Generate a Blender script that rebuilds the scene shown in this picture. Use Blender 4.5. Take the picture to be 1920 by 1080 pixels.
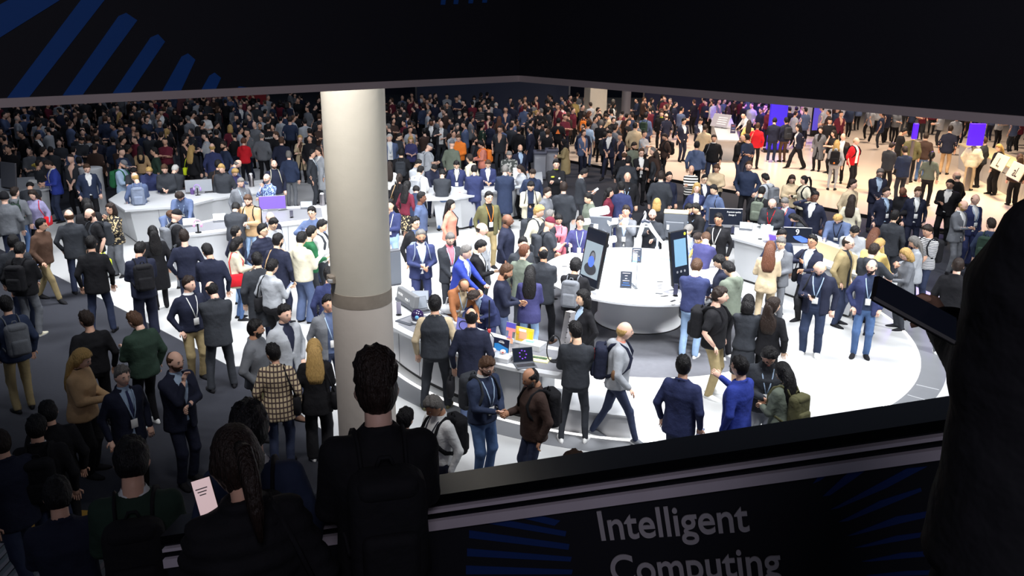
import bpy, math, random
import numpy as np
from mathutils import Vector, Matrix

for o in list(bpy.data.objects):
    bpy.data.objects.remove(o)
SC = bpy.context.scene
COL = SC.collection
PI = math.pi

# ------------------------------------------------------------------ camera, world, light, exposure
F, CAM_H, PITCH, ROLL = 1600.0, 5.722, 0.30847, 0.01216
cam = bpy.data.cameras.new('camera')
cam.sensor_width = 36.0
cam.lens = F * 36.0 / 1920.0
cam.clip_start, cam.clip_end = 0.05, 300
cam_o = bpy.data.objects.new('camera', cam)
COL.objects.link(cam_o)
_d = np.array([0, math.cos(PITCH), -math.sin(PITCH)])
_r = np.array([1.0, 0, 0]); _u = np.cross(_r, _d)
CR = _r * math.cos(ROLL) + _u * math.sin(ROLL)
CU = np.cross(CR, _d)
CD = _d
cam_o.matrix_world = Matrix(((CR[0], CU[0], -CD[0], 0), (CR[1], CU[1], -CD[1], 0), (CR[2], CU[2], -CD[2], CAM_H), (0, 0, 0, 1)))
SC.camera = cam_o
CAM = np.array([0, 0, CAM_H])

SC.view_settings.view_transform = 'Standard'
SC.view_settings.look = 'None'
SC.view_settings.exposure = 0.0
SC.view_settings.gamma = 1.0
SC.view_settings.use_curve_mapping = False

wd = bpy.data.worlds.new('hall_air'); SC.world = wd; wd.use_nodes = True
wd.node_tree.nodes['Background'].inputs[0].default_value = (0.66, 0.76, 1.0, 1)
wd.node_tree.nodes['Background'].inputs[1].default_value = 0.10

def area(name, loc, size, power, col=(1, 1, 1), spread=110, tgt=None, sy=None):
    l = bpy.data.lights.new(name, 'AREA'); l.shape = 'RECTANGLE'; l.size = size; l.size_y = sy or size
    l.energy = power; l.color = col; l.spread = math.radians(spread)
    o = bpy.data.objects.new(name, l); COL.objects.link(o); o.location = loc
    if tgt is not None:
        o.rotation_euler = (Vector(tgt) - Vector(loc)).to_track_quat('-Z', 'Y').to_euler()
    return o

COOL = (0.95, 0.97, 1.0)
# rig lamps hanging over the booth (above the frame)
area('rig_lamp', (2.6, 15.6, 10.5), 3.0, 510, COOL, 70)
area('rig_lamp', (-2.2, 17.0, 10.5), 1.6, 180, COOL, 70)
area('rig_lamp', (-0.5, 22.0, 10.5), 2.4, 430, COOL, 80)
area('rig_lamp', (-7.0, 19.6, 10.5), 2.4, 420, COOL, 75)
area('rig_lamp', (6.6, 19.5, 10.5), 1.6, 300, COOL, 75)
# unseen front fill: lights the faces and fronts turned to the walkway
area('front_fill_lamp', (-4.0, 9.4, 10.5), 2.5, 430, COOL, 80, (-3.5, 18.5, 1.0))
area('front_fill_lamp', (3.0, 7.4, 10.5), 2.5, 520, COOL, 85, (2.5, 16.0, 1.0))
area('front_fill_lamp', (13.5, 9.5, 8.5), 2.0, 400, COOL, 80, (3.5, 16.5, .6))
area('front_fill_lamp', (-12.0, 14.0, 10.5), 2.0, 260, COOL, 85, (-7.0, 19.0, 1.0))
# warm lamps over the neighbouring raised floor
area('rig_lamp', (9.5, 34.0, 10.5), 3.0, 800, (1.0, 0.80, 0.66), 95)
area('rig_lamp', (15.5, 28.0, 9.5), 2.0, 620, (1.0, 0.78, 0.50), 85)
area('rig_lamp', (19.0, 41.0, 10.0), 3.0, 800, (1.0, 0.82, 0.66), 120)
area('rig_lamp', (6.0, 41.0, 10.5), 2.0, 450, (1.0, 0.84, 0.68), 85)
area('front_fill_lamp', (9.0, 20.0, 11.0), 2.0, 380, (1.0, 0.86, 0.74), 80, (11.0, 31.0, 1.0))
# dim hall spill over the aisles
area('hall_lamp', (-12.0, 33.0, 12.0), 6.0, 130, (0.80, 0.86, 1.0), 120)
area('hall_lamp', (-0.5, 33.0, 12.0), 5.0, 300, (0.85, 0.88, 1.0), 110)
# unseen fills added to brighten the column, then the walkway's lettering and trim
area('front_fill_lamp', (-2.6, 6.7, 7.8), 1.0, 105, (1.0, 0.96, 0.93), 80, (-2.0, 9.8, 5.2))  # wash added for the column, in place of scattered light
area('walkway_fill_lamp', (0.3, -1.6, 7.6), 1.2, 44, (0.90, 0.85, 1.0), 160, (0.0, 4.5, 5.0))
# violet wash of the stand at the back
area('violet_lamp', (12.6, 40.5, 4.0), 1.2, 150, (0.22, 0.06, 1.0), 100, (11.6, 42.0, 0.0))
area('violet_lamp', (15.0, 30.5, 5.0), 0.8, 60, (0.30, 0.10, 1.0), 70, (13.0, 25.0, 0.0))

# ------------------------------------------------------------------ small helpers
def ray(x, y):
    v = CR * ((x - 960) / F) - CU * ((y - 540) / F) + CD
    return v

def at_z(x, y, z):
    v = ray(x, y); t = (z - CAM_H) / v[2]
    return CAM + v * t

def at_depth(x, y, t):
    return CAM + ray(x, y) * t

def s2l(c):
    c = c / 255.0
    return c / 12.92 if c <= 0.04045 else ((c + 0.055) / 1.055) ** 2.4

PAL = dict(bk=(22, 22, 26), nv=(31, 35, 54), db=(46, 53, 90), bl=(46, 62, 148), sb=(80, 94, 126), lb=(160, 182, 208),
           jn=(74, 100, 142), lj=(142, 168, 200), dj=(46, 54, 78), ch=(48, 51, 57), gy=(104, 107, 113), lg=(160, 164, 170),
           wh=(226, 227, 226), cr=(206, 200, 178), bg=(190, 172, 142), tn=(184, 152, 114), kh=(150, 134, 98), ol=(92, 90, 62),
           gn=(32, 92, 58), dg=(38, 56, 46), br=(84, 62, 50), rb=(146, 94, 60), rd=(196, 28, 40), bu=(98, 32, 48),
           pk=(214, 116, 130), cl=(222, 140, 120), og=(240, 130, 50), ye=(224, 194, 120), pu=(146, 142, 178), yg=(205, 222, 40),
           sg=(104, 112, 100), dr=(60, 45, 40), vt=(58, 58, 100), st=(120, 130, 150), nb=(40, 50, 74))
MATS = {}

def mat(key, rgb, rough=0.6, metal=0.0, noise=0.0, nscale=30, bump=0.0, bscale=60, emit=None, estr=0.0, spec=None, alpha=None, trans=0.0):
    if key in MATS:
        return MATS[key]
    m = bpy.data.materials.new(key); m.use_nodes = True
    nt = m.node_tree; b = nt.nodes['Principled BSDF']
    c = (*[s2l(v) for v in rgb], 1)
    b.inputs['Base Color'].default_value = c
    b.inputs['Roughness'].default_value = rough
    b.inputs['Metallic'].default_value = metal
    if spec is not None:
        b.inputs['Specular IOR Level'].default_value = spec
    if trans:
        b.inputs['Transmission Weight'].default_value = trans
    if alpha is not None:
        b.inputs['Alpha'].default_value = alpha
    if emit is not None:
        b.inputs['Emission Color'].default_value = (*[s2l(v) for v in emit], 1)
        b.inputs['Emission Strength'].default_value = estr
    if noise or bump:
        tc = nt.nodes.new('ShaderNodeTexCoord')
    if noise:
        n = nt.nodes.new('ShaderNodeTexNoise'); n.inputs['Scale'].default_value = nscale; n.inputs['Detail'].default_value = 4
        nt.links.new(tc.outputs['Object'], n.inputs['Vector'])
        mx = nt.nodes.new('ShaderNodeMix'); mx.data_type = 'RGBA'
        mx.inputs[6].default_value = tuple(v * (1 - noise) for v in c[:3]) + (1,)
        mx.inputs[7].default_value = tuple(min(1, v * (1 + noise)) for v in c[:3]) + (1,)
        nt.links.new(n.outputs['Fac'], mx.inputs[0]); nt.links.new(mx.outputs[2], b.inputs['Base Color'])
    if bump:
        n2 = nt.nodes.new('ShaderNodeTexNoise'); n2.inputs['Scale'].default_value = bscale; n2.inputs['Detail'].default_value = 3
        nt.links.new(tc.outputs['Object'], n2.inputs['Vector'])
        bp = nt.nodes.new('ShaderNodeBump'); bp.inputs['Strength'].default_value = bump; bp.inputs['Distance'].default_value = 0.02
        nt.links.new(n2.outputs['Fac'], bp.inputs['Height']); nt.links.new(bp.outputs[0], b.inputs['Normal'])
    MATS[key] = m
    return m

def fab(code):
    if code in SPECIAL:
        return SPECIAL[code]()
    return mat('cloth_' + code, PAL[code], rough=0.85, noise=0.18, nscale=9, bump=0.75, bscale=11, spec=0.25)

def wave_mat(key, a, b, scale, direction='Z', dist=0.0, thr=0.5):
    if key in MATS:
        return MATS[key]
    m = bpy.data.materials.new(key); m.use_nodes = True; nt = m.node_tree; B = nt.nodes['Principled BSDF']
    B.inputs['Roughness'].default_value = 0.85
    tc = nt.nodes.new('ShaderNodeTexCoord'); w = nt.nodes.new('ShaderNodeTexWave'); w.bands_direction = direction
    w.inputs['Scale'].default_value = scale; w.inputs['Distortion'].default_value = dist
    r = nt.nodes.new('ShaderNodeValToRGB'); r.color_ramp.interpolation = 'CONSTANT'
    r.color_ramp.elements[0].color = (*[s2l(v) for v in a], 1); r.color_ramp.elements[1].color = (*[s2l(v) for v in b], 1)
    r.color_ramp.elements[1].position = thr
    nt.links.new(tc.outputs['Object'], w.inputs[0]); nt.links.new(w.outputs['Fac'], r.inputs[0]); nt.links.new(r.outputs[0], B.inputs['Base Color'])
    MATS[key] = m
    return m

def plaid_mat():
    if 'plaid' in MATS:
        return MATS['plaid']
    m = bpy.data.materials.new('plaid'); m.use_nodes = True; nt = m.node_tree; B = nt.nodes['Principled BSDF']
    B.inputs['Roughness'].default_value = 0.85
    tc = nt.nodes.new('ShaderNodeTexCoord')
    prev = None
    for ax, sc, thr, col in (('X', 6.5, .72, (120, 96, 84)), ('Z', 4.5, .74, (120, 96, 84)), ('X', 6.5, .93, (52, 44, 48)), ('Z', 4.5, .95, (60, 52, 52))):
        w = nt.nodes.new('ShaderNodeTexWave'); w.bands_direction = ax; w.inputs['Scale'].default_value = sc
        nt.links.new(tc.outputs['Object'], w.inputs[0])
        g = nt.nodes.new('ShaderNodeMath'); g.operation = 'GREATER_THAN'; g.inputs[1].default_value = thr
        nt.links.new(w.outputs['Fac'], g.inputs[0])
        mx = nt.nodes.new('ShaderNodeMix'); mx.data_type = 'RGBA'
        mx.inputs[6].default_value = (*[s2l(v) for v in (208, 192, 158)], 1)
        if prev is not None:
            nt.links.new(prev, mx.inputs[6])
        mx.inputs[7].default_value = (*[s2l(v) for v in col], 1)
        nt.links.new(g.outputs[0], mx.inputs[0]); prev = mx.outputs[2]
    nt.links.new(prev, B.inputs['Base Color'])
    MATS['plaid'] = m
    return m

def spot_mat(key, a, b, scale, thr):
    if key in MATS:
        return MATS[key]
    m = bpy.data.materials.new(key); m.use_nodes = True; nt = m.node_tree; B = nt.nodes['Principled BSDF']
    B.inputs['Roughness'].default_value = 0.85
    tc = nt.nodes.new('ShaderNodeTexCoord'); w = nt.nodes.new('ShaderNodeTexNoise'); w.inputs['Scale'].default_value = scale; w.inputs['Detail'].default_value = 1
    r = nt.nodes.new('ShaderNodeValToRGB'); r.color_ramp.interpolation = 'CONSTANT'
    r.color_ramp.elements[0].color = (*[s2l(v) for v in a], 1); r.color_ramp.elements[1].color = (*[s2l(v) for v in b], 1)
    r.color_ramp.elements[1].position = thr
    nt.links.new(tc.outputs['Object'], w.inputs['Vector']); nt.links.new(w.outputs['Fac'], r.inputs[0]); nt.links.new(r.outputs[0], B.inputs['Base Color'])
    MATS[key] = m
    return m

SPECIAL = {
    '*plaid': plaid_mat,
    '*bws': lambda: wave_mat('bold_stripe', (16, 16, 18), (222, 218, 212), 4.0, 'Z', 0, .5),
    '*bwt': lambda: wave_mat('thin_stripe', (26, 30, 46), (222, 222, 222), 11.0, 'Z', 0.6, .45),
    '*dks': lambda: wave_mat('dark_stripe', (16, 16, 20), (120, 116, 120), 4.0, 'Z', 0, .88),
    '*flo': lambda: spot_mat('floral', (22, 20, 22), (190, 170, 130), 22, .55),
    '*leo': lambda: spot_mat('speckle', (52, 70, 122), (150, 172, 214), 30, .5),
    '*cam': lambda: spot_mat('camo', (50, 54, 52), (150, 150, 146), 14, .52),
    '*che': lambda: wave_mat('fine_stripe', (120, 140, 190), (190, 200, 225), 22.0, 'X', 0, .5),
}
SKIN = dict(l=(234, 190, 168), m=(220, 172, 146), a=(230, 190, 160), d=(118, 80, 62), t=(192, 142, 112))
HAIRC = dict(K=(16, 14, 16), D=(40, 29, 24), B=(78, 54, 38), L=(184, 150, 92), G=(112, 109, 106), W=(196, 194, 190), R=(96, 58, 40), M=(98, 30, 56))
def skin(c): return mat('skin_' + c, SKIN[c], rough=0.5, noise=0.08, nscale=14, spec=0.35)
def hairm(c):
    k = 'hair_' + c
    if k in MATS: return MATS[k]
    m = mat(k, HAIRC[c], rough=0.5, noise=0.55, nscale=1, bump=0.9, bscale=1, spec=0.35)
    nt = m.node_tree
    mp = nt.nodes.new('ShaderNodeMapping'); mp.inputs['Scale'].default_value = (95, 95, 16)
    tc = next(n for n in nt.nodes if n.type == 'TEX_COORD'); nt.links.new(tc.outputs['Object'], mp.inputs[0])
    for n in nt.nodes:
        if n.type == 'TEX_NOISE': nt.links.new(mp.outputs[0], n.inputs['Vector'])
    return m

def link(o, parent=None):
    COL.objects.link(o)
    if parent is not None:
        o.parent = parent
    return o

def mk(name, verts, faces, mats, parent=None, fmat=None, smooth=True):
    me = bpy.data.meshes.new(name)
    me.from_pydata([tuple(map(float, v)) for v in verts], [], [tuple(map(int, f)) for f in faces])
    for m in (mats if isinstance(mats, (list, tuple)) else [mats]):
        me.materials.append(m)
    if fmat is not None:
        me.polygons.foreach_set('material_index', np.asarray(fmat, dtype=np.int32))
    if smooth:
        me.polygons.foreach_set('use_smooth', np.ones(len(me.polygons), dtype=bool))
    me.update()
    if smooth: me.set_sharp_from_angle(angle=math.radians(50))
    return link(bpy.data.objects.new(name, me), parent)

def tag(o, label=None, cat=None, group=None, kind=None):
    if label: o['label'] = label
    if cat: o['category'] = cat
    if group: o['group'] = group
    if kind: o['kind'] = kind
    return o

def empty(name, loc=(0, 0, 0), rz=0.0):
    o = bpy.data.objects.new(name, None); o.location = loc; o.rotation_euler = (0, 0, rz)
    return link(o)

class MB:
    """collects simple shapes into one mesh"""
    def __init__(s): s.v = []; s.f = []; s.m = []
    def add(s, v, f, mi=0):
        n = len(s.v); s.v += [tuple(p) for p in v]; s.f += [tuple(i + n for i in q) for q in f]; s.m += [mi] * len(f)
        return s
    def box(s, c, d, rz=0.0, bev=0.0, mi=0, M=None):
        x, y, z = [k / 2 for k in d]
        b = min(bev, x * .9, y * .9, z * .9)
        if b <= 0:
            v = [(-x, -y, -z), (x, -y, -z), (x, y, -z), (-x, y, -z), (-x, -y, z), (x, -y, z), (x, y, z), (-x, y, z)]
            f = [(0, 3, 2, 1), (4, 5, 6, 7), (0, 1, 5, 4), (1, 2, 6, 5), (2, 3, 7, 6), (3, 0, 4, 7)]
        else:
            oct_ = [(x - b, -y), (x, -y + b), (x, y - b), (x - b, y), (-x + b, y), (-x, y - b), (-x, -y + b), (-x + b, -y)]
            ins = [((x - b) if px > 0 else -(x - b), (y - b) if py > 0 else -(y - b)) for px, py in oct_]
            ins = [(px * .999 + ox * .001, py * .999 + oy * .001) for (px, py), (ox, oy) in zip(ins, oct_)]
            v = [(a, c_, -z) for a, c_ in ins] + [(a, c_, -z + b) for a, c_ in oct_] + [(a, c_, z - b) for a, c_ in oct_] + [(a, c_, z) for a, c_ in ins]
            f = [tuple(range(7, -1, -1)), tuple(range(24, 32))]
            for k in range(3):
                for i in range(8):
                    j = (i + 1) % 8
                    f.append((k * 8 + i, k * 8 + j, k * 8 + 8 + j, k * 8 + 8 + i))
        cs, sn = math.cos(rz), math.sin(rz)
        out = []
        for a, bb, cc in v:
            p = (a * cs - bb * sn + c[0], a * sn + bb * cs + c[1], cc + c[2])
            if M is not None:
                p = tuple(M @ Vector(p))
            out.append(p)
        return s.add(out, f, mi)
    def prism(s, poly, z0, z1, mi=0, inset=0.0):
        n = len(poly)
        v = [(p[0], p[1], z0) for p in poly] + [(p[0], p[1], z1) for p in poly]
        f = [tuple(range(n - 1, -1, -1)), tuple(range(n, 2 * n))] + [(i, (i + 1) % n, n + (i + 1) % n, n + i) for i in range(n)]
        return s.add(v, f, mi)
    def lathe(s, c, prof, n=24, mi=0, a0=0.0, a1=2 * PI):
        full = abs(a1 - a0 - 2 * PI) < 1e-6
        k = n if full else n + 1
        v = []
        for r, z in prof:
            for i in range(k):
                a = a0 + (a1 - a0) * i / n
                v.append((c[0] + r * math.cos(a), c[1] + r * math.sin(a), c[2] + z))
        f = []
        for j in range(len(prof) - 1):
            for i in range(n):
                i2 = (i + 1) % k
                f.append((j * k + i, j * k + i2, (j + 1) * k + i2, (j + 1) * k + i))
        if full:
            f.append(tuple(range(k - 1, -1, -1))); f.append(tuple((len(prof) - 1) * k + i for i in range(k)))
        return s.add(v, f, mi)
    def arc(s, c, r0, r1, z0, z1, a0, a1, n=32, mi=0):
        """solid ring sector"""
        v = []
        for i in range(n + 1):
            a = a0 + (a1 - a0) * i / n; ca, sa = math.cos(a), math.sin(a)
            for r, z in ((r0, z0), (r1, z0), (r1, z1), (r0, z1)):
                v.append((c[0] + r * ca, c[1] + r * sa, z))
        f = []
        for i in range(n):
            for k in range(4):
                k2 = (k + 1) % 4
                f.append((4 * i + k, 4 * i + k2, 4 * i + 4 + k2, 4 * i + 4 + k))
        f.append((3, 2, 1, 0)); f.append(tuple(4 * n + k for k in range(4)))
        return s.add(v, f, mi)
    def tube(s, pts, rad, n=8, mi=0, flat=1.0):
        V, Fc = tube(pts, rad, n, flat)
        return s.add(V, Fc, mi)
    def build(s, name, mats, parent=None, smooth=False, kind=None):
        o = mk(name, s.v, s.f, mats, parent, s.m, smooth)
        if kind: o['kind'] = kind
        return o

def tube(pts, rad, n=8, flat=1.0, up=(0, 1, 0.01)):
    pts = [np.asarray(p, float) for p in pts]
    if not hasattr(rad, '__len__'):
        rad = [rad] * len(pts)
    V = []; Fc = []
    for i, p in enumerate(pts):
        t = pts[min(i + 1, len(pts) - 1)] - pts[max(i - 1, 0)]
        t = t / (np.linalg.norm(t) + 1e-9)
        a = np.cross(np.asarray(up, float), t)
        if np.linalg.norm(a) < .05:
            a = np.cross(np.array([1, 0, 0.]), t)
        a /= np.linalg.norm(a); b = np.cross(t, a)
        for k in range(n):
            an = 2 * PI * k / n
            V.append(p + a * math.cos(an) * rad[i] + b * math.sin(an) * rad[i] * flat)
    for i in range(len(pts) - 1):
        for k in range(n):
            k2 = (k + 1) % n
            Fc.append((i * n + k, i * n + k2, (i + 1) * n + k2, (i + 1) * n + k))
    Fc.append(tuple(range(n - 1, -1, -1))); Fc.append(tuple((len(pts) - 1) * n + k for k in range(n)))
    return V, Fc
# ------------------------------------------------------------------ people: signed distance bodies meshed with surface nets
def smin(a, b, k):
    h = np.clip(.5 + .5 * (b - a) / k, 0, 1)
    return b + (a - b) * h - k * h * (1 - h)

def mesh_prims(prims, step, k=.03, cuts=()):
    lo = np.min([p['lo'] for p in prims], 0) - 2 * step; hi = np.max([p['hi'] for p in prims], 0) + 2 * step
    n = np.ceil((hi - lo) / step).astype(int) + 1
    ax = [(lo[i] + np.arange(n[i]) * step).astype(np.float32) for i in range(3)]
    D = np.full(n, 1.0, np.float32)
    mrg = k + 2 * step
    for p in prims:
        sl = []
        for i in range(3):
            i0 = max(0, int((p['lo'][i] - mrg - lo[i]) / step)); i1 = min(n[i], int((p['hi'][i] + mrg - lo[i]) / step) + 2)
            sl.append(slice(i0, i1))
        X = ax[0][sl[0]][:, None, None]; Y = ax[1][sl[1]][None, :, None]; Z = ax[2][sl[2]][None, None, :]
        d = p['f'](X, Y, Z)
        kk = p.get('k', k)
        D[tuple(sl)] = smin(D[tuple(sl)], d, kk)
    X = ax[0][:, None, None]; Y = ax[1][None, :, None]; Z = ax[2][None, None, :]
    for c in cuts:
        D = np.maximum(D, c(X, Y, Z))
    return nets(D, lo, step)

def nets(D, lo, step):
    ins = D < 0
    nx, ny, nz = D.shape
    S = np.zeros((nx - 1, ny - 1, nz - 1, 3), np.float32); Cn = np.zeros((nx - 1, ny - 1, nz - 1), np.float32)
    cr = []
    for a in range(3):
        s0 = [slice(None)] * 3; s1 = [slice(None)] * 3
        s0[a] = slice(0, -1); s1[a] = slice(1, None)
        A = D[tuple(s0)]; B = D[tuple(s1)]
        x = ins[tuple(s0)] != ins[tuple(s1)]
        idx = np.argwhere(x)
        av = A[x]; bv = B[x]; t = av / (av - bv)
        pos = idx.astype(np.float32); pos[:, a] += t
        o = [i for i in range(3) if i != a]
        for d0 in (0, -1):
            for d1 in (0, -1):
                c = idx.copy(); c[:, o[0]] += d0; c[:, o[1]] += d1
                ok = (c[:, o[0]] >= 0) & (c[:, o[1]] >= 0) & (c[:, o[0]] < D.shape[o[0]] - 1) & (c[:, o[1]] < D.shape[o[1]] - 1)
                cc = c[ok]
                np.add.at(S, tuple(cc.T), pos[ok]); np.add.at(Cn, tuple(cc.T), 1)
        cr.append((a, idx, ins[tuple(s0)][x]))
    act = Cn > 0
    vid = np.full(act.shape, -1, np.int32); vid[act] = np.arange(act.sum())
    V = S[act] / Cn[act][:, None] * step + np.asarray(lo, np.float32)
    Q = []
    for a, idx, sgn in cr:
        b, c = (a + 1) % 3, (a + 2) % 3
        ok = (idx[:, b] > 0) & (idx[:, c] > 0)
        idx = idx[ok]; sg = sgn[ok]
        def g(db, dc):
            q = idx.copy(); q[:, b] += db; q[:, c] += dc
            q[:, b] = np.clip(q[:, b], 0, act.shape[b] - 1); q[:, c] = np.clip(q[:, c], 0, act.shape[c] - 1)
            return vid[tuple(q.T)]
        q = np.stack([g(-1, -1), g(0, -1), g(0, 0), g(-1, 0)], 1)
        q[~sg] = q[~sg][:, ::-1]
        Q.append(q[(q >= 0).all(1)])
    return V, np.concatenate(Q)

def cap(a, b, ra, rb, k=None):
    a = np.asarray(a, np.float32); b = np.asarray(b, np.float32); r = max(ra, rb)
    def f(X, Y, Z):
        ba = b - a; den = float(ba @ ba) + 1e-9
        t = np.clip(((X - a[0]) * ba[0] + (Y - a[1]) * ba[1] + (Z - a[2]) * ba[2]) / den, 0, 1)
        return np.sqrt((X - a[0] - t * ba[0]) ** 2 + (Y - a[1] - t * ba[1]) ** 2 + (Z - a[2] - t * ba[2]) ** 2) - (ra + (rb - ra) * t)
    d = dict(lo=np.minimum(a, b) - r, hi=np.maximum(a, b) + r, f=f)
    if k: d['k'] = k
    return d

def column(prof, p=2.3):
    P = np.asarray(prof, np.float32)
    def f(X, Y, Z):
        z = Z.ravel()
        a = np.interp(z, P[:, 0], P[:, 1]).reshape(Z.shape); b = np.interp(z, P[:, 0], P[:, 2]).reshape(Z.shape); c = np.interp(z, P[:, 0], P[:, 3]).reshape(Z.shape)
        d = ((np.abs(X) / a) ** p + (np.abs(Y - c) / b) ** p) ** (1 / p) - 1
        return np.maximum(np.maximum(d * np.minimum(a, b), P[0, 0] - Z), Z - P[-1, 0]).astype(np.float32)
    A = P[:, 1].max(); B = P[:, 2].max() + np.abs(P[:, 3]).max()
    return dict(lo=np.array([-A, -B, P[0, 0]]), hi=np.array([A, B, P[-1, 0]]), f=f)

# torso profile: z, half width, half depth, centre y
def torso(fem, ease=0.0, hem=.9, belly=0.0, top=1.50):
    if fem:
        P = [(.30, .20, .16, -.01), (.62, .185, .15, -.01), (.82, .182, .140, -.012), (.92, .176, .132, -.012), (1.07, .138, .108, 0), (1.20, .150, .122, .012), (1.29, .162, .130, .018), (1.37, .165, .105, .0), (1.42, .140, .085, -.008), (1.46, .09, .066, -.012), (1.50, .055, .055, -.01)]
    else:
        P = [(.30, .20, .16, -.01), (.62, .19, .15, -.01), (.82, .180, .138, -.008), (.92, .175, .130, -.005), (1.07, .165, .122, .004), (1.20, .178, .128, .008), (1.30, .192, .130, .004), (1.38, .188, .112, -.004), (1.43, .155, .088, -.010), (1.465, .098, .070, -.012), (1.50, .060, .060, -.008)]
    out = []
    for z, a, b, c in P:
        bl = belly * math.exp(-((z - 1.06) / .14) ** 2)
        e = ease * (1.0 if z < 1.36 else .6)
        out.append((z, a + e + bl * .35, b + e + bl * .5, c + bl * .5))
    out = np.array(out)
    zs = [hem] + [z for z in out[:, 0] if hem < z < top - 1e-6] + [top]
    return [(z, *[float(np.interp(z, out[:, 0], out[:, i])) for i in (1, 2, 3)]) for z in zs]

def ik(S, W, pole, l1=.29, l2=.265):
    S = np.asarray(S, float); W = np.asarray(W, float)
    d = W - S; L = np.linalg.norm(d); Lm = min(L, (l1 + l2) * .995)
    u = d / L; W = S + u * Lm
    a = (l1 * l1 - l2 * l2 + Lm * Lm) / (2 * Lm); h = math.sqrt(max(l1 * l1 - a * a, 0))
    p = np.asarray(pole, float); p = p - u * (p @ u); p /= np.linalg.norm(p) + 1e-9
    return S + u * a + p * h, W

# pose -> (right wrist, left wrist, right pole, left pole, lean deg, legs)
DN = ((.255, .03, .885), (.5, -.7, 0))
POSES = {
    'st': (DN, DN), 'wa': (((.25, .17, .93), (.5, -.8, 0)), ((.25, -.15, .91), (.4, -.9, 0))),
    'pk': (((.215, .07, .925), (.9, -.7, 0)), ((.215, .07, .925), (.9, -.7, 0))),
    'fo': (((-.09, .225, 1.17), (.8, .1, -.7)), ((-.07, .245, 1.20), (.8, .1, -.7))),
    'fr': (((.05, .30, 1.12), (.6, -.4, -.8)), ((.07, .28, 1.09), (.6, -.4, -.8))),
    'cl': (((.03, .20, .93), (.9, -.4, -.2)), ((.02, .215, .91), (.9, -.4, -.2))),
    'p1': (((.07, .31, 1.17), (.6, -.5, -.8)), DN),
    'p2': (DN, ((.07, .31, 1.17), (.6, -.5, -.8))),
    'ch': (((.05, .19, 1.44), (.4, .3, -1)), ((-.06, .23, 1.13), (.7, .1, -.7))),
    'er': (((.125, .085, 1.55), (.8, .3, -.6)), DN),
    'ra': (((.09, .34, 1.50), (.7, .1, -.7)), ((.09, .34, 1.50), (.7, .1, -.7))),
    'ge': (((.20, .35, 1.22), (.6, -.4, -.8)), ((.15, .31, 1.14), (.6, -.4, -.8))),
    'g1': (((.16, .37, 1.36), (.5, -.3, -.8)), DN),
    're': (((.17, .47, 1.03), (.7, -.3, -.4)), ((.19, .45, 1.01), (.7, -.3, -.4))),
    'r1': (((.12, .52, 1.10), (.7, -.3, -.4)), ((.05, .27, 1.12), (.6, -.4, -.8))),
    'bk': (((.05, -.17, .93), (.9, -.4, 0)), ((.03, -.18, .95), (.9, -.4, 0))),
    'hs': (((.10, .20, 1.27), (.8, .2, -.6)), ((.05, .27, 1.13), (.7, .1, -.7))),
    'sil': (DN, ((-.03, .27, 1.13), (.5, -.5, -.9))),
    'cm': (((.10, .23, 1.53), (.7, .2, -.7)), ((.02, .30, 1.40), (.6, .2, -.7))),
}
LEAN = {'re': 16, 'r1': 26, 'wa': 3, 'fr': 2}

def arms(pose, fem):
    sx = .160 if fem else .178
    out = []
    for s, (w, pole) in zip((1, -1), POSES[pose]):
        S = np.array([s * sx, -.005, 1.395]); W = np.array([s * w[0], w[1], w[2]])
        E, W = ik(S, W, (s * pole[0], pole[1], pole[2]))
        out.append((s, S, E, W))
    return out

def legs(stance):
    if stance == 'wa':
        an = [(.08, .30, .085), (-.08, -.30, .12)]
    elif stance == 'wide':
        an = [(.17, .03, .08), (-.17, -.02, .08)]
    else:
        an = [(.105, .02, .08), (-.10, -.02, .08)]
    out = []
    for s, a in zip((1, -1), an):
        Hp = np.array([s * .088, 0, .90]); K, A = ik(Hp, a, (s * .15, 1, 0), .425, .415)
        out.append((s, Hp, K, A))
    return out

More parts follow.
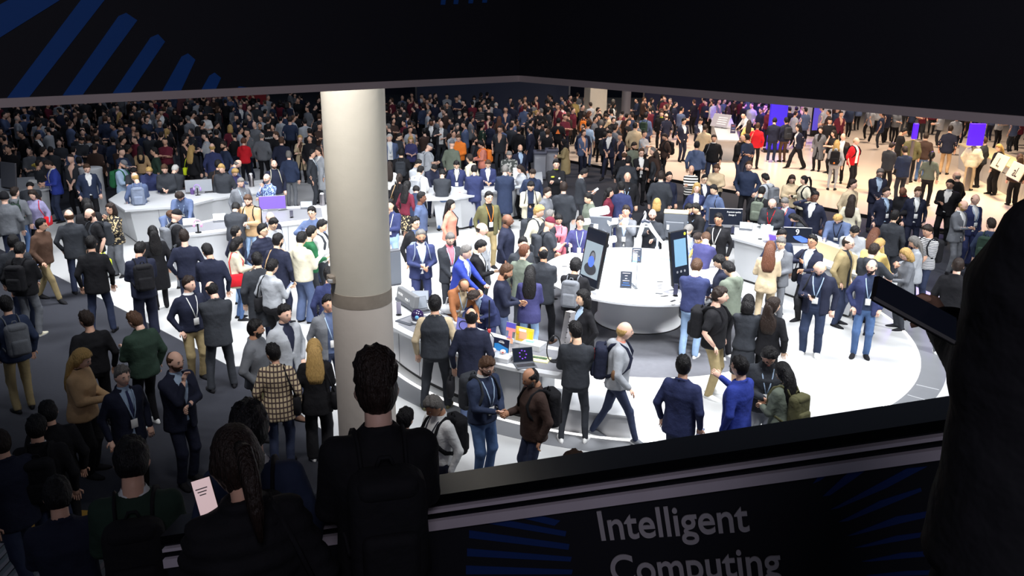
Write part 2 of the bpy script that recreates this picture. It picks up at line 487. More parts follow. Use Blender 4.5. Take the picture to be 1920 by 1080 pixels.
CACHE = {}
def top_mesh(kind, pose, fem, step):
    key = ('top', kind, pose, fem, step)
    if key in CACHE:
        return CACHE[key]
    ease, hem, topz, sl = dict(suit=(.024, .77, 1.49, 1), open=(.028, .80, 1.49, 1), coat=(.032, .46, 1.49, 1), tee=(.024, .84, 1.475, .5), sweat=(.020, .87, 1.485, 1), hood=(.028, .85, 1.49, 1),
                               vest=(.034, .86, 1.50, 0), shirt=(.012, .93, 1.50, 1), puff=(.045, .82, 1.51, 1), jack=(.030, .82, 1.51, 1), closed=(.024, .77, 1.49, 1), loose=(.040, .74, 1.49, 1))[kind]
    P = [column(torso(fem, ease, hem, top=topz))]
    fat = .014 if kind == 'puff' else (.008 if kind in ('hood', 'coat', 'jack', 'loose') else 0)
    if sl:
        for s, S, E, W in arms(pose, fem):
            sh = .062 if fem else .068
            if sl == .5:
                E2 = S + (E - S) * .72
                P.append(cap(S, E2, sh - .004, .062))
            else:
                P.append(cap(S, E, sh + fat, .051 + fat)); P.append(cap(E, E + (W - E) * .93, .050 + fat, .039 + fat, .02))
    if kind in ('hood',):
        P.append(cap((-.085, -.03, 1.475), (0, -.105, 1.46), .038, .05)); P.append(cap((.085, -.03, 1.475), (0, -.105, 1.46), .038, .05)); P.append(cap((0, -.12, 1.44), (0, -.135, 1.36), .065, .05))
    if kind in ('jack', 'puff', 'vest', 'shirt', 'suit', 'coat', 'open', 'closed', 'loose'):
        r = .072; t = .016 if kind != 'puff' else .024
        an = [PI * .5 + 2 * PI * i / 12 for i in range(13)]
        for i in range(1 if kind in ('suit', 'open', 'coat') else 0, 11 if kind in ('suit', 'open', 'coat') else 12):
            pa = [(r * math.cos(q), r * math.sin(q) * .95 - .012, 1.487 - .028 * math.sin(q)) for q in (an[i], an[i + 1])]
            P.append(cap(pa[0], pa[1], t, t, .012))
    cuts = []
    if kind in ('suit', 'coat'):
        wb = 1.10 if not fem else 1.12
        cuts.append(lambda X, Y, Z: -np.maximum(np.abs(X) - np.where(Z > wb, (Z - wb) * .215 + .004, np.clip((wb - Z) * .16 - .01, -.01, .08)), .05 - Y))
    if kind == 'open':
        cuts.append(lambda X, Y, Z: -np.maximum(np.abs(X) - (.058 + .035 * np.clip((1.3 - Z), 0, .4)), .03 - Y))
    if kind == 'puff':
        V, Q = mesh_prims(P, step, .04, cuts)
        r = np.sin(V[:, 2] * 2 * PI / .075)
        ctr = np.zeros_like(V); nrm = V - ctr; nrm[:, 2] = 0; nrm /= np.linalg.norm(nrm, axis=1)[:, None] + 1e-6
        V = V + nrm * (r * .007)[:, None]
    else:
        V, Q = mesh_prims(P, step, .035, cuts)
    # cloth folds: small long-wave displacement
    rng = np.random.default_rng(abs(hash((kind, pose, fem))) % 2 ** 31)
    nrm = V.copy(); nrm[:, 2] = 0; nrm /= np.linalg.norm(nrm, axis=1)[:, None] + 1e-6
    amp = .0017
    for _ in range(5):
        w = rng.normal(size=3) * np.array([16, 16, 15]); V = V + nrm * (np.sin(V @ w + rng.uniform(0, 6)) * amp)[:, None]
    CACHE[key] = (V, Q)
    return CACHE[key]

def trouser_mesh(kind, stance, fem, step):
    key = ('tr', kind, stance, fem, step)
    if key in CACHE:
        return CACHE[key]
    e = .012
    if kind == 'k':
        P = [column([(.42, .185, .15, 0), (.70, .20, .15, 0), (.86, .18, .135, -.01), (1.03, .15, .115, 0)])]
        V, Q = mesh_prims(P, step, .03)
    else:
        P = [column([(.80, .12, .10, -.01), (.86, .168 + e, .125 + e, -.012), (.93, .166 + e, .124 + e, -.008), (1.04, (.14 if fem else .160) + e, .112 + e, 0)])]
        r = dict(s=(.088, .058, .042), r=(.092, .066, .056), w=(.098, .085, .085))[kind]
        for s, Hp, K, A in legs(stance):
            P.append(cap(Hp, K, r[0], r[1], .04)); P.append(cap(K, A + np.array([0, 0, -.01]), r[1], r[2], .03))
        V, Q = mesh_prims(P, step, .03, [lambda X, Y, Z: .045 - Z])
    rng = np.random.default_rng(5)
    nrm = V.copy(); nrm[:, 2] = 0; nrm /= np.linalg.norm(nrm, axis=1)[:, None] + 1e-6
    for _ in range(4):
        w = rng.normal(size=3) * np.array([14, 14, 26]); V = V + nrm * (np.sin(V @ w + rng.uniform(0, 6)) * .0022)[:, None]
    CACHE[key] = (V, Q)
    return CACHE[key]

def sphere_grid(nu, nv):
    d = []
    for j in range(nv + 1):
        th = PI * j / nv
        for i in range(nu):
            ph = 2 * PI * i / nu
            d.append((math.sin(th) * math.sin(ph), math.sin(th) * math.cos(ph), math.cos(th)))
    Fc = []
    for j in range(nv):
        for i in range(nu):
            i2 = (i + 1) % nu
            a, b, c, e = j * nu + i, j * nu + i2, (j + 1) * nu + i2, (j + 1) * nu + i
            if j == 0: Fc.append((a, e, c))
            elif j == nv - 1: Fc.append((a, e, b))
            else: Fc.append((a, e, c, b))
    return np.array(d), Fc

HC = np.array([0, .018, 1.638])
def head_pos(d, grow=0.0):
    x, y, z = d[:, 0], d[:, 1], d[:, 2]
    zn = np.clip(-z, 0, 1)
    X = x * (.076 + grow) * (1 - .30 * zn ** 1.6); Y = y * (.097 + grow) * np.where(y > 0, 1 - .06 * zn, 1 - .38 * zn ** 1.3); Z = z * (.119 + grow)
    fr = y > 0
    g = lambda cx, cz, sx, sz: np.exp(-((x - cx) / sx) ** 2 - ((z - cz) / sz) ** 2) * fr
    Y = Y + .021 * g(0, -.17, .13, .20) + .009 * g(0, .02, .10, .15) - .009 * (g(.38, .06, .18, .13) + g(-.38, .06, .18, .13)) + .005 * g(0, .24, .5, .12) + .006 * g(0, -.50, .22, .10) + .010 * g(0, -.86, .3, .16)
    e = np.exp(-((y + .05) / .22) ** 2 - ((z + .05) / .26) ** 2)
    X = X + np.sign(x) * .016 * e * (np.abs(x) > .6)
    return np.stack([X, Y, Z], 1) + HC

def sstep(a, b, t):
    t = np.clip((t - a) / (b - a), 0, 1)
    return t * t * (3 - 2 * t)

def hair_pos(d, style, rng):
    x, y, z = d[:, 0], d[:, 1], d[:, 2]
    front = .62 if style not in 'lopu' else .58
    if style == 'f': front = .38
    zh = np.interp(y, [-1, -.25, .02, .16, .40, .75, 1], [-.66, -.58, -.30, .02, .38, front - .02, front])
    if style in 'lohp': zh = np.interp(y, [-1, -.1, .25, .45, .8, 1], [-1.2, -1.1, -.5, .25, front, front])
    ja = rng.uniform(0, 6, 4)
    zh = zh + (.05 * np.sin(x * 9 + ja[0]) + .03 * np.sin(x * 21 + ja[1])) * (y > .2) + .04 * np.sin(y * 14 + ja[2])
    vis = sstep(-.06, .07, z - zh)
    t = .010 + .014 * np.clip(z, 0, 1)
    if style == 'q': t = t + .085 * np.clip(z - .45, 0, 1) * sstep(-.9, .3, y) + .006 * np.sin(x * 26) * (z > .4); t = np.where(z < .35, .006, t)
    if style == 'c': t = t + .014 + .009 * np.sin(x * 17 + 1) * np.sin(y * 19) * np.sin(z * 18 + 2) + rng.normal(size=len(x)) * .003
    if style in 'lo': t = t + .008
    if style == 'f': t = t + .006 * np.clip(y, 0, 1) + .004
    if style in 'sqgcf': vis = vis * (1 - np.exp(-((y + .05) / .17) ** 2 - ((z + .10) / .20) ** 2) * (np.abs(x) > .6))
    if style == 'g':
        top = sstep(.40, .60, z) * sstep(-.75, -.45, y); vis = vis * (1 - top); t = t * .8
    if style == 's':
        sw = math.cos(ja[3]); t = t + np.clip(z + .1, 0, 1) * (.007 * np.sin(x * 13 * sw + y * 11 + ja[0]) + .004 * np.sin(x * 29 - y * 17 + ja[1]) + .010 * np.clip(y, 0, 1) * sstep(.3, .7, z) + .006 * x * sw)
    if style == 'b':
        vis = vis * (z < .42); t = t * 0 + .0035; vis = vis * (1 - sstep(.25, .42, z))
    if style in 'kn':
        zz = .28 if style == 'k' else np.where(y > 0, .22, -.25)
        vis = sstep(-.05, .05, z - zz); t = .016 + .012 * np.clip(z, 0, 1)
    if style == 'h':
        zz = np.where(y > .35, .70 - 0 * y, -2); face = (y > .30) & (np.abs(x) < .66) & (z < .62) & (z > -.86)
        vis = np.where(face, 0, 1.0); t = .016 + 0 * t
    t = t + .0025 * np.sin(x * 31 + z * 9) * np.sin(y * 27)
    P = head_pos(d); 
    n = d * np.array([1 / .076, 1 / .097, 1 / .119]); n /= np.linalg.norm(n, axis=1)[:, None]
    return P + n * (t * vis - .012 * (1 - vis))[:, None]

def rotm(yaw, pitch):
    cy, sy, cp, sp = math.cos(yaw), math.sin(yaw), math.cos(pitch), math.sin(pitch)
    Rx = np.array([[1, 0, 0], [0, cp, sp], [0, -sp, cp]])   # pitch>0 looks down
    Rz = np.array([[cy, -sy, 0], [sy, cy, 0], [0, 0, 1]])
    return Rz @ Rx

def ellipsoid(c, r, nu=6, nv=4, R=None):
    d, f = sphere_grid(nu, nv)
    v = d * np.array(r)
    if R is not None: v = v @ R.T
    return v + np.array(c), f

class Acc:
    def __init__(s): s.V = []; s.F = []; s.M = []; s.n = 0
    def add(s, V, Fc, mi=0):
        V = np.asarray(V, float)
        s.V.append(V); s.F += [tuple(int(i) + s.n for i in q) for q in Fc]; s.M += [mi] * len(Fc); s.n += len(V)

def hand(acc, E, W, s, pose, lod, curl):
    u = W - E; u = u / np.linalg.norm(u)
    side = np.array([s * 1.0, .25, 0.0])
    if W[2] > 1.0: side = np.array([s * .5, .1, .85])
    side = side - u * (side @ u); side /= np.linalg.norm(side)
    nrm = np.cross(u, side) * s       # back of the hand / palm normal
    w0 = W - u * .01
    pts = [w0, w0 + u * .035, w0 + u * .085, w0 + u * .1]
    V, Fc = tube(pts, [.026, .036, .041, .030], 8, .45, up=nrm)
    acc.add(V, Fc, 0)
    if lod > 2:
        V, Fc = tube([w0 + u * .08, w0 + u * .125 + nrm * curl * .02, w0 + u * .15 + nrm * curl * .05], [.036, .03, .02], 6, .5, up=nrm); acc.add(V, Fc, 0)
        return
    base = w0 + u * .088
    across = np.cross(nrm, u); across /= np.linalg.norm(across)
    for i, ln in enumerate((.072, .082, .076, .060)):
        o = base + across * (.030 - i * .020)
        d1 = u * math.cos(curl * .6) + nrm * math.sin(curl * .6); d2 = u * math.cos(curl * 1.5) + nrm * math.sin(curl * 1.5)
        V, Fc = tube([o - u * .015, o + d1 * ln * .45, o + d1 * ln * .45 + d2 * ln * .55], [.0095, .0088, .0065], 5, 1, up=nrm)
        acc.add(V, Fc, 0)
    o = w0 + u * .03 + across * .034
    d = u * .65 + across * .6 + nrm * .35; d /= np.linalg.norm(d)
    V, Fc = tube([o - across * .01, o + d * .035, o + d * .035 + (u * .85 + nrm * .5) * .032], [.012, .0105, .008], 5, 1, up=nrm)
    acc.add(V, Fc, 0)

def body_mesh(pose, fem, lod, hyaw, hpitch, short, legs_on, stance):
    """one figure: head, neck, trunk, arms with hands, legs"""
    A = Acc()
    nu, nv = ((32, 24), (24, 18), (18, 13), (12, 9))[lod]
    d, f = sphere_grid(nu, nv)
    R = rotm(hyaw, hpitch); piv = np.array([0, -.005, 1.56])
    hd = lambda p: (np.asarray(p) - piv) @ R.T * 1.06 + piv
    A.add(hd(head_pos(d)), f, 0)
    if lod < 3:
        for s in (1, -1):
            A.add(hd(ellipsoid(HC + np.array([s * .029, .0855, .006]), (.0125, .006, .0062))[0]), ellipsoid((0, 0, 0), (1, 1, 1))[1], 3)
            A.add(hd(ellipsoid(HC + np.array([s * .029, .0895, .006]), (.0055, .004, .0056))[0]), ellipsoid((0, 0, 0), (1, 1, 1))[1], 1)
            A.add(hd(ellipsoid(HC + np.array([s * .030, .0905, .025]), (.018, .006, .0036))[0]), ellipsoid((0, 0, 0), (1, 1, 1))[1], 1)
        A.add(hd(ellipsoid(HC + np.array([0, .0945, -.060]), (.022, .007, .0062))[0]), ellipsoid((0, 0, 0), (1, 1, 1))[1], 2)
    nk = 10
    r = .050 if fem else .058
    V, Fc = tube([(0, -.02, 1.40), (0, -.016, 1.46), hd((0, -.008, 1.52)), hd((0, .002, 1.59))], [r + .03, r + .012, r, r - .002], nk); A.add(V, Fc, 0)
    tz = torso(fem, -.012, .86, top=1.47)
    V = []; n = 12
    for z, a, b, c in tz:
        for k in range(n):
            V.append((a * math.sin(2 * PI * k / n), c + b * math.cos(2 * PI * k / n), z))
    Fc = [(i * n + k, (i + 1) * n + k, (i + 1) * n + (k + 1) % n, i * n + (k + 1) % n) for i in range(len(tz) - 1) for k in range(n)]
    Fc += [tuple(range(n)), tuple((len(tz) - 1) * n + k for k in range(n - 1, -1, -1))]
    A.add(V, Fc, 0)
    for s, S, E, W in arms(pose, fem):
        m = (S + E) / 2; m2 = E + (W - E) * .35
        V, Fc = tube([S, m, E, m2, W], [.046, .046, .038, .040, .026], 9, 1); A.add(V, Fc, 0)
        curl = .55 if pose in ('st', 'wa', 'pk', 'cl', 'bk') else .9
        hand(A, E, W, s, pose, lod, curl)
    if legs_on:
        for s, Hp, K, An in legs(stance):
            V, Fc = tube([Hp, (Hp + K) / 2, K, K + (An - K) * .35, An, An - np.array([0, 0, .04])], [.080, .068, .050, .052, .034, .034], 9); A.add(V, Fc, 0)
    return A, R, piv

def shoe_mesh():
    if 'shoe' in CACHE: return CACHE['shoe']
    d, f = sphere_grid(12, 8)
    x, y, z = d[:, 0], d[:, 1], d[:, 2]
    yy = y * .145 + .062
    hgt = np.interp(yy, [-.09, -.04, .03, .12, .21], [.075, .098, .090, .055, .045])
    wid = np.interp(yy, [-.09, 0, .12, .21], [.036, .040, .050, .042])
    sx = np.sign(x) * np.abs(x) ** .8
    Z = np.where(z > 0, np.abs(z) ** .8 * (hgt - .022) + .022, .022 + z * .06); Z = np.maximum(Z, 0.001)
    V = np.stack([sx * wid, yy, Z], 1)
    fm = [1 if np.mean([V[i][2] for i in q]) < .026 else 0 for q in f]
    CACHE['shoe'] = (V, f, fm)
    return CACHE['shoe']

def drape(style, lod):
    """long hair behind the shoulders, ponytail or bun (head frame)"""
    if style == 'l':
        rows = [(1.70, .055, .05, -.045), (1.62, .092, .062, -.045), (1.54, .100, .058, -.060), (1.45, .122, .050, -.085), (1.36, .128, .040, -.115), (1.27, .116, .030, -.132), (1.20, .080, .016, -.136)]
    elif style == 'o':
        rows = [(1.70, .06, .05, -.03), (1.63, .096, .075, -.028), (1.55, .105, .078, -.030), (1.49, .104, .072, -.035), (1.475, .08, .05, -.035)]
    elif style == 'p':
        return tube([(0, -.075, 1.70), (0, -.135, 1.69), (0, -.165, 1.60), (0, -.165, 1.48), (0, -.15, 1.38)], [.022, .030, .034, .028, .010], 8)
    elif style == 'u':
        return ellipsoid((0, -.10, 1.69), (.045, .045, .045), 10, 8)
    elif style == 'h':
        rows = [(1.60, .085, .085, .0), (1.52, .090, .085, -.005), (1.46, .13, .105, -.01), (1.40, .16, .125, 0), (1.33, .15, .14, .0)]
    n = 14; V = []; Fc = []
    for z, a, b, c in rows:
        for k in range(n):
            q = 2 * PI * k / n
            wob = 1 + .05 * math.sin(5 * q + z * 40)
            V.append((a * math.sin(q) * wob, c + b * math.cos(q) * wob, z))
    for i in range(len(rows) - 1):
        for k in range(n):
            Fc.append((i * n + k, i * n + (k + 1) % n, (i + 1) * n + (k + 1) % n, (i + 1) * n + k))
    Fc += [tuple(range(n - 1, -1, -1)), tuple((len(rows) - 1) * n + k for k in range(n))]
    return np.array(V), Fc

M_EYE = lambda: mat('eye_dark', (30, 24, 22), .4)
M_EYEW = lambda: mat('eye_white', (205, 200, 195), .4)
M_LIP = lambda: mat('lip', (150, 84, 76), .5)
GROUP = 'visitors walking and standing in the exhibition hall'

def bend_fn(lean):
    L = math.radians(lean)
    def b(V):
        if abs(L) < 1e-4: return np.asarray(V, float)
        V = np.array(V, float)
        z = V[:, 2]; w = sstep(.86, 1.16, z) * L; pv = .95
        y = V[:, 1]; zz = z - pv
        V[:, 1] = y * np.cos(w) + zz * np.sin(w); V[:, 2] = pv + zz * np.cos(w) - y * np.sin(w)
        return V
    return b

def mesh_of(key, name, V, Fc, nm, fmat=None):
    """shared mesh data, materials on the object"""
    if key is not None and key in CACHE: return CACHE[key]
    me = bpy.data.meshes.new(name)
    V = np.asarray(V, np.float32)
    if isinstance(Fc, np.ndarray) and Fc.ndim == 2:
        nf = len(Fc); me.vertices.add(len(V)); me.vertices.foreach_set('co', V.ravel())
        me.loops.add(nf * 4); me.loops.foreach_set('vertex_index', Fc.astype(np.int32).ravel())
        me.polygons.add(nf); me.polygons.foreach_set('loop_start', np.arange(0, nf * 4, 4, dtype=np.int32))
        me.update(calc_edges=True)
    else:
        me.from_pydata([tuple(map(float, v)) for v in V], [], [tuple(map(int, q)) for q in Fc])
    for _ in range(nm): me.materials.append(None)
    if fmat is not None: me.polygons.foreach_set('material_index', np.asarray(fmat, np.int32))
    me.polygons.foreach_set('use_smooth', np.ones(len(me.polygons), dtype=bool)); me.update()
    if key is not None: CACHE[key] = me
    return me

def inst(name, me, mats, parent):
    o = bpy.data.objects.new(name, me); link(o, parent)
    for i, m in enumerate(mats):
        o.material_slots[i].link = 'OBJECT'; o.material_slots[i].material = m
    return o

TOPNAME = dict(suit='suit_jacket', open='jacket', coat='coat', tee='t_shirt', sweat='sweater', hood='hooded_top', vest='vest', shirt='shirt', puff='puffer_jacket', jack='jacket', closed='jacket', loose='jacket')

def add_person(loc, yaw, h, pose, hairc, top, bot, ex, label, lod, rng, fem):
    style, hcol, sk = hairc[0], hairc[1], (hairc[2] if len(hairc) > 2 else 'm')
    tk, tcs = top.split(':')[0], top.split(':')[1:]
    bcol, bk = (bot.split('.') + ['r'])[:2]
    step = (.020, .026, .036, .050)[lod]
    stance = 'wa' if pose == 'wa' or 'wk' in ex else ('wide' if 'wd' in ex else 'st')
    lean = float(ex.get('ln_', LEAN.get(pose, 0)))
    hy = math.radians(float(ex.get('hy', 0))); hp = math.radians(float(ex.get('hp', 22 if pose in ('fr', 'p1', 'p2', 're', 'r1', 'cl') else 3)))
    bend = bend_fn(lean)
    short = tk == 'tee'
    A, R, piv = body_mesh(pose, fem, lod, hy, hp, short, bk == 'k' or 'bare' in ex, stance)
    hd = lambda p: (np.asarray(p) - piv) @ R.T * 1.06 + piv
    V = bend(np.concatenate(A.V))
    me = mesh_of(None, 'person', V, A.F, 4, A.M)
    root = inst('person', me, [skin(sk), M_EYE(), M_LIP(), M_EYEW()], None)
    wf = rng.uniform(.97, 1.06) * float(ex.get('fat', 1))
    sc = h / 1.765
    root.location = loc; root.rotation_euler = (0, 0, yaw); root.scale = (sc * wf, sc * wf, sc)
    tag(root, label, 'person', GROUP)
    # clothing
    c0 = tcs[0]
    key = ('topm', tk, pose, fem, step, lean)
    if key not in CACHE:
        TV, TQ = top_mesh(tk, pose, fem, step); mesh_of(key, TOPNAME[tk], bend(TV), TQ, 1)
    inst(TOPNAME[tk], CACHE[key], [fab(c0)], root)
    if tk in ('suit', 'open', 'coat', 'vest') or len(tcs) > 1:
        ic = tcs[1] if len(tcs) > 1 else 'wh'
        key = ('inner', fem, lean, tk == 'vest' and pose, lod > 1)
        if key not in CACHE:
            if tk == 'vest':
                SV, SQ = top_mesh('shirt', pose, fem, step); mesh_of(key, 'shirt', bend(SV), SQ, 1)
            else:
                n = 16; SV = []
                tz = torso(fem, .008, .90, top=1.49)
                for z, a, b, c in tz:
                    for k in range(n): SV.append((a * math.sin(2 * PI * k / n), c + b * math.cos(2 * PI * k / n), z))
                for k in range(n): SV.append((.064 * math.sin(2 * PI * k / n), -.008 + .062 * math.cos(2 * PI * k / n), 1.515))
                SQ = [(i * n + k, (i + 1) * n + k, (i + 1) * n + (k + 1) % n, i * n + (k + 1) % n) for i in range(len(tz)) for k in range(n)]
                mesh_of(key, 'shirt', bend(SV), SQ, 1)
        inst('shirt', CACHE[key], [fab(ic)], root)
        if len(tcs) > 2 and lod < 3:
            key = ('tie', fem, lean)
            if key not in CACHE:
                pz = torso(fem, .014, .90, top=1.49); pz = np.array(pz); pts = []
                for z in (1.465, 1.40, 1.3, 1.2, 1.1):
                    pts.append((0, float(np.interp(z, pz[:, 0], pz[:, 2] + pz[:, 3])) + .004, z))
                TV, TF = tube(pts, [.013, .017, .022, .027, .02], 6, .3, up=(0, 1, 0)); mesh_of(key, 'tie', bend(TV), TF, 1)
            inst('tie', CACHE[key], [fab(tcs[2])], root)
    key = ('trm', bk, stance, fem, step)
    if key not in CACHE:
        TV, TQ = trouser_mesh(bk, stance, fem, step); mesh_of(key, 'trousers', TV, TQ, 1)
    inst('skirt' if bk == 'k' else 'trousers', CACHE[key], [fab(bcol)], root)
    shc = ex.get('sh', 'bk')
    V, f, fm = shoe_mesh(); sm = mesh_of('shoem', 'shoe', V, f, 2, fm)
    for s, Hp, K, An in legs(stance):
        o = inst('shoe', sm, [fab(shc), fab('wh' if shc in ('wh', 'cr', 'lg', 'gy', 'ol', 'sb', 'dj') else 'bk')], root)
        lift = An[2] - .08
        o.location = (An[0], An[1], max(0, lift * .8)); o.rotation_euler = (-.25 if lift > .02 else 0, 0, -s * .22)
    # hair
    if not (style == 'b' and 'nohair' in ex):
        d, f = sphere_grid(*((32, 22), (24, 16), (18, 12), (12, 8))[lod])
        HV = hd(hair_pos(d, style, rng)); HF = list(f); hm = [0] * len(f)
        if style in 'lopuh':
            DV, DF = drape(style, lod); n0 = len(HV)
            DV = np.array(DV)
            if style in 'pu': DV = hd(DV)
            else:
                w = sstep(1.42, 1.58, DV[:, 2])[:, None]; DV = DV * (1 - w) + hd(DV) * w
            HV = np.concatenate([HV, DV]); HF += [tuple(i + n0 for i in q) for q in DF]
        if style == 'k':
            bd, bf = ellipsoid(HC + np.array([0, .125, .040]), (.062, .062, .007), 12, 4); n0 = len(HV)
            HV = np.concatenate([HV, hd(bd)]); HF += [tuple(i + n0 for i in q) for q in bf]
        mm = hairm(hcol) if style not in 'knh' else fab(ex.get('cap', 'bk'))
        nm = {'k': 'cap', 'n': 'beanie', 'h': 'headscarf'}.get(style, 'hair')
        inst(nm, mesh_of(None, nm, bend(HV), HF, 1), [mm], root)
    if 'bd' in ex and lod < 3:
        d, f = sphere_grid(20, 16)
        x, y, z = d[:, 0], d[:, 1], d[:, 2]
        vis = sstep(-.30, -.42, z - .22 * (y < .55)) * sstep(-.05, .08, y) * (1 - np.exp(-(x / .25) ** 2 - ((z + .52) / .07) ** 2)) * sstep(-1.0, -.9, z)
        vis = np.maximum(vis, np.exp(-(x / .28) ** 2 - ((z + .38) / .06) ** 2) * (y > 0)) if ex['bd'] != 'j' else vis
        n = d * np.array([1 / .076, 1 / .097, 1 / .119]); n /= np.linalg.norm(n, axis=1)[:, None]
        BV = hd(head_pos(d) + n * (.008 * vis - .010 * (1 - vis))[:, None])
        inst('beard', mesh_of(None, 'beard', bend(BV), f, 1), [hairm(ex['bd'] if ex['bd'] in HAIRC else hcol)], root)
    if 'gl' in ex and lod < 3:
        A2 = Acc()
        for s in (1, -1):
            pts = [HC + np.array([s * .033 + .023 * math.cos(q), .1015 - .05 * (s * .033 + .023 * math.cos(q)) ** 2 / .01 * .1, .004 + .017 * math.sin(q)]) for q in [2 * PI * i / 10 for i in range(11)]]
            V, Fc = tube(pts, .0026, 4); A2.add(V, Fc)
            V, Fc = tube([HC + np.array([s * .056, .098, .008]), HC + np.array([s * .080, .01, .006])], .0025, 4); A2.add(V, Fc)
        V, Fc = tube([HC + np.array([-.01, .104, .006]), HC + np.array([.01, .104, .006])], .0024, 4); A2.add(V, Fc)
        inst('glasses', mesh_of(None, 'glasses', bend(hd(np.concatenate(A2.V))), A2.F, 1), [mat('black_plastic', (18, 18, 20), .35)], root)
    if 'ln' in ex and lod < 3:
        key = ('lan', fem, lean, tk)
        if key not in CACHE:
            pz = np.array(torso(fem, .022, .90, top=1.49)); yf = lambda z, x: float(np.interp(z, pz[:, 0], pz[:, 3] + pz[:, 2] * 1.0)) * (1 - (x / .2) ** 2 * .5) + .010
            A2 = Acc()
            for s in (1, -1):
                pts = [(s * .062, -.02, 1.500), (s * .075, yf(1.43, .075) * .8, 1.445), (s * .062, yf(1.36, .06), 1.36), (s * .035, yf(1.24, .03) + .006, 1.24), (s * .006, yf(1.13, 0) + .010, 1.125)]
                V, Fc = tube(pts, .0085, 5, .25, up=(0, 1, 0)); A2.add(V, Fc)
            mesh_of(key, 'lanyard', bend(np.concatenate(A2.V)), A2.F, 1)
            b = MB().box((0, yf(1.06, 0) + .014, 1.065), (.085, .004, .115), bev=.002)
            mesh_of(('bad',) + key, 'badge', bend(np.array(b.v)), b.f, 1)
        inst('lanyard', CACHE[key], [fab(ex['ln'] or 'lb')], root)
        inst('badge', CACHE[('bad',) + key], [mat('badge_card', (222, 222, 220), .4)], root)
    # worn and held things are things of their own
    MW = Matrix.Translation(loc) @ Matrix.Rotation(yaw, 4, 'Z') @ Matrix.Diagonal((sc * wf, sc * wf, sc, 1))
    short_l = label
    if 'bp' in ex:
        backpack(MW, lean, tk, ex['bp'], bag_label('backpack', ex['bp'], short_l.replace('black backpack', 'backpack')), lod, fem, ex.get('bpf', 1))
    if 'bag' in ex:
        totebag(MW, ex['bag'], bag_label('shoulder bag', ex['bag'], short_l), fem, lean, 'hb' in ex, ex.get('sd', 'R'))
    hold = next((k for k in ('ph', 'pp', 'tb', 'cm', 'cup') if k in ex), None)
    if hold and lod < 3:
        am = arms(pose, fem); i = 1 if pose == 'p2' else 0
        s, S, E, W = am[i]
        u = (W - E) / np.linalg.norm(W - E)
        p = W + u * .105
        if pose == 'fr': p = (am[0][3] + am[1][3]) / 2 + np.array([0, .085, .01])
        if pose in ('ra', 'cm'): p = (am[0][3] + am[1][3]) / 2 + np.array([0, .05, .09])
        p = bend(np.array([p + np.array([0, 0, .015])]))[0]
        held(MW, p, hold, ex[hold], short_l, pose)
    return root

CNAME = dict(bk='black', nv='navy', ch='charcoal', gy='grey', lg='light grey', yg='yellow green', og='orange', rd='red', br='brown', gn='green', dg='dark green', ol='olive', sb='slate blue', wh='white', bg='beige', tn='tan', cr='cream', dj='dark blue', st='blue grey', dr='dark brown', sg='grey green', ye='yellow', vt='violet')
USED = {}
def bag_label(kind, col, who):
    w = (CNAME.get(col, '') + ' ' + kind + ' of the ' + who).split()[:16]
    while w[-1] in ('the', 'and', 'with', 'of', 'in', 'by', 'on', 'a', 'to', 'at', 'his', 'her'): w.pop()
    return ' '.join(w)

def backpack(MW, lean, tk, col, label, lod, fem, f=1.0):
    key = ('bp', lod > 1)
    if key not in CACHE:
        st = .02 if lod < 2 else .03
        def rbox(c, h, r):
            c = np.array(c, np.float32); h = np.array(h, np.float32)
            def fn(X, Y, Z):
                q = [np.maximum(np.abs(v - c[i]) - (h[i] - r), 0) for i, v in enumerate((X, Y, Z))]
                return np.sqrt(q[0] ** 2 + q[1] ** 2 + q[2] ** 2) - r
            return dict(lo=c - h, hi=c + h, f=fn)
        V, Q = mesh_prims([rbox((0, -.235, 1.18), (.155, .085, .235), .06)], st, .03)
        mesh_of(('bpb', lod > 1), 'backpack', V, Q, 1)
        V, Q = mesh_prims([rbox((0, -.318, 1.09), (.115, .04, .115), .03)], st, .02); mesh_of(('bpp', lod > 1), 'pocket', V, Q, 1)
        V, Q = mesh_prims([rbox((0, -.245, 1.375), (.125, .085, .05), .04)], st, .02); mesh_of(('bpl', lod > 1), 'lid', V, Q, 1)
        for s in (1, -1):
            pts = [(s * .09, -.17, 1.36), (s * .095, -.11, 1.455), (s * .10, -.02, 1.482), (s * .112, .085, 1.43), (s * .128, .152, 1.32), (s * .155, .135, 1.20), (s * .185, .04, 1.10), (s * .155, -.15, 1.02)]
            V, Fc = tube(pts, .027, 6, .35, up=(1, 0, 0.1)); mesh_of(('bps', s, lod > 1), 'strap', V, Fc, 1)
        V, Fc = tube([(-.035, -.2, 1.42), (-.02, -.2, 1.46), (.02, -.2, 1.46), (.035, -.2, 1.42)], .009, 5); mesh_of(('bph', lod > 1), 'handle', V, Fc, 1)
        CACHE[key] = True
    b = lod > 1
    m = fab(col)
    r = inst('backpack', CACHE[('bpb', b)], [m], None)
    tag(r, label, 'backpack', 'backpacks worn by visitors')
    L = math.radians(lean)
    r.matrix_world = MW @ Matrix.Translation((0, 0, .95)) @ Matrix.Rotation(-L, 4, 'X') @ Matrix.Translation((0, 0, -.95)) @ Matrix.Scale(float(f), 4, (0, 1, 0))
    for nm in ('bpp', 'bpl', 'bph'):
        inst({'bpp': 'pocket', 'bpl': 'lid', 'bph': 'handle'}[nm], CACHE[(nm, b)], [m], r)
    for s in (1, -1):
        inst('strap', CACHE[('bps', s, b)], [m], r)

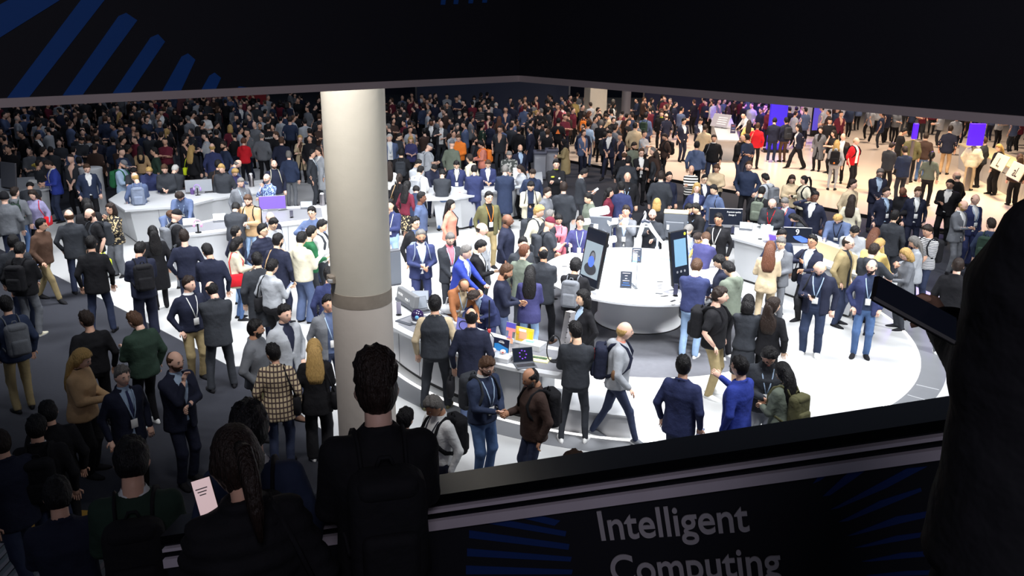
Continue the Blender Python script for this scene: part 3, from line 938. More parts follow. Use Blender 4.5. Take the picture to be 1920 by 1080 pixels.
def totebag(MW, col, label, fem, lean, inhand, side):
    s = 1 if side == 'R' else -1
    key = ('tote', inhand, s)
    if key not in CACHE:
        c = np.array((s * .30, .0, .60) if inhand else (s * .245, -.02, .93))
        w = (.05, .15, .13)
        bm = MB().box(tuple(c), (w[0] * 2, w[1] * 2, w[2] * 2), bev=.03)
        mesh_of(key, 'shoulder_bag', bm.v, bm.f, 1)
        top = c + np.array([0, 0, w[2] - .01])
        if inhand: pts = [top + (0, -.08, 0), top + (0, -.03, .15), top + (0, .03, .15), top + (0, .08, 0)]
        else: pts = [top + (0, -.1, 0), np.array((s * .16, -.13, 1.30)), np.array((s * .10, -.06, 1.475)), np.array((s * .105, .03, 1.475)), np.array((s * .16, .15, 1.30)), top + (0, .1, 0)]
        V, Fc = tube(pts, .011, 6); mesh_of(('totes',) + key, 'strap', V, Fc, 1)
    r = inst('shoulder_bag', CACHE[key], [fab(col)], None); tag(r, label, 'bag', 'bags carried by visitors'); r.matrix_world = MW
    inst('strap', CACHE[('totes',) + key], [fab(col)], r)

def held(MW, p, kind, col, who, pose):
    tilt = 35 if pose in ('p1', 'p2', 'fr', 'g1', 'st', 'hs', 'ge') else 85
    if kind == 'ph' or kind == 'tb':
        w, h = (.074, .155) if kind == 'ph' else (.17, .24)
        if ('ph', kind) not in CACHE:
            b = MB().box((0, 0, 0), (w, h, .009), bev=.003); mesh_of(('ph', kind), 'phone', b.v, b.f, 1)
            b = MB().box((0, -.001, .005), (w * .92, h * .94, .001)); mesh_of(('phs', kind), 'screen', b.v, b.f, 1)
        r = inst('phone' if kind == 'ph' else 'tablet', CACHE[('ph', kind)], [fab('bk')], None)
        inst('screen', CACHE[('phs', kind)], [mat('phone_screen', (120, 130, 160), .1, emit=(150, 160, 200), estr=.35)], r)
        nm = 'smartphone' if kind == 'ph' else 'tablet'
        tag(r, ' '.join((nm + ' held by the ' + who).split()[:16]), 'phone' if kind == 'ph' else 'tablet', 'devices held by visitors')
    elif kind == 'pp':
        b = MB().box((0, 0, 0), (.21, .29, .006))
        r = mk('paper_sheet', b.v, b.f, fab(col or 'wh'), smooth=False); tag(r, ' '.join(('papers held by the ' + who).split()[:16]), 'paper', 'papers held by visitors')
    elif kind == 'cm':
        b = MB().box((0, 0, 0), (.13, .07, .09), bev=.012).lathe((0, .09, 0), [(.001, -.04), (.036, -.04), (.036, .04), (.001, .04)], 12)
        r = mk('camera_body', b.v, b.f, fab('bk'), smooth=False); r.name = 'photo_camera'; tag(r, ' '.join(('black photo camera held up by the ' + who).split()[:16]), 'camera'); tilt = 0
    else:
        b = MB().lathe((0, 0, 0), [(.028, -.06), (.038, .06)], 12)
        r = mk('paper_cup', b.v, b.f, fab('wh')); tag(r, ' '.join(('paper cup held by the ' + who).split()[:16]), 'cup'); tilt = 0
    M2 = MW.copy(); sx = MW.to_scale()
    Rm = MW.to_quaternion().to_matrix().to_4x4()
    r.matrix_world = Matrix.Translation(MW @ Vector(p)) @ Rm @ Matrix.Rotation(math.radians(tilt), 4, 'X')

def parse_ex(s):
    d = {}
    for t in s.replace(' ', '').split(','):
        if not t or t == '-': continue
        k, _, v = t.partition('=')
        d[k] = v
    return d

PLACED = []
def place_row(row, i):
    a, label = row.split('|', 1)
    f = a.split()
    x, y, fac, pose, hairc, top, bot = float(f[0]), float(f[1]), float(f[2]), f[3], f[4], f[5], f[6]
    ex = parse_ex(f[7] if len(f) > 7 else '')
    label = label.strip()
    fem = 'woman' in label.split(' with ')[0].split() or 'woman' in label or 'girl' in label
    if 'f' in ex: fem = True
    if 'm' in ex: fem = False
    rng = np.random.default_rng(1000 + i)
    h = float(ex.get('h', (1.66 if fem else 1.765) + rng.uniform(-.035, .035)))
    lean = float(ex.get('ln_', LEAN.get(pose, 0)))
    hh = h - (h - .95 * h / 1.765) * (1 - math.cos(math.radians(lean)))   # head drops when leaning
    z0 = float(ex.get('z', 0))
    if 'stp' in ex:
        P = at_depth(x, y, float(ex['d'])); zt = tread_z(P[1]); h = h + (P[2] - hh - zt); P[2] = zt
    elif 'rp' in ex:
        v = ray(x, y); t = 3.0
        for _ in range(60):
            P = CAM + v * t
            t += ((P[2] - hh) - ramp_z(P[0])) * .6
        P = CAM + v * t
        zt = ramp_z(P[0])
        h = h + (P[2] - hh - zt); P[2] = zt
    elif 'd' in ex:
        P = at_depth(x, y, float(ex['d'])); P[2] -= hh
    else:
        P = at_z(x, y, z0 + hh); P[2] = z0
    tc = -P[:2] / np.linalg.norm(P[:2]); rt = np.array([-tc[1], tc[0]])
    a_ = math.radians(fac)
    fv = tc * math.cos(a_) + rt * math.sin(a_)
    yaw = math.atan2(-fv[0], fv[1])
    if lean: P[:2] -= fv * math.sin(math.radians(lean)) * .72
    dist = np.linalg.norm(P - CAM)
    lod = 0 if dist < 14.5 else (1 if dist < 21 else (2 if dist < 31 else 3))
    PLACED.append((P[0], P[1], x, y, dist))
    return add_person(Vector(P), yaw, h, pose, hairc, top, bot, ex, label, lod, rng, fem)
# ------------------------------------------------------------------ the hall
def gloss_floor(key, rgb, rough, n, scale=2.0):
    return mat(key, rgb, rough=rough, noise=n, nscale=scale, bump=.04, bscale=40)
M_CARPET = mat('carpet', (39, 41, 50), .95, noise=.22, nscale=14, bump=.3, bscale=180)
M_WHITEF = gloss_floor('white_floor', (186, 187, 187), .32, .05)
M_GREYC = mat('grey_carpet', (96, 97, 103), .95, noise=.14, nscale=10, bump=.3, bscale=160)
M_RING = mat('ring_floor', (112, 114, 118), .5, noise=.08, nscale=4)
M_PINKF = gloss_floor('warm_floor', (214, 196, 178), .22, .05, .6)
M_WHITE = mat('white_laminate', (182, 184, 187), .35, noise=.02, nscale=3)
M_GREYL = mat('grey_laminate', (118, 119, 124), .4, noise=.04, nscale=3)
M_SILV = mat('brushed_metal', (150, 146, 148), .35, 1.0, noise=.12, nscale=8)
M_BLACK = mat('black_plastic', (18, 18, 20), .35)
M_DARK = mat('dark_panel', (16, 17, 27), .75, noise=.1, nscale=4)
M_ALU = mat('dull_aluminium', (214, 203, 212), .5, noise=.08, nscale=6)
M_ALU2 = mat('dark_aluminium', (206, 190, 186), .4, noise=.15, nscale=3)
M_BLUE = mat('blue_print', (8, 74, 150), .7, noise=.1, nscale=6)
M_CONC = mat('painted_concrete', (198, 193, 180), .55, noise=.07, nscale=3, bump=.15, bscale=10)
M_CONC2 = mat('painted_concrete_lower', (190, 182, 174), .6, noise=.05, nscale=3, bump=.15, bscale=10)
M_SCREEN = mat('dark_screen', (26, 30, 40), .15)
M_LED = mat('led_strip', (255, 255, 255), .4, emit=(255, 250, 250), estr=1.6)
M_CREAM = mat('cream_panel', (222, 204, 160), .45)
M_TEXT = mat('white_print', (232, 232, 230), .6)
M_TEXTG = mat('grey_print', (190, 184, 188), .6)
M_ACR = mat('clear_acrylic', (235, 240, 245), .05, trans=.92)

def P2(px, z):
    return [tuple(at_z(x, y, z)[:2]) for x, y in px]

def struct(o):
    o['kind'] = 'structure'; return o

b = MB().box((4, 30, -.1), (90, 84, .2)); struct(b.build('floor', M_CARPET))
SCX, SCY = 2.42, 16.0
def circ(r, a0, a1, n):
    return [(SCX + r * math.cos(math.radians(a0 + (a1 - a0) * i / n)), SCY + r * math.sin(math.radians(a0 + (a1 - a0) * i / n))) for i in range(n + 1)]
poly = [(-13.5, 21.2), (-10.5, 18.6), (-7.6, 15.98), (-4.75, 13.35)] + circ(7.1, 201, 385, 60) + [(8.6, 19.4), (6.2, 21.2), (3.6, 23.5), (1.2, 27.2), (-4.0, 29.5), (-9.0, 36.0), (-11.5, 36.0), (-11.0, 27.0), (-13.5, 25.5)]
struct(MB().prism(poly, 0, .012).build('floor_booth', M_WHITEF))
struct(MB().lathe((SCX, SCY, .0), [(.001, .013), (2.9, .013), (2.9, .017), (.001, .017)], 72).build('floor_carpet_disc', M_GREYC))
struct(MB().arc((SCX, SCY), 5.22, 5.62, .010, .016, math.radians(180), math.radians(400), 90).build('floor_ring', M_RING))
struct(MB().arc((SCX, SCY), 5.155, 5.205, .010, .022, math.radians(182), math.radians(398), 110).build('trim_1', M_LED))
bm = MB()
for a in (-47.5, -41.5, -35.8):
    ca, sa = math.cos(math.radians(a)), math.sin(math.radians(a))
    bm.box((SCX + 5.42 * ca, SCY + 5.42 * sa, .018), (.34, .02, .004), math.radians(a))
struct(bm.build('trim_2', M_WHITE))
pk = [(-3.0, 41.2), (2.35, 35.05), (7.35, 29.3), (12.0, 24.0), (21.0, 14.0), (46, 14), (46, 64), (-3.0, 64)]
struct(MB().prism(pk, 0, .10).build('floor_raised', M_PINKF))
bm = MB()
for (a, c) in zip(pk[:4], pk[1:5]):
    L = math.hypot(c[0] - a[0], c[1] - a[1]); bm.box(((a[0] + c[0]) / 2 - .03, (a[1] + c[1]) / 2 - .03, .05), (L, .03, .104), math.atan2(c[1] - a[1], c[0] - a[0]))
struct(bm.build('trim_3', M_BLACK))
M_WALLN = mat('wall_navy', (30, 33, 52), .8, noise=.1, nscale=1)
struct(MB().box((4, 66, 6), (90, .3, 12)).build('wall_back', M_WALLN))
struct(MB().box((-36, 34, 6), (.3, 64, 12)).build('wall_left', M_WALLN))
struct(MB().box((44, 34, 6), (.3, 64, 12)).build('wall_right', M_WALLN))
# exhibition partitions behind the crowd
def partition(x0, y0, x1, y1, h, m, label, trim=True):
    L = math.hypot(x1 - x0, y1 - y0); rz = math.atan2(y1 - y0, x1 - x0)
    r = MB().box(((x0 + x1) / 2, (y0 + y1) / 2, h / 2), (L, .12, h), rz).build('partition_wall', m)
    tag(r, label, 'partition')
    e = MB()
    for t in (0, 1):
        e.box((x0 + (x1 - x0) * t, y0 + (y1 - y0) * t - .05, h / 2), (.09, .12, h), rz)
    e.build('edge_post', M_SILV, r)
partition(-15.2, 47.0, -13.3, 47.0, 4.2, mat('red_panel', (150, 36, 44), .6), 'red partition panel with pale posts behind the dark crowd')
partition(-19.5, 47.5, -15.6, 47.0, 4.2, mat('rose_panel', (150, 96, 100), .6), 'rose grey partition panel beside the red panel')
partition(-5.5, 49.0, 3.0, 47.5, 4.5, mat('blue_panel', (44, 52, 78), .6), 'long dark blue partition wall behind the crowd beyond the column')
partition(7.2, 48.5, 13.4, 46.5, 4.5, mat('navy_panel', (30, 36, 72), .6), 'navy partition wall behind the round pillar')
partition(13.8, 46.0, 17.2, 45.0, 4.5, mat('pale_panel', (200, 200, 215), .5), 'pale partition wall washed in violet light')

# round concrete column in front of the booth
COLX, COLY = at_depth(677, 523, 10.0)[:2]
cr = 109 / 1600 * 10.35 / 2
r = MB().lathe((COLX, COLY, 0), [(cr * 1.005, 0), (cr * 1.002, 2.6), (cr * .99, 2.61)], 40).build('concrete_column', M_CONC2, smooth=True)
tag(r, 'thick round pale concrete column standing before the white booth', 'column')
MB().lathe((COLX, COLY, 2.6), [(cr * .99, 0), (cr * .985, 6.5)], 40).build('upper_shaft', M_CONC, r, smooth=True)
MB().lathe((COLX, COLY, 2.50), [(cr * 1.008, 0), (cr * 1.004, .16)], 40).build('dark_band', mat('scuffed_band', (150, 140, 128), .7, noise=.3, nscale=8), r, smooth=True)
jb = at_depth(633, 517, 9.9)
jbp = MB().box((COLX - cr * .86, COLY - cr * .62, jb[2]), (.07, .12, .10), .6, .012).build('junction_box', mat('scuffed_band', (0, 0, 0)), r)
MB().box((COLX - cr * .86, COLY - cr * .62 - .05, jb[2] - .01), (.05, .05, .05), .6, .008).build('cable_plug', M_WHITE, jbp)

# far pillars
r = MB().box((3.95, 42.4, 3), (.88, .88, 6), .25, .02).build('square_pillar', M_CONC); tag(r, 'white square pillar behind the round welcome desk', 'pillar')
MB().box((3.95, 42.4, .08), (.96, .96, .16), .25, .02).build('plinth', M_SILV, r)
r = MB().lathe((5.35, 41.6, .1), [(.22, 0), (.22, 6)], 20).build('round_pillar', mat('grey_paint', (96, 96, 104), .5), smooth=True); tag(r, 'slim grey round pillar on the warm floor', 'pillar')
MB().lathe((5.35, 41.6, .1), [(.27, 0), (.27, .06)], 20).build('base_ring', M_SILV, r)

# ------------------------------------------------------------------ dark upper walkway: fascia, parapet, ramp and stairs
def wall_dir(p, q):
    v = np.array([q[0] - p[0], q[1] - p[1], 0.0]); L = np.linalg.norm(v); return v / L, L
FC = (0.03, 5.55); FL = (-2.18, 3.67); FR = (2.04, 3.45); FZ = 5.32
def ext(a, c, k): return (a[0] + (c[0] - a[0]) * k, a[1] + (c[1] - a[1]) * k)
def slab(name, p, q, z0, z1, t, m, out=1):
    u, L = wall_dir(p, q); n = np.array([-u[1], u[0], 0]) * out
    pts = [np.array([p[0], p[1], 0]), np.array([q[0], q[1], 0]), np.array([q[0], q[1], 0]) + n * t, np.array([p[0], p[1], 0]) + n * t]
    return MB().prism([tuple(v[:2]) for v in pts], z0, z1).build(name, m)
for nm, E0, o in (('fascia_left', ext(FC, FL, 2.6), -1), ('fascia_right', ext(FC, FR, 2.6), 1)):
    w = slab('overhead_fascia', FC, E0, FZ + .045, 8.2, .18, M_DARK, o)
    tag(w, 'dark overhead fascia with printed blue rays' if o < 0 else 'plain dark overhead fascia running over the bright hall', 'fascia', 'overhead fascias of the walkway')
    u, L = wall_dir(FC, E0); n = np.array([-u[1], u[0], 0]) * o
    p0 = np.array([*FC, 0]) - n * .02; p1 = np.array([*E0, 0]) - n * .02
    t = slab('metal_trim', tuple(p0[:2]), tuple(p1[:2]), FZ + .008, FZ + .046, .22, M_ALU2, o); t.parent = w
    q0 = np.array([*FC, 0]) + n * .16; q1 = np.array([*E0, 0]) + n * .16
    t = slab('light_catch_ledge', tuple(q0[:2]), tuple(q1[:2]), FZ + .005, FZ + .03, .42, mat('ledge_metal', (88, 80, 84) if o < 0 else (80, 68, 82), .45, .3, noise=.2, nscale=3), o); t.parent = w  # ledge added to catch lamp light and brighten the trim line
    if o < 0: FASL, FAN, FAP = w, -n, np.array([*FC, 0.0])

def on_plane(px, py, p, n):
    v = ray(px, py); t = ((p - CAM) @ n) / (v @ n)
    return CAM + v * t

def stripe(quad, p, n, m, parent, off=.004, th=.006):
    q = [on_plane(x, y, p, n) for x, y in quad]
    q = [v + n * off for v in q]
    f = [v - n * th for v in q]
    k = len(q)
    return mk('printed_ray', q + f, [tuple(range(k)), tuple(range(2 * k - 1, k - 1, -1))] + [(i, i + k, (i + 1) % k + k, (i + 1) % k) for i in range(k)], m, parent, smooth=False)
n_ = FAN if (CAM - FAP) @ FAN > 0 else -FAN
for q in ([(-40, 95), (-40, 30), (70, -30), (160, -30)], [(8, 190), (48, 190), (215, -25), (170, -25)], [(112, 186), (150, 184), (257, 38), (236, 24), (222, 30)], [(206, 182), (240, 180), (309, 78), (296, 64), (282, 70)],
          [(300, 178), (336, 176), (366, 112), (352, 100), (340, 106)], [(374, 174), (402, 172), (414, 146), (402, 136), (392, 142)], [(438, 169), (460, 168), (466, 164), (448, 162)]):
    stripe(q, FAP, n_, M_BLUE, FASL)
for x in (828, 852, 880, 906):
    stripe([(x, -14), (x + 9, -14), (x + 6, 9 - (x - 828) * .05), (x - 2, 9 - (x - 828) * .05)], FAP, n_, M_BLUE, FASL)

# parapet of the ramp, wall plane worked out from the lettering
SCL = 3.9 / 3.3
def sc3(v): return CAM + (np.array(v) - CAM) * SCL
TO = sc3((0.36241, 2.85062, 3.79866)); TU = np.array([.96995, -.15269, .18942]); TV = np.array([-.19371, -.01359, .98096])
TN = np.array([-.14885, -.98886, 0.0]); TN /= np.linalg.norm(TN)
def pp(x, y, off=0.0): return on_plane(x, y, TO + TN * off, TN)
A0 = pp(880, 918); B0 = pp(1750, 788)
ed = (B0 - A0) / np.linalg.norm(B0 - A0)
LE = A0 - ed * 1.62; RE = B0 + ed * 1.5
TE = CAM + ed * 0
def sloped(name, top0, top1, h, t, m, parent=None, off=0.0):
    q = []
    for s in (off, off - t):
        q += [LEp + TN * s for LEp in (top0, top1, top1 - np.array([0, 0, h]), top0 - np.array([0, 0, h]))]
    return mk(name, q, [(0, 1, 2, 3), (7, 6, 5, 4), (0, 4, 5, 1), (1, 5, 6, 2), (2, 6, 7, 3), (3, 7, 4, 0)], m, parent, smooth=False)
PAR = sloped('ramp_parapet', LE - np.array([0, 0, .02]), RE - np.array([0, 0, .02]), 2.2, .14, M_DARK)
tag(PAR, 'dark sloping parapet panel lettered Intelligent Computing with blue rays', 'parapet')
sloped('cap_rail', LE + np.array([0, 0, .012]), RE + np.array([0, 0, .012]), .05, .20, mat('black_metal', (34, 36, 42), .3, .8), PAR, .03)
dz = np.array([0, 0, 1.0])
sloped('metal_moulding', LE - dz * .065, RE - dz * .065, .018, .05, M_ALU, PAR, .028)
sloped('dark_groove', LE - dz * .083, RE - dz * .083, .042, .03, mat('black_metal', (0, 0, 0)), PAR, .010)
sloped('metal_moulding', LE - dz * .122, RE - dz * .122, .050, .05, M_ALU, PAR, .034)

def text(body, origin, U, V, size, m, parent, sx=1.0, name='lettering', depth=.003, align='LEFT', bold=0.0):
    c = bpy.data.curves.new('letters', 'FONT'); c.body = body; c.size = size; c.extrude = depth; c.align_x = align; c.offset = bold * .1
    o = bpy.data.objects.new('letters', c); COL.objects.link(o)
    dg = bpy.context.evaluated_depsgraph_get(); me = bpy.data.meshes.new_from_object(o.evaluated_get(dg))
    bpy.data.objects.remove(o)
    U = np.asarray(U, float); U = U / np.linalg.norm(U); V = np.asarray(V, float); V = V / np.linalg.norm(V); N = np.cross(U, V)
    M = Matrix(((U[0] * sx, V[0], N[0], origin[0]), (U[1] * sx, V[1], N[1], origin[1]), (U[2] * sx, V[2], N[2], origin[2]), (0, 0, 0, 1)))
    me.transform(M); me.materials.clear(); me.materials.append(m)
    t = bpy.data.objects.new(name, me); COL.objects.link(t)
    if parent is not None: t.parent = parent; t.matrix_parent_inverse = parent.matrix_world.inverted()
    return t
KT = .18621 * SCL
to = TO + TN * .006
text('Intelligent', to - TU * .07 * KT, TU, TV, KT, M_TEXTG, PAR, .766, bold=.028)
o2 = pp(1147, 1094, .006)
text('Computing', o2, TU, TV, KT, M_TEXTG, PAR, .766, bold=.028)
# lower left letter W whose top shows under the man with the backpack
text('W', pp(556, 1110, .006), TU, TV, KT * 1.08, M_TEXTG, PAR, .766, bold=.028)
for q in ([(1524, 906), (1538, 900), (1568, 876), (1545, 878)], [(1542, 930), (1556, 928), (1600, 898), (1640, 868), (1600, 876)], [(1556, 955), (1572, 952), (1660, 915), (1738, 874), (1700, 878)],
          [(1572, 978), (1590, 976), (1660, 948), (1728, 920), (1726, 914), (1650, 938)], [(1588, 1004), (1604, 1002), (1690, 980), (1742, 968), (1740, 958), (1680, 968)], [(1602, 1026), (1620, 1025), (1740, 1004), (1742, 996), (1680, 1004)],
          [(1616, 1052), (1632, 1052), (1760, 1040), (1760, 1032), (1690, 1036)], [(1624, 1078), (1640, 1080), (1780, 1076), (1780, 1068), (1700, 1070)],
          [(880, 975), (1060, 1005), (1062, 996), (880, 962)], [(880, 1008), (1066, 1030), (1068, 1020), (880, 994)], [(876, 1042), (1070, 1052), (1072, 1044), (876, 1028)], [(874, 1076), (1072, 1076), (1074, 1068), (874, 1060)], [(890, 950), (1040, 985), (1050, 976), (930, 944)]):
    stripe(q, TO, TN, mat('blue_print_deep', (10, 48, 112), .7), PAR)
# ramp slab under the onlookers
def ramp_z(x): return 2.66 + .27 * (x + .19)
x0, x1 = -1.9, 3.2
V = [(x0, .6, ramp_z(x0)), (x1, .2, ramp_z(x1)), (x1, 3.15, ramp_z(x1)), (x0, 3.85, ramp_z(x0))]
V += [(a, c, z - .2) for a, c, z in V]
struct(mk('floor_ramp', V, [(0, 1, 2, 3), (7, 6, 5, 4), (0, 4, 5, 1), (1, 5, 6, 2), (2, 6, 7, 3), (3, 7, 4, 0)], M_CARPET, smooth=False))
# stairs going down to the hall floor
st = empty('staircase', (-4.2, 7.0, 0)); tag(st, 'dark stairs leading down from the walkway to the hall floor', 'stairs')
NST = 14; RUN, RISE = .30, .165
for i in range(NST):
    zt = RISE * (i + 1); yb = 7.0 - RUN * i
    MB().box((0, yb - RUN / 2 - 7.0, zt / 2), (4.5, RUN, zt), 0, .01).build('step', mat('stair_dark', (40, 44, 52), .8, noise=.1, nscale=12), st)
def tread_z(y): return max(0.0, RISE * (math.floor((7.0 - y) / RUN) + 1)) if y < 7.0 else 0.0
lp = MB().box((-5.0, 7.75, .012), (3.2, .95, .024)).build('landing_plate', mat('ribbed_metal', (120, 128, 130), .45, .7)); tag(lp, 'ribbed metal landing plate at the foot of the stairs', 'floor plate')
for i in range(26):
    MB().box((-6.5 + i * .118, 7.75, .028), (.05, .93, .010)).build('rib', M_SILV, lp)
ys = MB().box((-5.6, 8.75, .006), (3.4, .42, .012), -.06).build('warning_strip', mat('yellow_vinyl', (176, 132, 40), .7, noise=.1)); tag(ys, 'yellow warning strip on the floor before the landing plate', 'floor marking')

# landing the photographer stands on, unseen roof slab added to block lamp light
struct(MB().box((1.1, -.1, 3.93), (4.6, 3.6, .24)).build('floor_deck', M_CARPET))
struct(MB().box((0, .8, 8.35), (14, 10.5, .2)).build('ceiling_light_block', M_DARK))
# ------------------------------------------------------------------ booth furniture
M_GLOWW = M_WHITE
def counter(name, label, top, inset, ztop=.98, parts=(), mtop=None, zt=.05, skirt=True):
    """white counter: overhanging top slab over a body whose front leans inwards, on a dark plinth"""
    c = np.mean(np.array(top), 0)
    ins = [tuple(c + (np.array(p) - c) * inset) for p in top]; ins2 = [tuple(c + (np.array(p) - c) * (inset - .06)) for p in top]
    n = len(top)
    if sum(top[i][0] * top[(i + 1) % n][1] - top[(i + 1) % n][0] * top[i][1] for i in range(n)) < 0:
        top, ins, ins2 = top[::-1], ins[::-1], ins2[::-1]
    v = [(p[0], p[1], .07) for p in ins2] + [(p[0], p[1], ztop - zt) for p in ins]
    r = mk(name, v, [tuple(range(n - 1, -1, -1)), tuple(range(n, 2 * n))] + [(i, (i + 1) % n, n + (i + 1) % n, n + i) for i in range(n)], M_WHITE, smooth=False)
    tag(r, label, 'counter')
    MB().prism(top, ztop - zt, ztop).build('counter_top', mtop or M_WHITE, r)
    MB().prism([tuple(c + (np.array(p) - c) * (inset - .1)) for p in top], .0, .07).build('plinth', M_BLACK, r)
    # vertical panel joints on the sides
    for i in range(n):
        a, d, a2, d2 = [np.array(q) for q in (ins2[i], ins2[(i + 1) % n], ins[i], ins[(i + 1) % n])]
        L = np.linalg.norm(d - a)
        if L < 1.2: continue
        for k in range(1, int(L / 1.0) + 1):
            t = k / (int(L / 1.0) + 1)
            p = a + (d - a) * t; q = a2 + (d2 - a2) * t; u = (d - a) / L; nn = np.array([u[1], -u[0]])
            w = u * .006
            vv = [(*(p - w + nn * .004), .08), (*(p + w + nn * .004), .08), (*(q + w + nn * .004), ztop - zt), (*(q - w + nn * .004), ztop - zt)]
            mk('panel_joint', vv, [(0, 1, 2, 3)], mat('joint_grey', (120, 122, 126), .6), r, smooth=False)
    return r

CZ = .98
cA = counter('display_counter', 'long white counter at the back with laptops and purple headphones', P2([(203, 374), (234, 394), (347, 386), (400, 373), (502, 357), (497, 336), (395, 348), (345, 356), (228, 358)], CZ), .93)
cB = counter('display_counter', 'white counter with grey inlay in front of the back counter', P2([(296, 452), (357, 441), (470, 428), (612, 411), (720, 398), (716, 378), (610, 384), (535, 387), (440, 402), (363, 418), (292, 430)], CZ), .93)
MB().prism(P2([(305, 446), (357, 436), (470, 423), (605, 407), (602, 390), (535, 392), (440, 406), (363, 422), (303, 433)], CZ), CZ, CZ + .006).build('grey_inlay', M_GREYL, cB)
cD = counter('display_counter', 'faceted white counter between visitors beyond the column', P2([(796, 374), (856, 372), (940, 357), (1018, 342), (1016, 322), (930, 332), (845, 342), (796, 346)], CZ), .86)
cE = counter('display_counter', 'white counter with the nine monitor beside the round table', P2([(1367, 444), (1433, 462), (1500, 482), (1560, 502), (1622, 520), (1652, 494), (1590, 466), (1530, 440), (1480, 426), (1395, 416), (1376, 424)], CZ), .92)

# arc counter in front
rC = MB().arc((SCX, SCY), 4.5, 5.03, .10, CZ - .05, math.radians(196), math.radians(247), 40).build('arc_counter', M_WHITE)
tag(rC, 'curved white counter lined with gadgets along the stage edge', 'counter')
MB().arc((SCX, SCY), 4.38, 5.40, CZ - .05, CZ, math.radians(195), math.radians(252), 44).build('counter_top', M_WHITE, rC)
MB().arc((SCX, SCY), 4.52, 5.26, CZ, CZ + .004, math.radians(216), math.radians(251.4), 40).build('grey_inlay', M_GREYL, rC)
MB().arc((SCX, SCY), 4.55, 4.98, .0, .10, math.radians(196), math.radians(247), 40).build('plinth', M_BLACK, rC)
for a in (203, 211, 219, 227, 235, 243):
    ca, sa = math.cos(math.radians(a)), math.sin(math.radians(a))
    MB().box((SCX + 5.031 * ca, SCY + 5.031 * sa, .5), (.006, .012, .82), math.radians(a)).build('panel_joint', mat('joint_grey', (120, 122, 126), .6), rC)
# low white plinth bench beside the arc counter
pb = MB().arc((SCX, SCY), 4.55, 5.10, .0, .34, math.radians(247.3), math.radians(262), 26).build('low_plinth', M_WHITE); tag(pb, 'low white plinth continuing from the end of the arc counter', 'plinth')
MB().arc((SCX, SCY), 4.50, 5.14, .34, .37, math.radians(247.3), math.radians(262.5), 26).build('plinth_top', M_WHITE, pb)

# round demo table
TZ = .98
rt = MB().lathe((2.5, 15.98, 0), [(.86, .03), (.80, .10), (.78, .90)], 48).build('round_table', mat('bounce_lit_laminate', (238, 239, 240), .4), smooth=True); tag(rt, 'big round white demo table standing on the grey carpet disc', 'table')  # base colour lightened to stand in for light bounced off the carpet
MB().lathe((2.5, 15.98, TZ - .07), [(.7, .0), (1.88, .0), (1.93, .02), (1.93, .055), (1.90, .07), (.001, .07)], 72).build('table_top', M_WHITE, rt)
MB().lathe((2.5, 15.98, 0), [(.88, 0), (.88, .03)], 48).build('plinth', M_BLACK, rt)
for a in (285,):
    ca, sa = math.cos(math.radians(a)), math.sin(math.radians(a))
    MB().box((2.5 + .775 * ca, 15.98 + .775 * sa, .48), (.01, .014, .80), math.radians(a)).build('panel_joint', mat('joint_dark', (60, 62, 66), .6), rt)
MB().arc((2.5, 15.98), .98, 1.16, TZ, TZ + .003, math.radians(28), math.radians(152), 40).build('blue_arc_print', mat('sky_print', (150, 198, 226), .3), rt)
MB().arc((2.5, 15.98), 1.16, 1.21, TZ, TZ + .003, math.radians(28), math.radians(152), 40).build('blue_arc_print', mat('sky_print2', (96, 168, 220), .3), rt)

def fit_quad(px, z_bot, z_top, depth_extra=0.0):
    """bottom corners on a level, top corners on another: a flat tilted panel frame"""
    bl, br = at_z(*px[3], z_bot), at_z(*px[2], z_bot)
    c = (bl + br) / 2
    u = br - bl; w = np.linalg.norm(u); u /= w
    best = None
    for k in range(90):                       # real height of the panel: the one that leaves it leaning back about ten degrees
        zt = z_bot + .08 + .015 * k
        v = (at_z(*px[0], zt) + at_z(*px[1], zt)) / 2 - c; v = v - u * (v @ u); h = np.linalg.norm(v); v = v / h
        n = np.cross(u, v); e = abs(n[2] - .17)
        if best is None or e < best[0]: best = (e, v, h)
    v, h = best[1], best[2]
    return c, u, v, np.cross(u, v), w, h

def panel(name, label, cat, c, u, v, n, w, h, t, mframe, mscreen, rim=.015, group=None, parent=None):
    M = Matrix(((u[0], v[0], n[0], c[0]), (u[1], v[1], n[1], c[1]), (u[2], v[2], n[2], c[2]), (0, 0, 0, 1)))
    r = MB().box((0, h / 2, -t / 2), (w, h, t), 0, min(.012, t * .4), M=M).build(name, mframe, parent)
    if label: tag(r, label, cat, group)
    if mscreen is not None:
        MB().box((0, h / 2, .0015), (w - 2 * rim, h - 2 * rim, .003), M=M).build('screen', mscreen, r)
    return r, M

def stand_to(r, p, zb, rad=.018):
    MB().lathe((p[0], p[1], zb), [(.11, 0), (.11, .012), (rad, .02), (rad, p[2] - zb)], 14).build('stand', M_SILV, r)

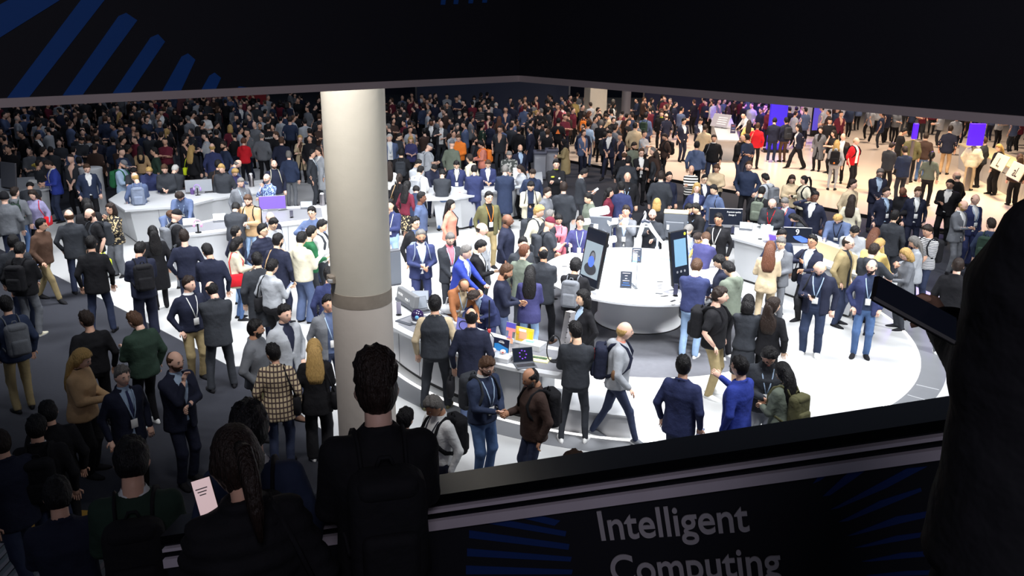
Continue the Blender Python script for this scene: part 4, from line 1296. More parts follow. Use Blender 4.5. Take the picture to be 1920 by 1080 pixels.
# big tilted portrait displays on the round table
M_SCRGREY = mat('screen_pale', (120, 132, 140), .2, emit=(150, 166, 172), estr=.28)
c, u, v, n, w, h = fit_quad([(1103, 426), (1146, 438), (1119, 543), (1083, 527)], 1.10, 1.88)
DL, M = panel('portrait_display', 'tall tilted portrait display showing a portrait photo on the round table', 'display', c, u, v, n, w, h, .06, M_BLACK, M_SCREEN, .012)
MB().box((0, h * .46, .004), (w * .84, h * .62, .003), M=M).build('photo_print', M_SCRGREY, DL)
V, Fc = tube([M @ Vector((0.02, h * .42, .006)), M @ Vector((.02, h * .421, .008))], [.001, .001]); bm = MB()
for (cx, cy, rx, ry, mi) in ((.01, .50, .15, .13, 1), (.0, .30, .30, .11, 1), (-.01, .43, .15, .10, 0), (.02, .52, .10, .08, 2)):
    pts = [M @ Vector((cx * w + rx * w * math.cos(q), cy * h + ry * h * math.sin(q), .0062 + (.0006 if mi == 0 else 0) + (.0003 if mi == 2 else 0))) for q in [2 * PI * i / 18 for i in range(18)]]
    bm.add([tuple(p) for p in pts], [tuple(range(18))], mi)
bm.build('portrait_print', [mat('blue_glow', (66, 96, 210), .2, emit=(70, 100, 230), estr=.5), mat('portrait_dark', (52, 54, 60), .3), mat('portrait_mid', (110, 112, 118), .3)], DL)
MB().lathe((c[0] + .06, c[1] + .16, TZ), [(.12, 0), (.12, .015), (.03, .03), (.03, .5)], 14).build('stand', M_BLACK, DL)
c, u, v, n, w, h = fit_quad([(1250, 438), (1287, 429), (1294, 530), (1262, 538)], 1.08, 1.86)
DR, M = panel('portrait_display', 'tall tilted portrait display with round buttons on the round table', 'display', c, u, v, n, w, h, .06, M_BLACK, M_SCREEN, .012)
MB().box((0.01, h * .60, .004), (w * .68, h * .50, .003), M=M).build('photo_print', mat('screen_sky', (96, 128, 150), .2, emit=(110, 146, 170), estr=.22), DR)
for k in (-1, 0, 1):
    MB().add([tuple(M @ Vector((k * .085 * w / .4 + .0, h * .25, 0)) + (M.to_3x3() @ Vector((.024 * math.cos(q), .024 * math.sin(q), .0055)))) for q in [2 * PI * i / 14 for i in range(14)]], [tuple(range(14))]).build('round_button', M_GREYL, DR)
MB().add([tuple(M @ Vector((.13 * w / .4, h * .93, 0)) + (M.to_3x3() @ Vector((.03 * math.cos(q), .03 * math.sin(q), .0055)))) for q in [2 * PI * i / 14 for i in range(14)]], [tuple(range(14))]).build('yellow_emblem', mat('yellow_emblem', (170, 170, 50), .4), DR)
MB().lathe((c[0] - .02, c[1] + .16, TZ), [(.12, 0), (.12, .015), (.03, .03), (.03, .5)], 14).build('stand', M_BLACK, DR)

# displays seen from behind at the far side of the table, with white speech bubbles
p = at_z(1125, 447, 1.15)
u_ = np.array([.98, -.18, 0.]); u_ /= np.linalg.norm(u_); v_ = np.array([-.02, -.12, .99]); n_ = np.cross(u_, v_)
DB, M = panel('monitor', 'grey back of the far left monitor with white speech bubbles around it', 'monitor', p, u_, v_, n_, .48, .50, .05, mat('grey_plastic', (92, 97, 105), .5), None)
MB().box((-.10, .26, .004), (.10, .14, .006), M=M).build('paper_label', M_TEXT, DB)
MB().box((.14, .09, .02), (.05, .10, .03), M=M).build('cable_plug', M_BLACK, DB)
stand_to(DB, p + np.array([0, .05, .1]), TZ)
def bubble(cx, cy, wpx, hpx, d, rot=0.0):
    k = d / F; W, H = wpx * k, hpx * k
    o = at_depth(cx, cy, d); r_ = min(W, H) * .32; out = []
    for sx, sy, a0 in ((1, 1, 0), (-1, 1, 90), (-1, -1, 180), (1, -1, 270)):
        for i in range(5):
            a = math.radians(a0 + 22.5 * i); out.append((sx * (W / 2 - r_) + r_ * math.cos(a), sy * (H / 2 - r_) + r_ * math.sin(a)))
    out.insert(15, (-W * .22, -H / 2)); out.insert(15, (-W * .36, -H * .72)); out.insert(15, (-W * .40, -H / 2))
    cs, sn = math.cos(rot), math.sin(rot)
    out = [(a * cs - b_ * sn, a * sn + b_ * cs) for a, b_ in out]
    U = np.array([1, 0, 0.]); Vv = np.array([0, .25, .968])
    Nn = np.cross(U, Vv)
    q = [o + U * a + Vv * b_ for a, b_ in out]; q2 = [x - Nn * .02 for x in q]; m_ = len(q)
    mk('speech_bubble', q + q2, [tuple(range(m_)), tuple(range(2 * m_ - 1, m_ - 1, -1))] + [(i, i + m_, (i + 1) % m_ + m_, (i + 1) % m_) for i in range(m_)], mat('white_board', (240, 242, 246), .4), DB, smooth=False)
    V, Fc = tube([o + np.array([0, .03, 0]), (o + p + np.array([0, .02, .3])) / 2, p + np.array([0, .02, .25])], .006, 5)
    mk('rod', V, Fc, M_ACR, DB)
dd = np.linalg.norm(p - CAM) * .985
bubble(1124, 396, 38, 16, dd, .18); bubble(1095, 416, 25, 12, dd - .1, .14); bubble(1149, 415, 20, 12, dd - .05, .1); bubble(1090, 445, 22, 13, dd - .35, .12); bubble(1147, 449, 19, 13, dd - .3, .22)
# cabinet and monitor back on the right
q = at_z(1262, 452, 1.0)
cb = MB().box((q[0] + .05, q[1] + .12, 1.32), (.52, .30, .62), -.22, .02).build('display_cabinet', mat('grey_plastic', (92, 97, 105), .5)); tag(cb, 'grey display cabinet with a cream top at the far right of the round table', 'cabinet')
MB().box((q[0] + .05, q[1] + .12, 1.64), (.53, .31, .03), -.22, .006).build('cabinet_top', M_CREAM, cb)
mb_ = MB().box((q[0] - .0, q[1] - .06, 1.27), (.40, .05, .36), -.22, .01).build('monitor_back', mat('grey_plastic', (0, 0, 0)), cb)
MB().box((q[0] - .15, q[1] - .07, 1.33), (.05, .02, .10), -.22).build('paper_label', M_TEXT, mb_)
stand_to(cb, np.array([q[0] + .05, q[1] + .1, 1.02]), TZ, .08)
# white angular sculpture with a curved arm
a1 = at_z(1193, 471, TZ); d0 = float((a1 - CAM) @ CD)
sp = tube([at_depth(1189, 470, d0), at_depth(1204, 426, d0), at_depth(1211, 396, d0)], [.035, .05, .03], 6, .6)
scu = mk('angular_sculpture', *sp, mat('white_gloss', (232, 234, 238), .2)); tag(scu, 'white angular arch sculpture with a curved arm on the round table', 'sculpture')
mk('dark_leg', *tube([at_depth(1195, 422, d0), at_depth(1207, 405, d0), at_depth(1211, 394, d0), at_depth(1217, 412, d0)], .022, 6), mat('black_metal', (0, 0, 0)), scu)
mk('cross_bar', *tube([at_depth(1161, 424, d0 - .05), at_depth(1220, 425, d0 - .05)], .016, 6), mat('pale_bar', (205, 210, 196), .4), scu)
mk('curved_arm', *tube([at_depth(1208, 418, d0), at_depth(1216, 418, d0), at_depth(1224, 432, d0 - .1), at_depth(1236, 448, d0 - .25), at_depth(1246, 459, d0 - .4), at_depth(1250, 470, d0 - .5)], [.03, .045, .04, .034, .026, .012], 8, .6), mat('white_gloss', (0, 0, 0)), scu)
mk('dark_joint', *tube([at_depth(1203, 417, d0 - .02), at_depth(1209, 413, d0 - .03), at_depth(1219, 417, d0 - .03)], [.03, .04, .03], 7), mat('blue_black', (30, 36, 56), .4), scu)
bt = at_z(1231, 478, TZ); r = MB().lathe(tuple(bt), [(.04, 0), (.04, .16), (.018, .20), (.022, .30), (.016, .34)], 14).build('glass_bottle', mat('pale_glass', (190, 205, 225), .1), smooth=True); tag(r, 'pale clear bottle standing under the curved white arm', 'bottle')
MB().lathe((bt[0], bt[1], bt[2] + .34), [(.02, 0), (.02, .03)], 12).build('cap', M_WHITE, r)

def placard(px, wpx, hpx, label, m, lines, z=TZ, name='placard', tilt=.18, acr=True):
    p = at_z(px[0], px[1], z); d = np.linalg.norm(p - CAM); w = wpx * d / F; h = hpx * d / F / .93
    f = np.array([-p[0], -p[1], 0]) / np.hypot(p[0], p[1]); u = np.array([-f[1], f[0], 0]); v = np.array([-f[0] * tilt, -f[1] * tilt, 1.0]); v /= np.linalg.norm(v); n = np.cross(u, v)
    c = p + np.array([0, 0, .012])
    r, M = panel(name, label, 'placard' if name == 'placard' else name.replace('_', ' '), c, u, v, n, w, h, .008, m, None)
    for k, (y, ww, ml) in enumerate(lines):
        MB().box((0, h * y, .001), (w * ww, h * .035, .002), M=M).build('print_line', ml, r)
    MB().box((p[0] - f[0] * .02, p[1] - f[1] * .02, z + .006), (w * 1.02, .09, .012), math.atan2(u[1], u[0])).build('foot', M_ACR if acr else m, r)
    return r, M, w, h
M_SLATE = mat('slate_card', (52, 58, 70), .4); M_BLULINE = mat('blue_line', (60, 110, 190), .4)
L1 = [(.88, .7, M_TEXTG), (.72, .25, M_TEXTG), (.55, .18, M_TEXT), (.42, .6, M_TEXTG), (.28, .5, M_BLULINE), (.14, .7, M_BLULINE)]
placard((1173, 540), 21, 28, 'dark info card near the front of the round table', M_SLATE, L1)
placard((1193, 492), 18, 24, 'dark info card on the blue arc of the round table', M_SLATE, L1)
L2 = [(.9, .8, M_BLACK), (.70, .6, M_GREYL), (.60, .6, M_GREYL), (.50, .5, M_GREYL), (.40, .6, M_GREYL)]
placard((1236, 551), 13, 22, 'small framed white card beside the phone stand', M_WHITE, L2)
placard((1058, 520), 12, 20, 'small framed white card at the left rim of the round table', M_WHITE, L2)
# clear acrylic divider standing on the table
p = at_z(1188, 537, TZ); r = MB().box((p[0], p[1], TZ + .335), (.012, .30, .66), .15).build('acrylic_sheet', M_ACR); tag(r, 'clear upright acrylic sheet between the two dark info cards', 'acrylic sheet')
MB().box((p[0], p[1], TZ + .012), (.06, .34, .02), .15).build('foot', M_ACR, r)

def phone_stand(px, label, z, col=None, h=.16, group=None):
    p = at_z(px[0], px[1], z); f = np.array([-p[0], -p[1], 0]) / np.hypot(p[0], p[1]); u = np.array([-f[1], f[0], 0]); v = np.array([-f[0] * .35, -f[1] * .35, .94]); v /= np.linalg.norm(v)
    r, M = panel('smartphone', label, 'phone', p + np.array([0, 0, .03]), u, v, np.cross(u, v), .078, h, .009, col or M_BLACK, mat('phone_glass', (40, 42, 60), .1), .004, group)
    MB().lathe((p[0] - f[0] * .03, p[1] - f[1] * .03, z), [(.05, 0), (.05, .012), (.012, .016), (.012, .08)], 12).build('stand', M_BLACK, r)
    return r
phone_stand((1266, 556), 'phone on a dark stand at the right rim of the round table', TZ, h=.2)
def flat(px, w, d, label, m, z, t=.006, rz=0.0, name='leaflet', cat='leaflet'):
    p = at_z(px[0], px[1], z); r = MB().box((p[0], p[1], z + t / 2 + .001), (w, d, t), rz, min(.004, t * .3)).build(name, m); tag(r, label, cat); return r, p
for k, (px, m, lb) in enumerate((((1246, 556), M_TEXT, 'white leaflet lying left of the phone stand'), ((1262, 547), M_GREYL, 'grey leaflet behind the white leaflet on the round table'), ((1262, 565), M_TEXT, 'white leaflet at the front rim of the round table'), ((1058, 499), M_TEXT, 'white leaflet at the left side of the round table'))):
    r, p_ = flat(px, .30, .21, lb, m, TZ, rz=.3 + k * .25)
    MB().box((p_[0], p_[1], TZ + .009), (.16, .06, .002), .3 + k * .25).build('print_block', M_BLACK if k != 1 else M_TEXT, r)

def laptop(px, ang, label, z, col, screen, sw=.32, open_=1.9, group=None, name='laptop'):
    p = at_z(px[0], px[1], z)
    f = np.array([-p[0], -p[1], 0]) / np.hypot(p[0], p[1]); a = math.atan2(f[1], f[0]) + math.radians(ang); f = np.array([math.cos(a), math.sin(a), 0]); u = np.array([-f[1], f[0], 0])
    r = MB().box((p[0], p[1], z + .009), (sw, .22, .016), math.atan2(u[1], u[0]), .005).build(name, col); tag(r, label, name, group)
    v = np.array([-f[0] * .42, -f[1] * .42, .9]); v /= np.linalg.norm(v)
    s, M = panel('lid', None, None, p - f * .11 + np.array([0, 0, .016]), u, v, np.cross(u, v), sw, .21, .009, col, screen, .008, parent=r)
    MB().box((p[0] + f[0] * .01, p[1] + f[1] * .01, z + .0185), (sw * .86, .10, .003), math.atan2(u[1], u[0])).build('keyboard', M_BLACK, r)
    return r, M
M_PURP = mat('purple_screen', (92, 70, 150), .2, emit=(120, 90, 190), estr=.35)
M_GREYSCR = mat('grey_screen', (120, 126, 134), .2, emit=(140, 150, 160), estr=.1)
M_DGREY = mat('dark_grey_shell', (70, 73, 80), .45)
# counter A
laptop((263, 366), 150, 'grey laptop facing the row of staff on the back counter', CZ, M_GREYL, M_PURP)
def monitor(px, w, h, ang, label, z, screen, frame=None, tilt=.25):
    p = at_z(px[0], px[1], z); f = np.array([-p[0], -p[1], 0]) / np.hypot(p[0], p[1]); a = math.atan2(f[1], f[0]) + math.radians(ang); f = np.array([math.cos(a), math.sin(a), 0]); u = np.array([-f[1], f[0], 0])
    v = np.array([-f[0] * tilt, -f[1] * tilt, 1.0]); v /= np.linalg.norm(v)
    r, M = panel('monitor', label, 'monitor', p + np.array([0, 0, .05]), u, v, np.cross(u, v), w, h, .03, frame or M_SILV, screen, .014)
    MB().box((p[0] - f[0] * .06, p[1] - f[1] * .06, z + .03), (w * .4, .16, .06), math.atan2(u[1], u[0])).build('stand', M_GREYL, r)
    return r, M, u, v, f, p
monitor((374, 363), .72, .34, 0, 'silver framed monitor behind the purple headphones', CZ, M_GREYSCR)
def headphones(px, label, m, z):
    p = at_z(px[0], px[1], z); r = MB().lathe(tuple(p), [(.07, 0), (.07, .012), (.018, .02), (.018, .20)], 12).build('headphone_stand', M_BLACK); tag(r, label, 'headphones')
    mk('headband', *tube([p + np.array([.085 * math.cos(t), 0, .19 + .10 * math.sin(t)]) for t in [PI * i / 10 for i in range(11)]], .014, 6), m, r)
    for s in (1, -1):
        mk('ear_cup', *ellipsoid(p + np.array([s * .085, 0, .17]), (.03, .04, .05), 10, 6), m, r)
    return r
M_LILAC = mat('lilac_plastic', (168, 140, 206), .4)
headphones((371, 366), 'lilac headphones on a black stand on the back counter', M_LILAC, CZ)
p = at_z(361, 364, CZ); r = MB().lathe(tuple(p), [(.05, 0), (.055, .16), (.05, .165)], 16).build('tumbler', mat('plum_plastic', (88, 66, 120), .4), smooth=True); tag(r, 'plum coloured speaker cylinder beside the lilac headphones', 'speaker'); MB().lathe((p[0], p[1], p[2] + .165), [(.045, 0), (.03, .01)], 14).build('cap', M_BLACK, r)
p = at_z(472, 350, CZ); r = MB().lathe(tuple(p), [(.07, 0), (.07, .34), (.06, .36)], 18).build('steel_flask', M_SILV, smooth=True); tag(r, 'tall silver cylinder at the right end of the back counter', 'flask'); MB().lathe((p[0], p[1], p[2] + .36), [(.055, 0), (.04, .03)], 16).build('lid', M_WHITE, r)
# counter B
def tablet_dock(px, label, z=CZ + .006, ang=0):
    p = at_z(px[0], px[1], z); f = np.array([-p[0], -p[1], 0]) / np.hypot(p[0], p[1]); a = math.atan2(f[1], f[0]) + math.radians(ang); f = np.array([math.cos(a), math.sin(a), 0]); u = np.array([-f[1], f[0], 0])
    v = np.array([-f[0] * .75, -f[1] * .75, .66]); v /= np.linalg.norm(v)
    r, M = panel('tablet', label, 'tablet', p + np.array([0, 0, .02]), u, v, np.cross(u, v), .30, .21, .012, M_DGREY, M_GREYSCR, .012, 'tablets docked on the counters')
    MB().box((p[0], p[1], z + .008), (.30, .16, .016), math.atan2(u[1], u[0]), .004).build('keyboard', M_DGREY, r)
tablet_dock((356, 424), 'tablet at the left end of the grey inlay near curly haired man')
tablet_dock((412, 415), 'tablet in the middle of the grey inlay below the brown backpack')
tablet_dock((575, 391), 'tablet at the right end of the grey inlay near the column')
r, M, u, v, f, p = monitor((512, 396), .66, .34, 0, 'silver framed monitor on the grey inlay counter with purple swirl', CZ, M_PURP)
phone_stand((547, 409), 'upright dark phone on the grey inlay counter', CZ)
headphones((372, 436), 'pink earphone stand at the front of the grey inlay', mat('pink_plastic', (220, 160, 200), .4), CZ + .006)
p = at_z(605, 385, CZ); r = MB().lathe(tuple(p), [(.07, 0), (.07, .30)], 18).build('steel_flask', M_SILV, smooth=True); tag(r, 'silver cylinder beside the column on the grey inlay counter', 'flask'); MB().lathe((p[0], p[1], p[2] + .30), [(.055, 0), (.04, .03)], 16).build('lid', M_WHITE, r)
# counter D
laptop((862, 345), 160, 'white laptop open before the staff man beyond the column', CZ, M_WHITE, M_GREYSCR)
placard((918, 345), 16, 20, 'white card sign on the faceted counter beside the blue suit', M_TEXT, [(.8, .6, M_LILAC), (.6, .5, M_LILAC)], CZ)
placard((969, 337), 14, 20, 'white card sign at the right end of the faceted counter', M_TEXT, [(.8, .6, M_GREYL)], CZ)
r, _ = flat((838, 350), .30, .22, 'open catalogue lying on the faceted counter', M_TEXT, CZ, rz=.5); MB().box((_[0], _[1], CZ + .009), (.2, .12, .002), .5).build('print_block', M_GREYL, r)
r, _ = flat((862, 361), .12, .20, 'small white leaflet at the front edge of the faceted counter', M_TEXT, CZ, rz=.9); MB().box((_[0], _[1], CZ + .009), (.06, .08, .002), .9).build('print_block', mat('red_ink', (190, 60, 60), .5), r)
# counter E
r, M, u, v, f, p = monitor((1360, 426), .80, .40, 10, 'silver framed monitor with small lettering at the left end', CZ, M_SCREEN)
text('Premium quality', p + v * .30 + u * .02 + f * .008 + np.array([0, 0, .05]), u, v, .05, M_TEXT, r, depth=.001); text('Design 2', p + v * .23 + u * .06 + f * .008 + np.array([0, 0, .05]), u, v, .05, M_TEXT, r, depth=.001)
phone_stand((1373, 440), 'upright dark phone behind the man in glasses', CZ)
tablet_dock((1398, 431), 'tablet near the corner of the nine monitor counter', CZ)
r, _ = flat((1413, 445), .46, .30, 'white sheet lying on the nine monitor counter', M_TEXT, CZ, rz=-.35)
MB().box((_[0], _[1], CZ + .009), (.3, .02, .002), -.35).build('print_block', M_GREYL, r)
pm = at_z(1425, 449, CZ); r = mk('computer_mouse', *ellipsoid(pm + np.array([0, 0, .014]), (.05, .034, .018), 10, 6), M_BLACK); tag(r, 'black computer mouse beside the purple laptop', 'mouse'); MB().box((pm[0] - .03, pm[1], pm[2] + .028), (.02, .006, .008)).build('wheel', M_GREYL, r)
laptop((1447, 455), 25, 'purple screened laptop half hidden by the man in grey', CZ, M_GREYL, M_PURP)
r, M, u, v, f, p = monitor((1494, 461), .62, .36, 12, 'silver framed monitor showing a big white nine', CZ, M_SCREEN)
text('9', p + v * .20 - u * .05 + f * .010 + np.array([0, 0, .05]), u, v, .17, M_TEXT, r, depth=.001, bold=.008)
bm = MB(); bm.add([tuple(p + np.array([0, 0, .05]) + f * .008 + u * a + v * c_) for a, c_ in ((-.1, .16), (.05, .18), (.20, .12), (.26, .04), (.1, .03), (-.05, .10))], [tuple(range(6))]); bm.build('blue_glow_print', mat('blue_glow', (0, 0, 0)), r)
cp = P2([(1519, 444), (1602, 474), (1609, 480), (1522, 448)], 1.28)
r = MB().prism(cp, CZ, 1.28).build('cream_upstand', M_CREAM); tag(r, 'cream upstand panel with a black and white badge on the counter', 'panel')
pc = at_z(1554, 470, 1.10); du = np.array(cp[1]) - np.array(cp[0]); du = np.array([du[0], du[1], 0]) / np.linalg.norm(du); fn = np.array([du[1], -du[0], 0]); vv = np.array([0, 0, 1.0])
if fn @ (CAM - pc) < 0: fn = -fn
bp_, M = panel('black_badge', None, None, pc + fn * .05 - vv * .13, du, vv, np.cross(du, vv), .24, .26, .02, M_BLACK, None, parent=r)
for k in range(7):
    MB().box((-.08 + .055 * (k % 4), .08 + .07 * (k // 4) + .02 * (k % 2), .002), (.035, .03, .003), M=M).build('white_mark', M_TEXT, bp_)

# items on the arc counter
p = at_z(734, 535, CZ); r = MB().box((p[0] + .02, p[1], CZ + .34), (.30, .12, .68), .5, .01).build('speaker_tower', mat('slate_box', (88, 90, 96), .6)); tag(r, 'tall dark slab speaker next to the column', 'speaker'); MB().box((p[0] + .07, p[1] - .055, CZ + .34), (.26, .01, .60), .5).build('front_cloth', mat('grey_plastic', (0, 0, 0)), r)
c, u, v, n, w, h = fit_quad([(742, 534), (774, 554), (774, 583), (742, 562)], CZ + .04, CZ + .36)
sg, M = panel('sign_box', 'grey sign box reading WORK POINT on the arc counter', 'sign', c, u, v, n, w, h, .10, mat('sign_grey', (112, 114, 116), .5), None)
text('WORK', tuple(M @ Vector((-w * .40, h * .52, .003))), u, v, h * .24, M_TEXT, sg, depth=.001, bold=.01); text('POINT', tuple(M @ Vector((w * .02, h * .38, .003))), u, v, h * .24, M_TEXT, sg, depth=.001, bold=.01)
MB().box((0, .02, -.05), (w * 1.02, .05, .12), M=M).build('base', M_DGREY, sg)
phone_stand((748, 592), 'slim grey phone upright at the left of the arc counter', CZ, M_GREYL, .2)
p = at_z(783, 607, CZ); r = MB().lathe((p[0], p[1], CZ + .02), [(.09, 0), (.10, .03), (.07, .05)], 20).build('camera_ball', M_WHITE, smooth=True); tag(r, 'purple black camera ball on a white ring stand', 'smart camera')
ball = mk('ball', *ellipsoid((p[0], p[1], CZ + .14), (.105, .105, .105), 18, 12), mat('purple_black', (36, 26, 60), .15), r)
fd = np.array([-p[0] * .3 - .3, -p[1], 0]); fd /= np.linalg.norm(fd); cc = np.array([p[0], p[1], CZ + .14])
mk('lens', *ellipsoid(cc + fd * .092, (.035, .025, .035), 12, 6), mat('lens_blue', (96, 150, 190), .1), ball)
tr, p2 = flat((775, 600), .50, .34, 'dark display tray under the camera ball', M_DGREY, CZ, .02, .9, 'display_tray', 'tray'); MB().box((p2[0], p2[1] - .0, CZ + .024), (.40, .24, .006), .9).build('mat', M_GREYL, tr)
mo = at_z(792, 583, CZ); laptop((790, 585), 20, 'dark laptop with a blue light behind the camera ball', CZ, M_DGREY, M_GREYSCR)
tablet_dock((788, 566), 'small tablet on a white block at the back of the arc counter', CZ)
p = at_z(845, 588, CZ); r = mk('white_headset', *ellipsoid(p + np.array([0, 0, .09]), (.20, .13, .085), 16, 10), M_WHITE); tag(r, 'white rounded headset case under the reaching hand', 'headset'); mk('strap', *tube([p + np.array([-.08, 0, .15]), p + np.array([-.05, .02, .27]), p + np.array([.03, .02, .28]), p + np.array([.06, 0, .16])], .016, 6), M_WHITE, r)
c, u, v, n, w, h = fit_quad([(854, 590), (888, 604), (884, 628), (854, 618)], CZ + .03, CZ + .30)
sg, M = panel('picture_screen', 'screen picturing a ring beside the bald man in navy', 'screen', c, u, v, n, w, h, .02, M_SILV, mat('lilac_screen', (120, 120, 190), .2, emit=(130, 130, 210), estr=.2))
mk('ring_print', *tube([M @ Vector((w * .3 * math.cos(t), h * .48 + h * .33 * math.sin(t), .004)) for t in [2 * PI * i / 20 for i in range(21)]], .008, 4), M_DARK, sg)
MB().box((0, .01, -.05), (w * .5, .02, .14), M=M).build('foot', M_SILV, sg)
# tent card with blue picture
c, u, v, n, w, h = fit_quad([(923, 627), (953, 640), (954, 665), (924, 657)], CZ + .05, CZ + .34)
sg, M = panel('tent_card', 'blue picture card with white lettering on the arc counter', 'sign', c, u, v, n, w, h, .012, M_WHITE, mat('navy_print', (28, 34, 60), .4), .006)
bm = MB()
bm.add([tuple(M @ Vector((w * a, h * b_, .004))) for a, b_ in ((-.42, .10), (.44, .06), (.44, .40), (.1, .50), (-.2, .62), (-.42, .55))], [tuple(range(6))]); bm.build('blue_glow_print', mat('azure_print', (40, 130, 200), .4), sg)
text('POWER', tuple(M @ Vector((-w * .16, h * .68, .005))), u, v, h * .13, M_TEXT, sg, depth=.001, bold=.01)
text('THE NEW', tuple(M @ Vector((-w * .10, h * .80, .005))), u, v, h * .07, M_TEXT, sg, depth=.001)
p = at_z(935, 672, CZ); bx = MB().box((p[0], p[1], CZ + .035), (.42, .26, .07), -.45, .006).build('white_block', M_WHITE); tag(bx, 'white block with small white gadgets before the blue card', 'display block')
for k, (dx, dy) in enumerate(((-.08, .06), (.06, .0))):
    g = mk('earbud_case', *ellipsoid((p[0] + dx, p[1] + dy, CZ + .07 + .035), (.045, .03, .035), 12, 8), mat('rose_white', (226, 206, 200), .4)); tag(g, 'small white earbud case, %s on the white block' % ('farther one' if k == 0 else 'nearer one'), 'earbud case'); MB().box((p[0] + dx, p[1] + dy - .028, CZ + .105), (.02, .01, .02)).build('latch', mat('red_ink', (0, 0, 0)), g)
# acrylic signs
c, u, v, n, w, h = fit_quad([(945, 601), (965, 606), (965, 646), (946, 641)], CZ + .03, CZ + .42)
sg, M = panel('acrylic_sign', 'pink acrylic T sign with violet panes on the arc counter', 'sign', c, u, v, n, w, h, .008, M_ACR, None)
for (x0_, y0_, ww, hh, m_) in ((0, .86, .9, .24, mat('violet_acrylic', (96, 90, 190), .2)), (0, .66, .9, .16, mat('pink_acrylic', (236, 150, 150), .2)), (0, .40, .36, .36, mat('pink_acrylic', (0, 0, 0))), (0, .12, .62, .22, mat('peach_acrylic', (240, 176, 140), .2))):
    MB().box((w * x0_, h * y0_, .004), (w * ww, h * hh, .004), M=M).build('colour_pane', m_, sg)
text('ACE', tuple(M @ Vector((-w * .36, h * .24, .007))), u, v, h * .12, mat('violet_ink', (120, 90, 200), .4), sg, depth=.001, bold=.01)
c, u, v, n, w, h = fit_quad([(965, 607), (1000, 621), (998, 645), (964, 637)], CZ + .04, CZ + .36)
sg, M = panel('acrylic_sign', 'yellow tinted acrylic board with rounded corner on the arc counter', 'sign', c, u, v, n, w, h, .008, mat('amber_acrylic', (244, 200, 80), .15), None)
for (a, b_, ww, hh, m_) in ((-.05, .42, .42, .5, mat('peach_acrylic', (0, 0, 0))), (.36, .48, .14, .7, mat('yellow_acrylic', (250, 204, 40), .2)), (-.1, .78, .4, .18, M_TEXT), (-.36, .55, .18, .16, mat('yellow_acrylic', (0, 0, 0)))):
    MB().box((w * a, h * b_, .003), (w * ww, h * hh, .003), M=M).build('colour_pane', m_, sg)
p = at_z(1000, 652, CZ); r = MB().box((p[0], p[1], CZ + .045), (.34, .24, .09), -.5, .006).build('white_block', M_WHITE); tag(r, 'white block behind the yellow acrylic board', 'display block'); MB().box((p[0] - .05, p[1] + .02, CZ + .10), (.12, .05, .02), -.5).build('mint_case', mat('mint_plastic', (150, 220, 200), .4), r)
r, p = flat((992, 672), .62, .20, 'pale yellow tray with a dark green pen behind the tablet', mat('pale_yellow', (232, 226, 170), .5), CZ, .02, -.35, 'display_tray', 'tray'); MB().box((p[0] + .1, p[1] - .02, CZ + .03), (.34, .05, .016), -.35, .004).build('pen_case', mat('moss', (70, 96, 70), .6), r)
r, M = laptop((985, 686), 15, 'slate tablet laptop with purple icons on the arc counter', CZ, M_DGREY, M_SCREEN, .30)
for k in range(7):
    a = 2 * PI * k / 7
    pt = M @ Vector((.05 * math.cos(a), .105 + .06 * math.sin(a), .004))
    mk('app_icon', *ellipsoid(pt, (.012, .004, .012), 8, 4), mat('violet_icon', (130, 70, 220), .3, emit=(130, 70, 230), estr=.5), r)
# leaning silver board, black hoop
a_, b_ = at_z(1058, 648, CZ), at_z(1070, 584, CZ + .78)
r = mk('silver_board', *tube([a_, b_], [.075, .075], 4, .25), M_SILV, smooth=False); tag(r, 'tall silver perforated board leaning by the woman in black suit', 'board')
for k in range(6):
    q_ = a_ + (b_ - a_) * (.12 + .15 * k); mk('hole', *ellipsoid(q_ + np.array([0, -.022, 0]), (.012, .004, .012), 8, 4), M_BLACK, r)
p = at_z(1040, 678, CZ); r = mk('hoop_lamp', *tube([p + np.array([.10 * math.cos(t) - .02, .05 * math.cos(t), .20 + .20 * math.sin(t)]) for t in [2 * PI * i / 24 for i in range(25)]], .009, 6), M_BLACK); tag(r, 'thin black hoop stand at the end of the arc counter', 'stand'); MB().lathe(tuple(p), [(.07, 0), (.07, .012)], 14).build('base', M_BLACK, r)
# slim black tripod with a red clamp
p = at_z(917, 650, CZ); r = mk('tripod_pole', *tube([p, p + np.array([0, .06, .72])], .011, 6), M_BLACK); tag(r, 'slim black tripod pole with a red clamp on the counter', 'tripod')
for s in range(3):
    an = s * 2.1 + .4; mk('leg', *tube([p + np.array([0, .02, .24]), p + np.array([.17 * math.cos(an), .17 * math.sin(an), 0])], .007, 5), M_BLACK, r)
MB().box((p[0], p[1] + .01, CZ + .25), (.05, .05, .06), 0, .01).build('red_clamp', mat('red_ink', (0, 0, 0)), r)

# ------------------------------------------------------------------ furniture around the hall
p = at_z(183, 412, 0); r = MB().lathe((p[0], p[1], 0), [(.30, 0), (.30, 1.42), (.31, 1.44), (.31, 1.50), (.29, 1.51)], 32).build('display_pedestal', mat('translucent_grey', (176, 178, 182), .35), smooth=True); tag(r, 'tall grey cylinder pedestal with a white tag at the left end', 'pedestal')
MB().box((p[0] + .02, p[1] - .305, 1.22), (.10, .012, .20), .15).build('white_tag', M_TEXT, r); MB().box((p[0] + .02, p[1] - .313, 1.27), (.04, .006, .05), .15).build('print_mark', M_BLACK, r)
cl = counter('display_counter', 'small white counter with gadgets at the far left edge', P2([(-20, 372), (96, 352), (84, 330), (-20, 336)], CZ), .92)
MB().box((at_z(66, 343, CZ)[0], at_z(66, 343, CZ)[1], CZ + .05), (.3, .2, .10), .3, .01).build('gadget_box', M_TEXT, cl)
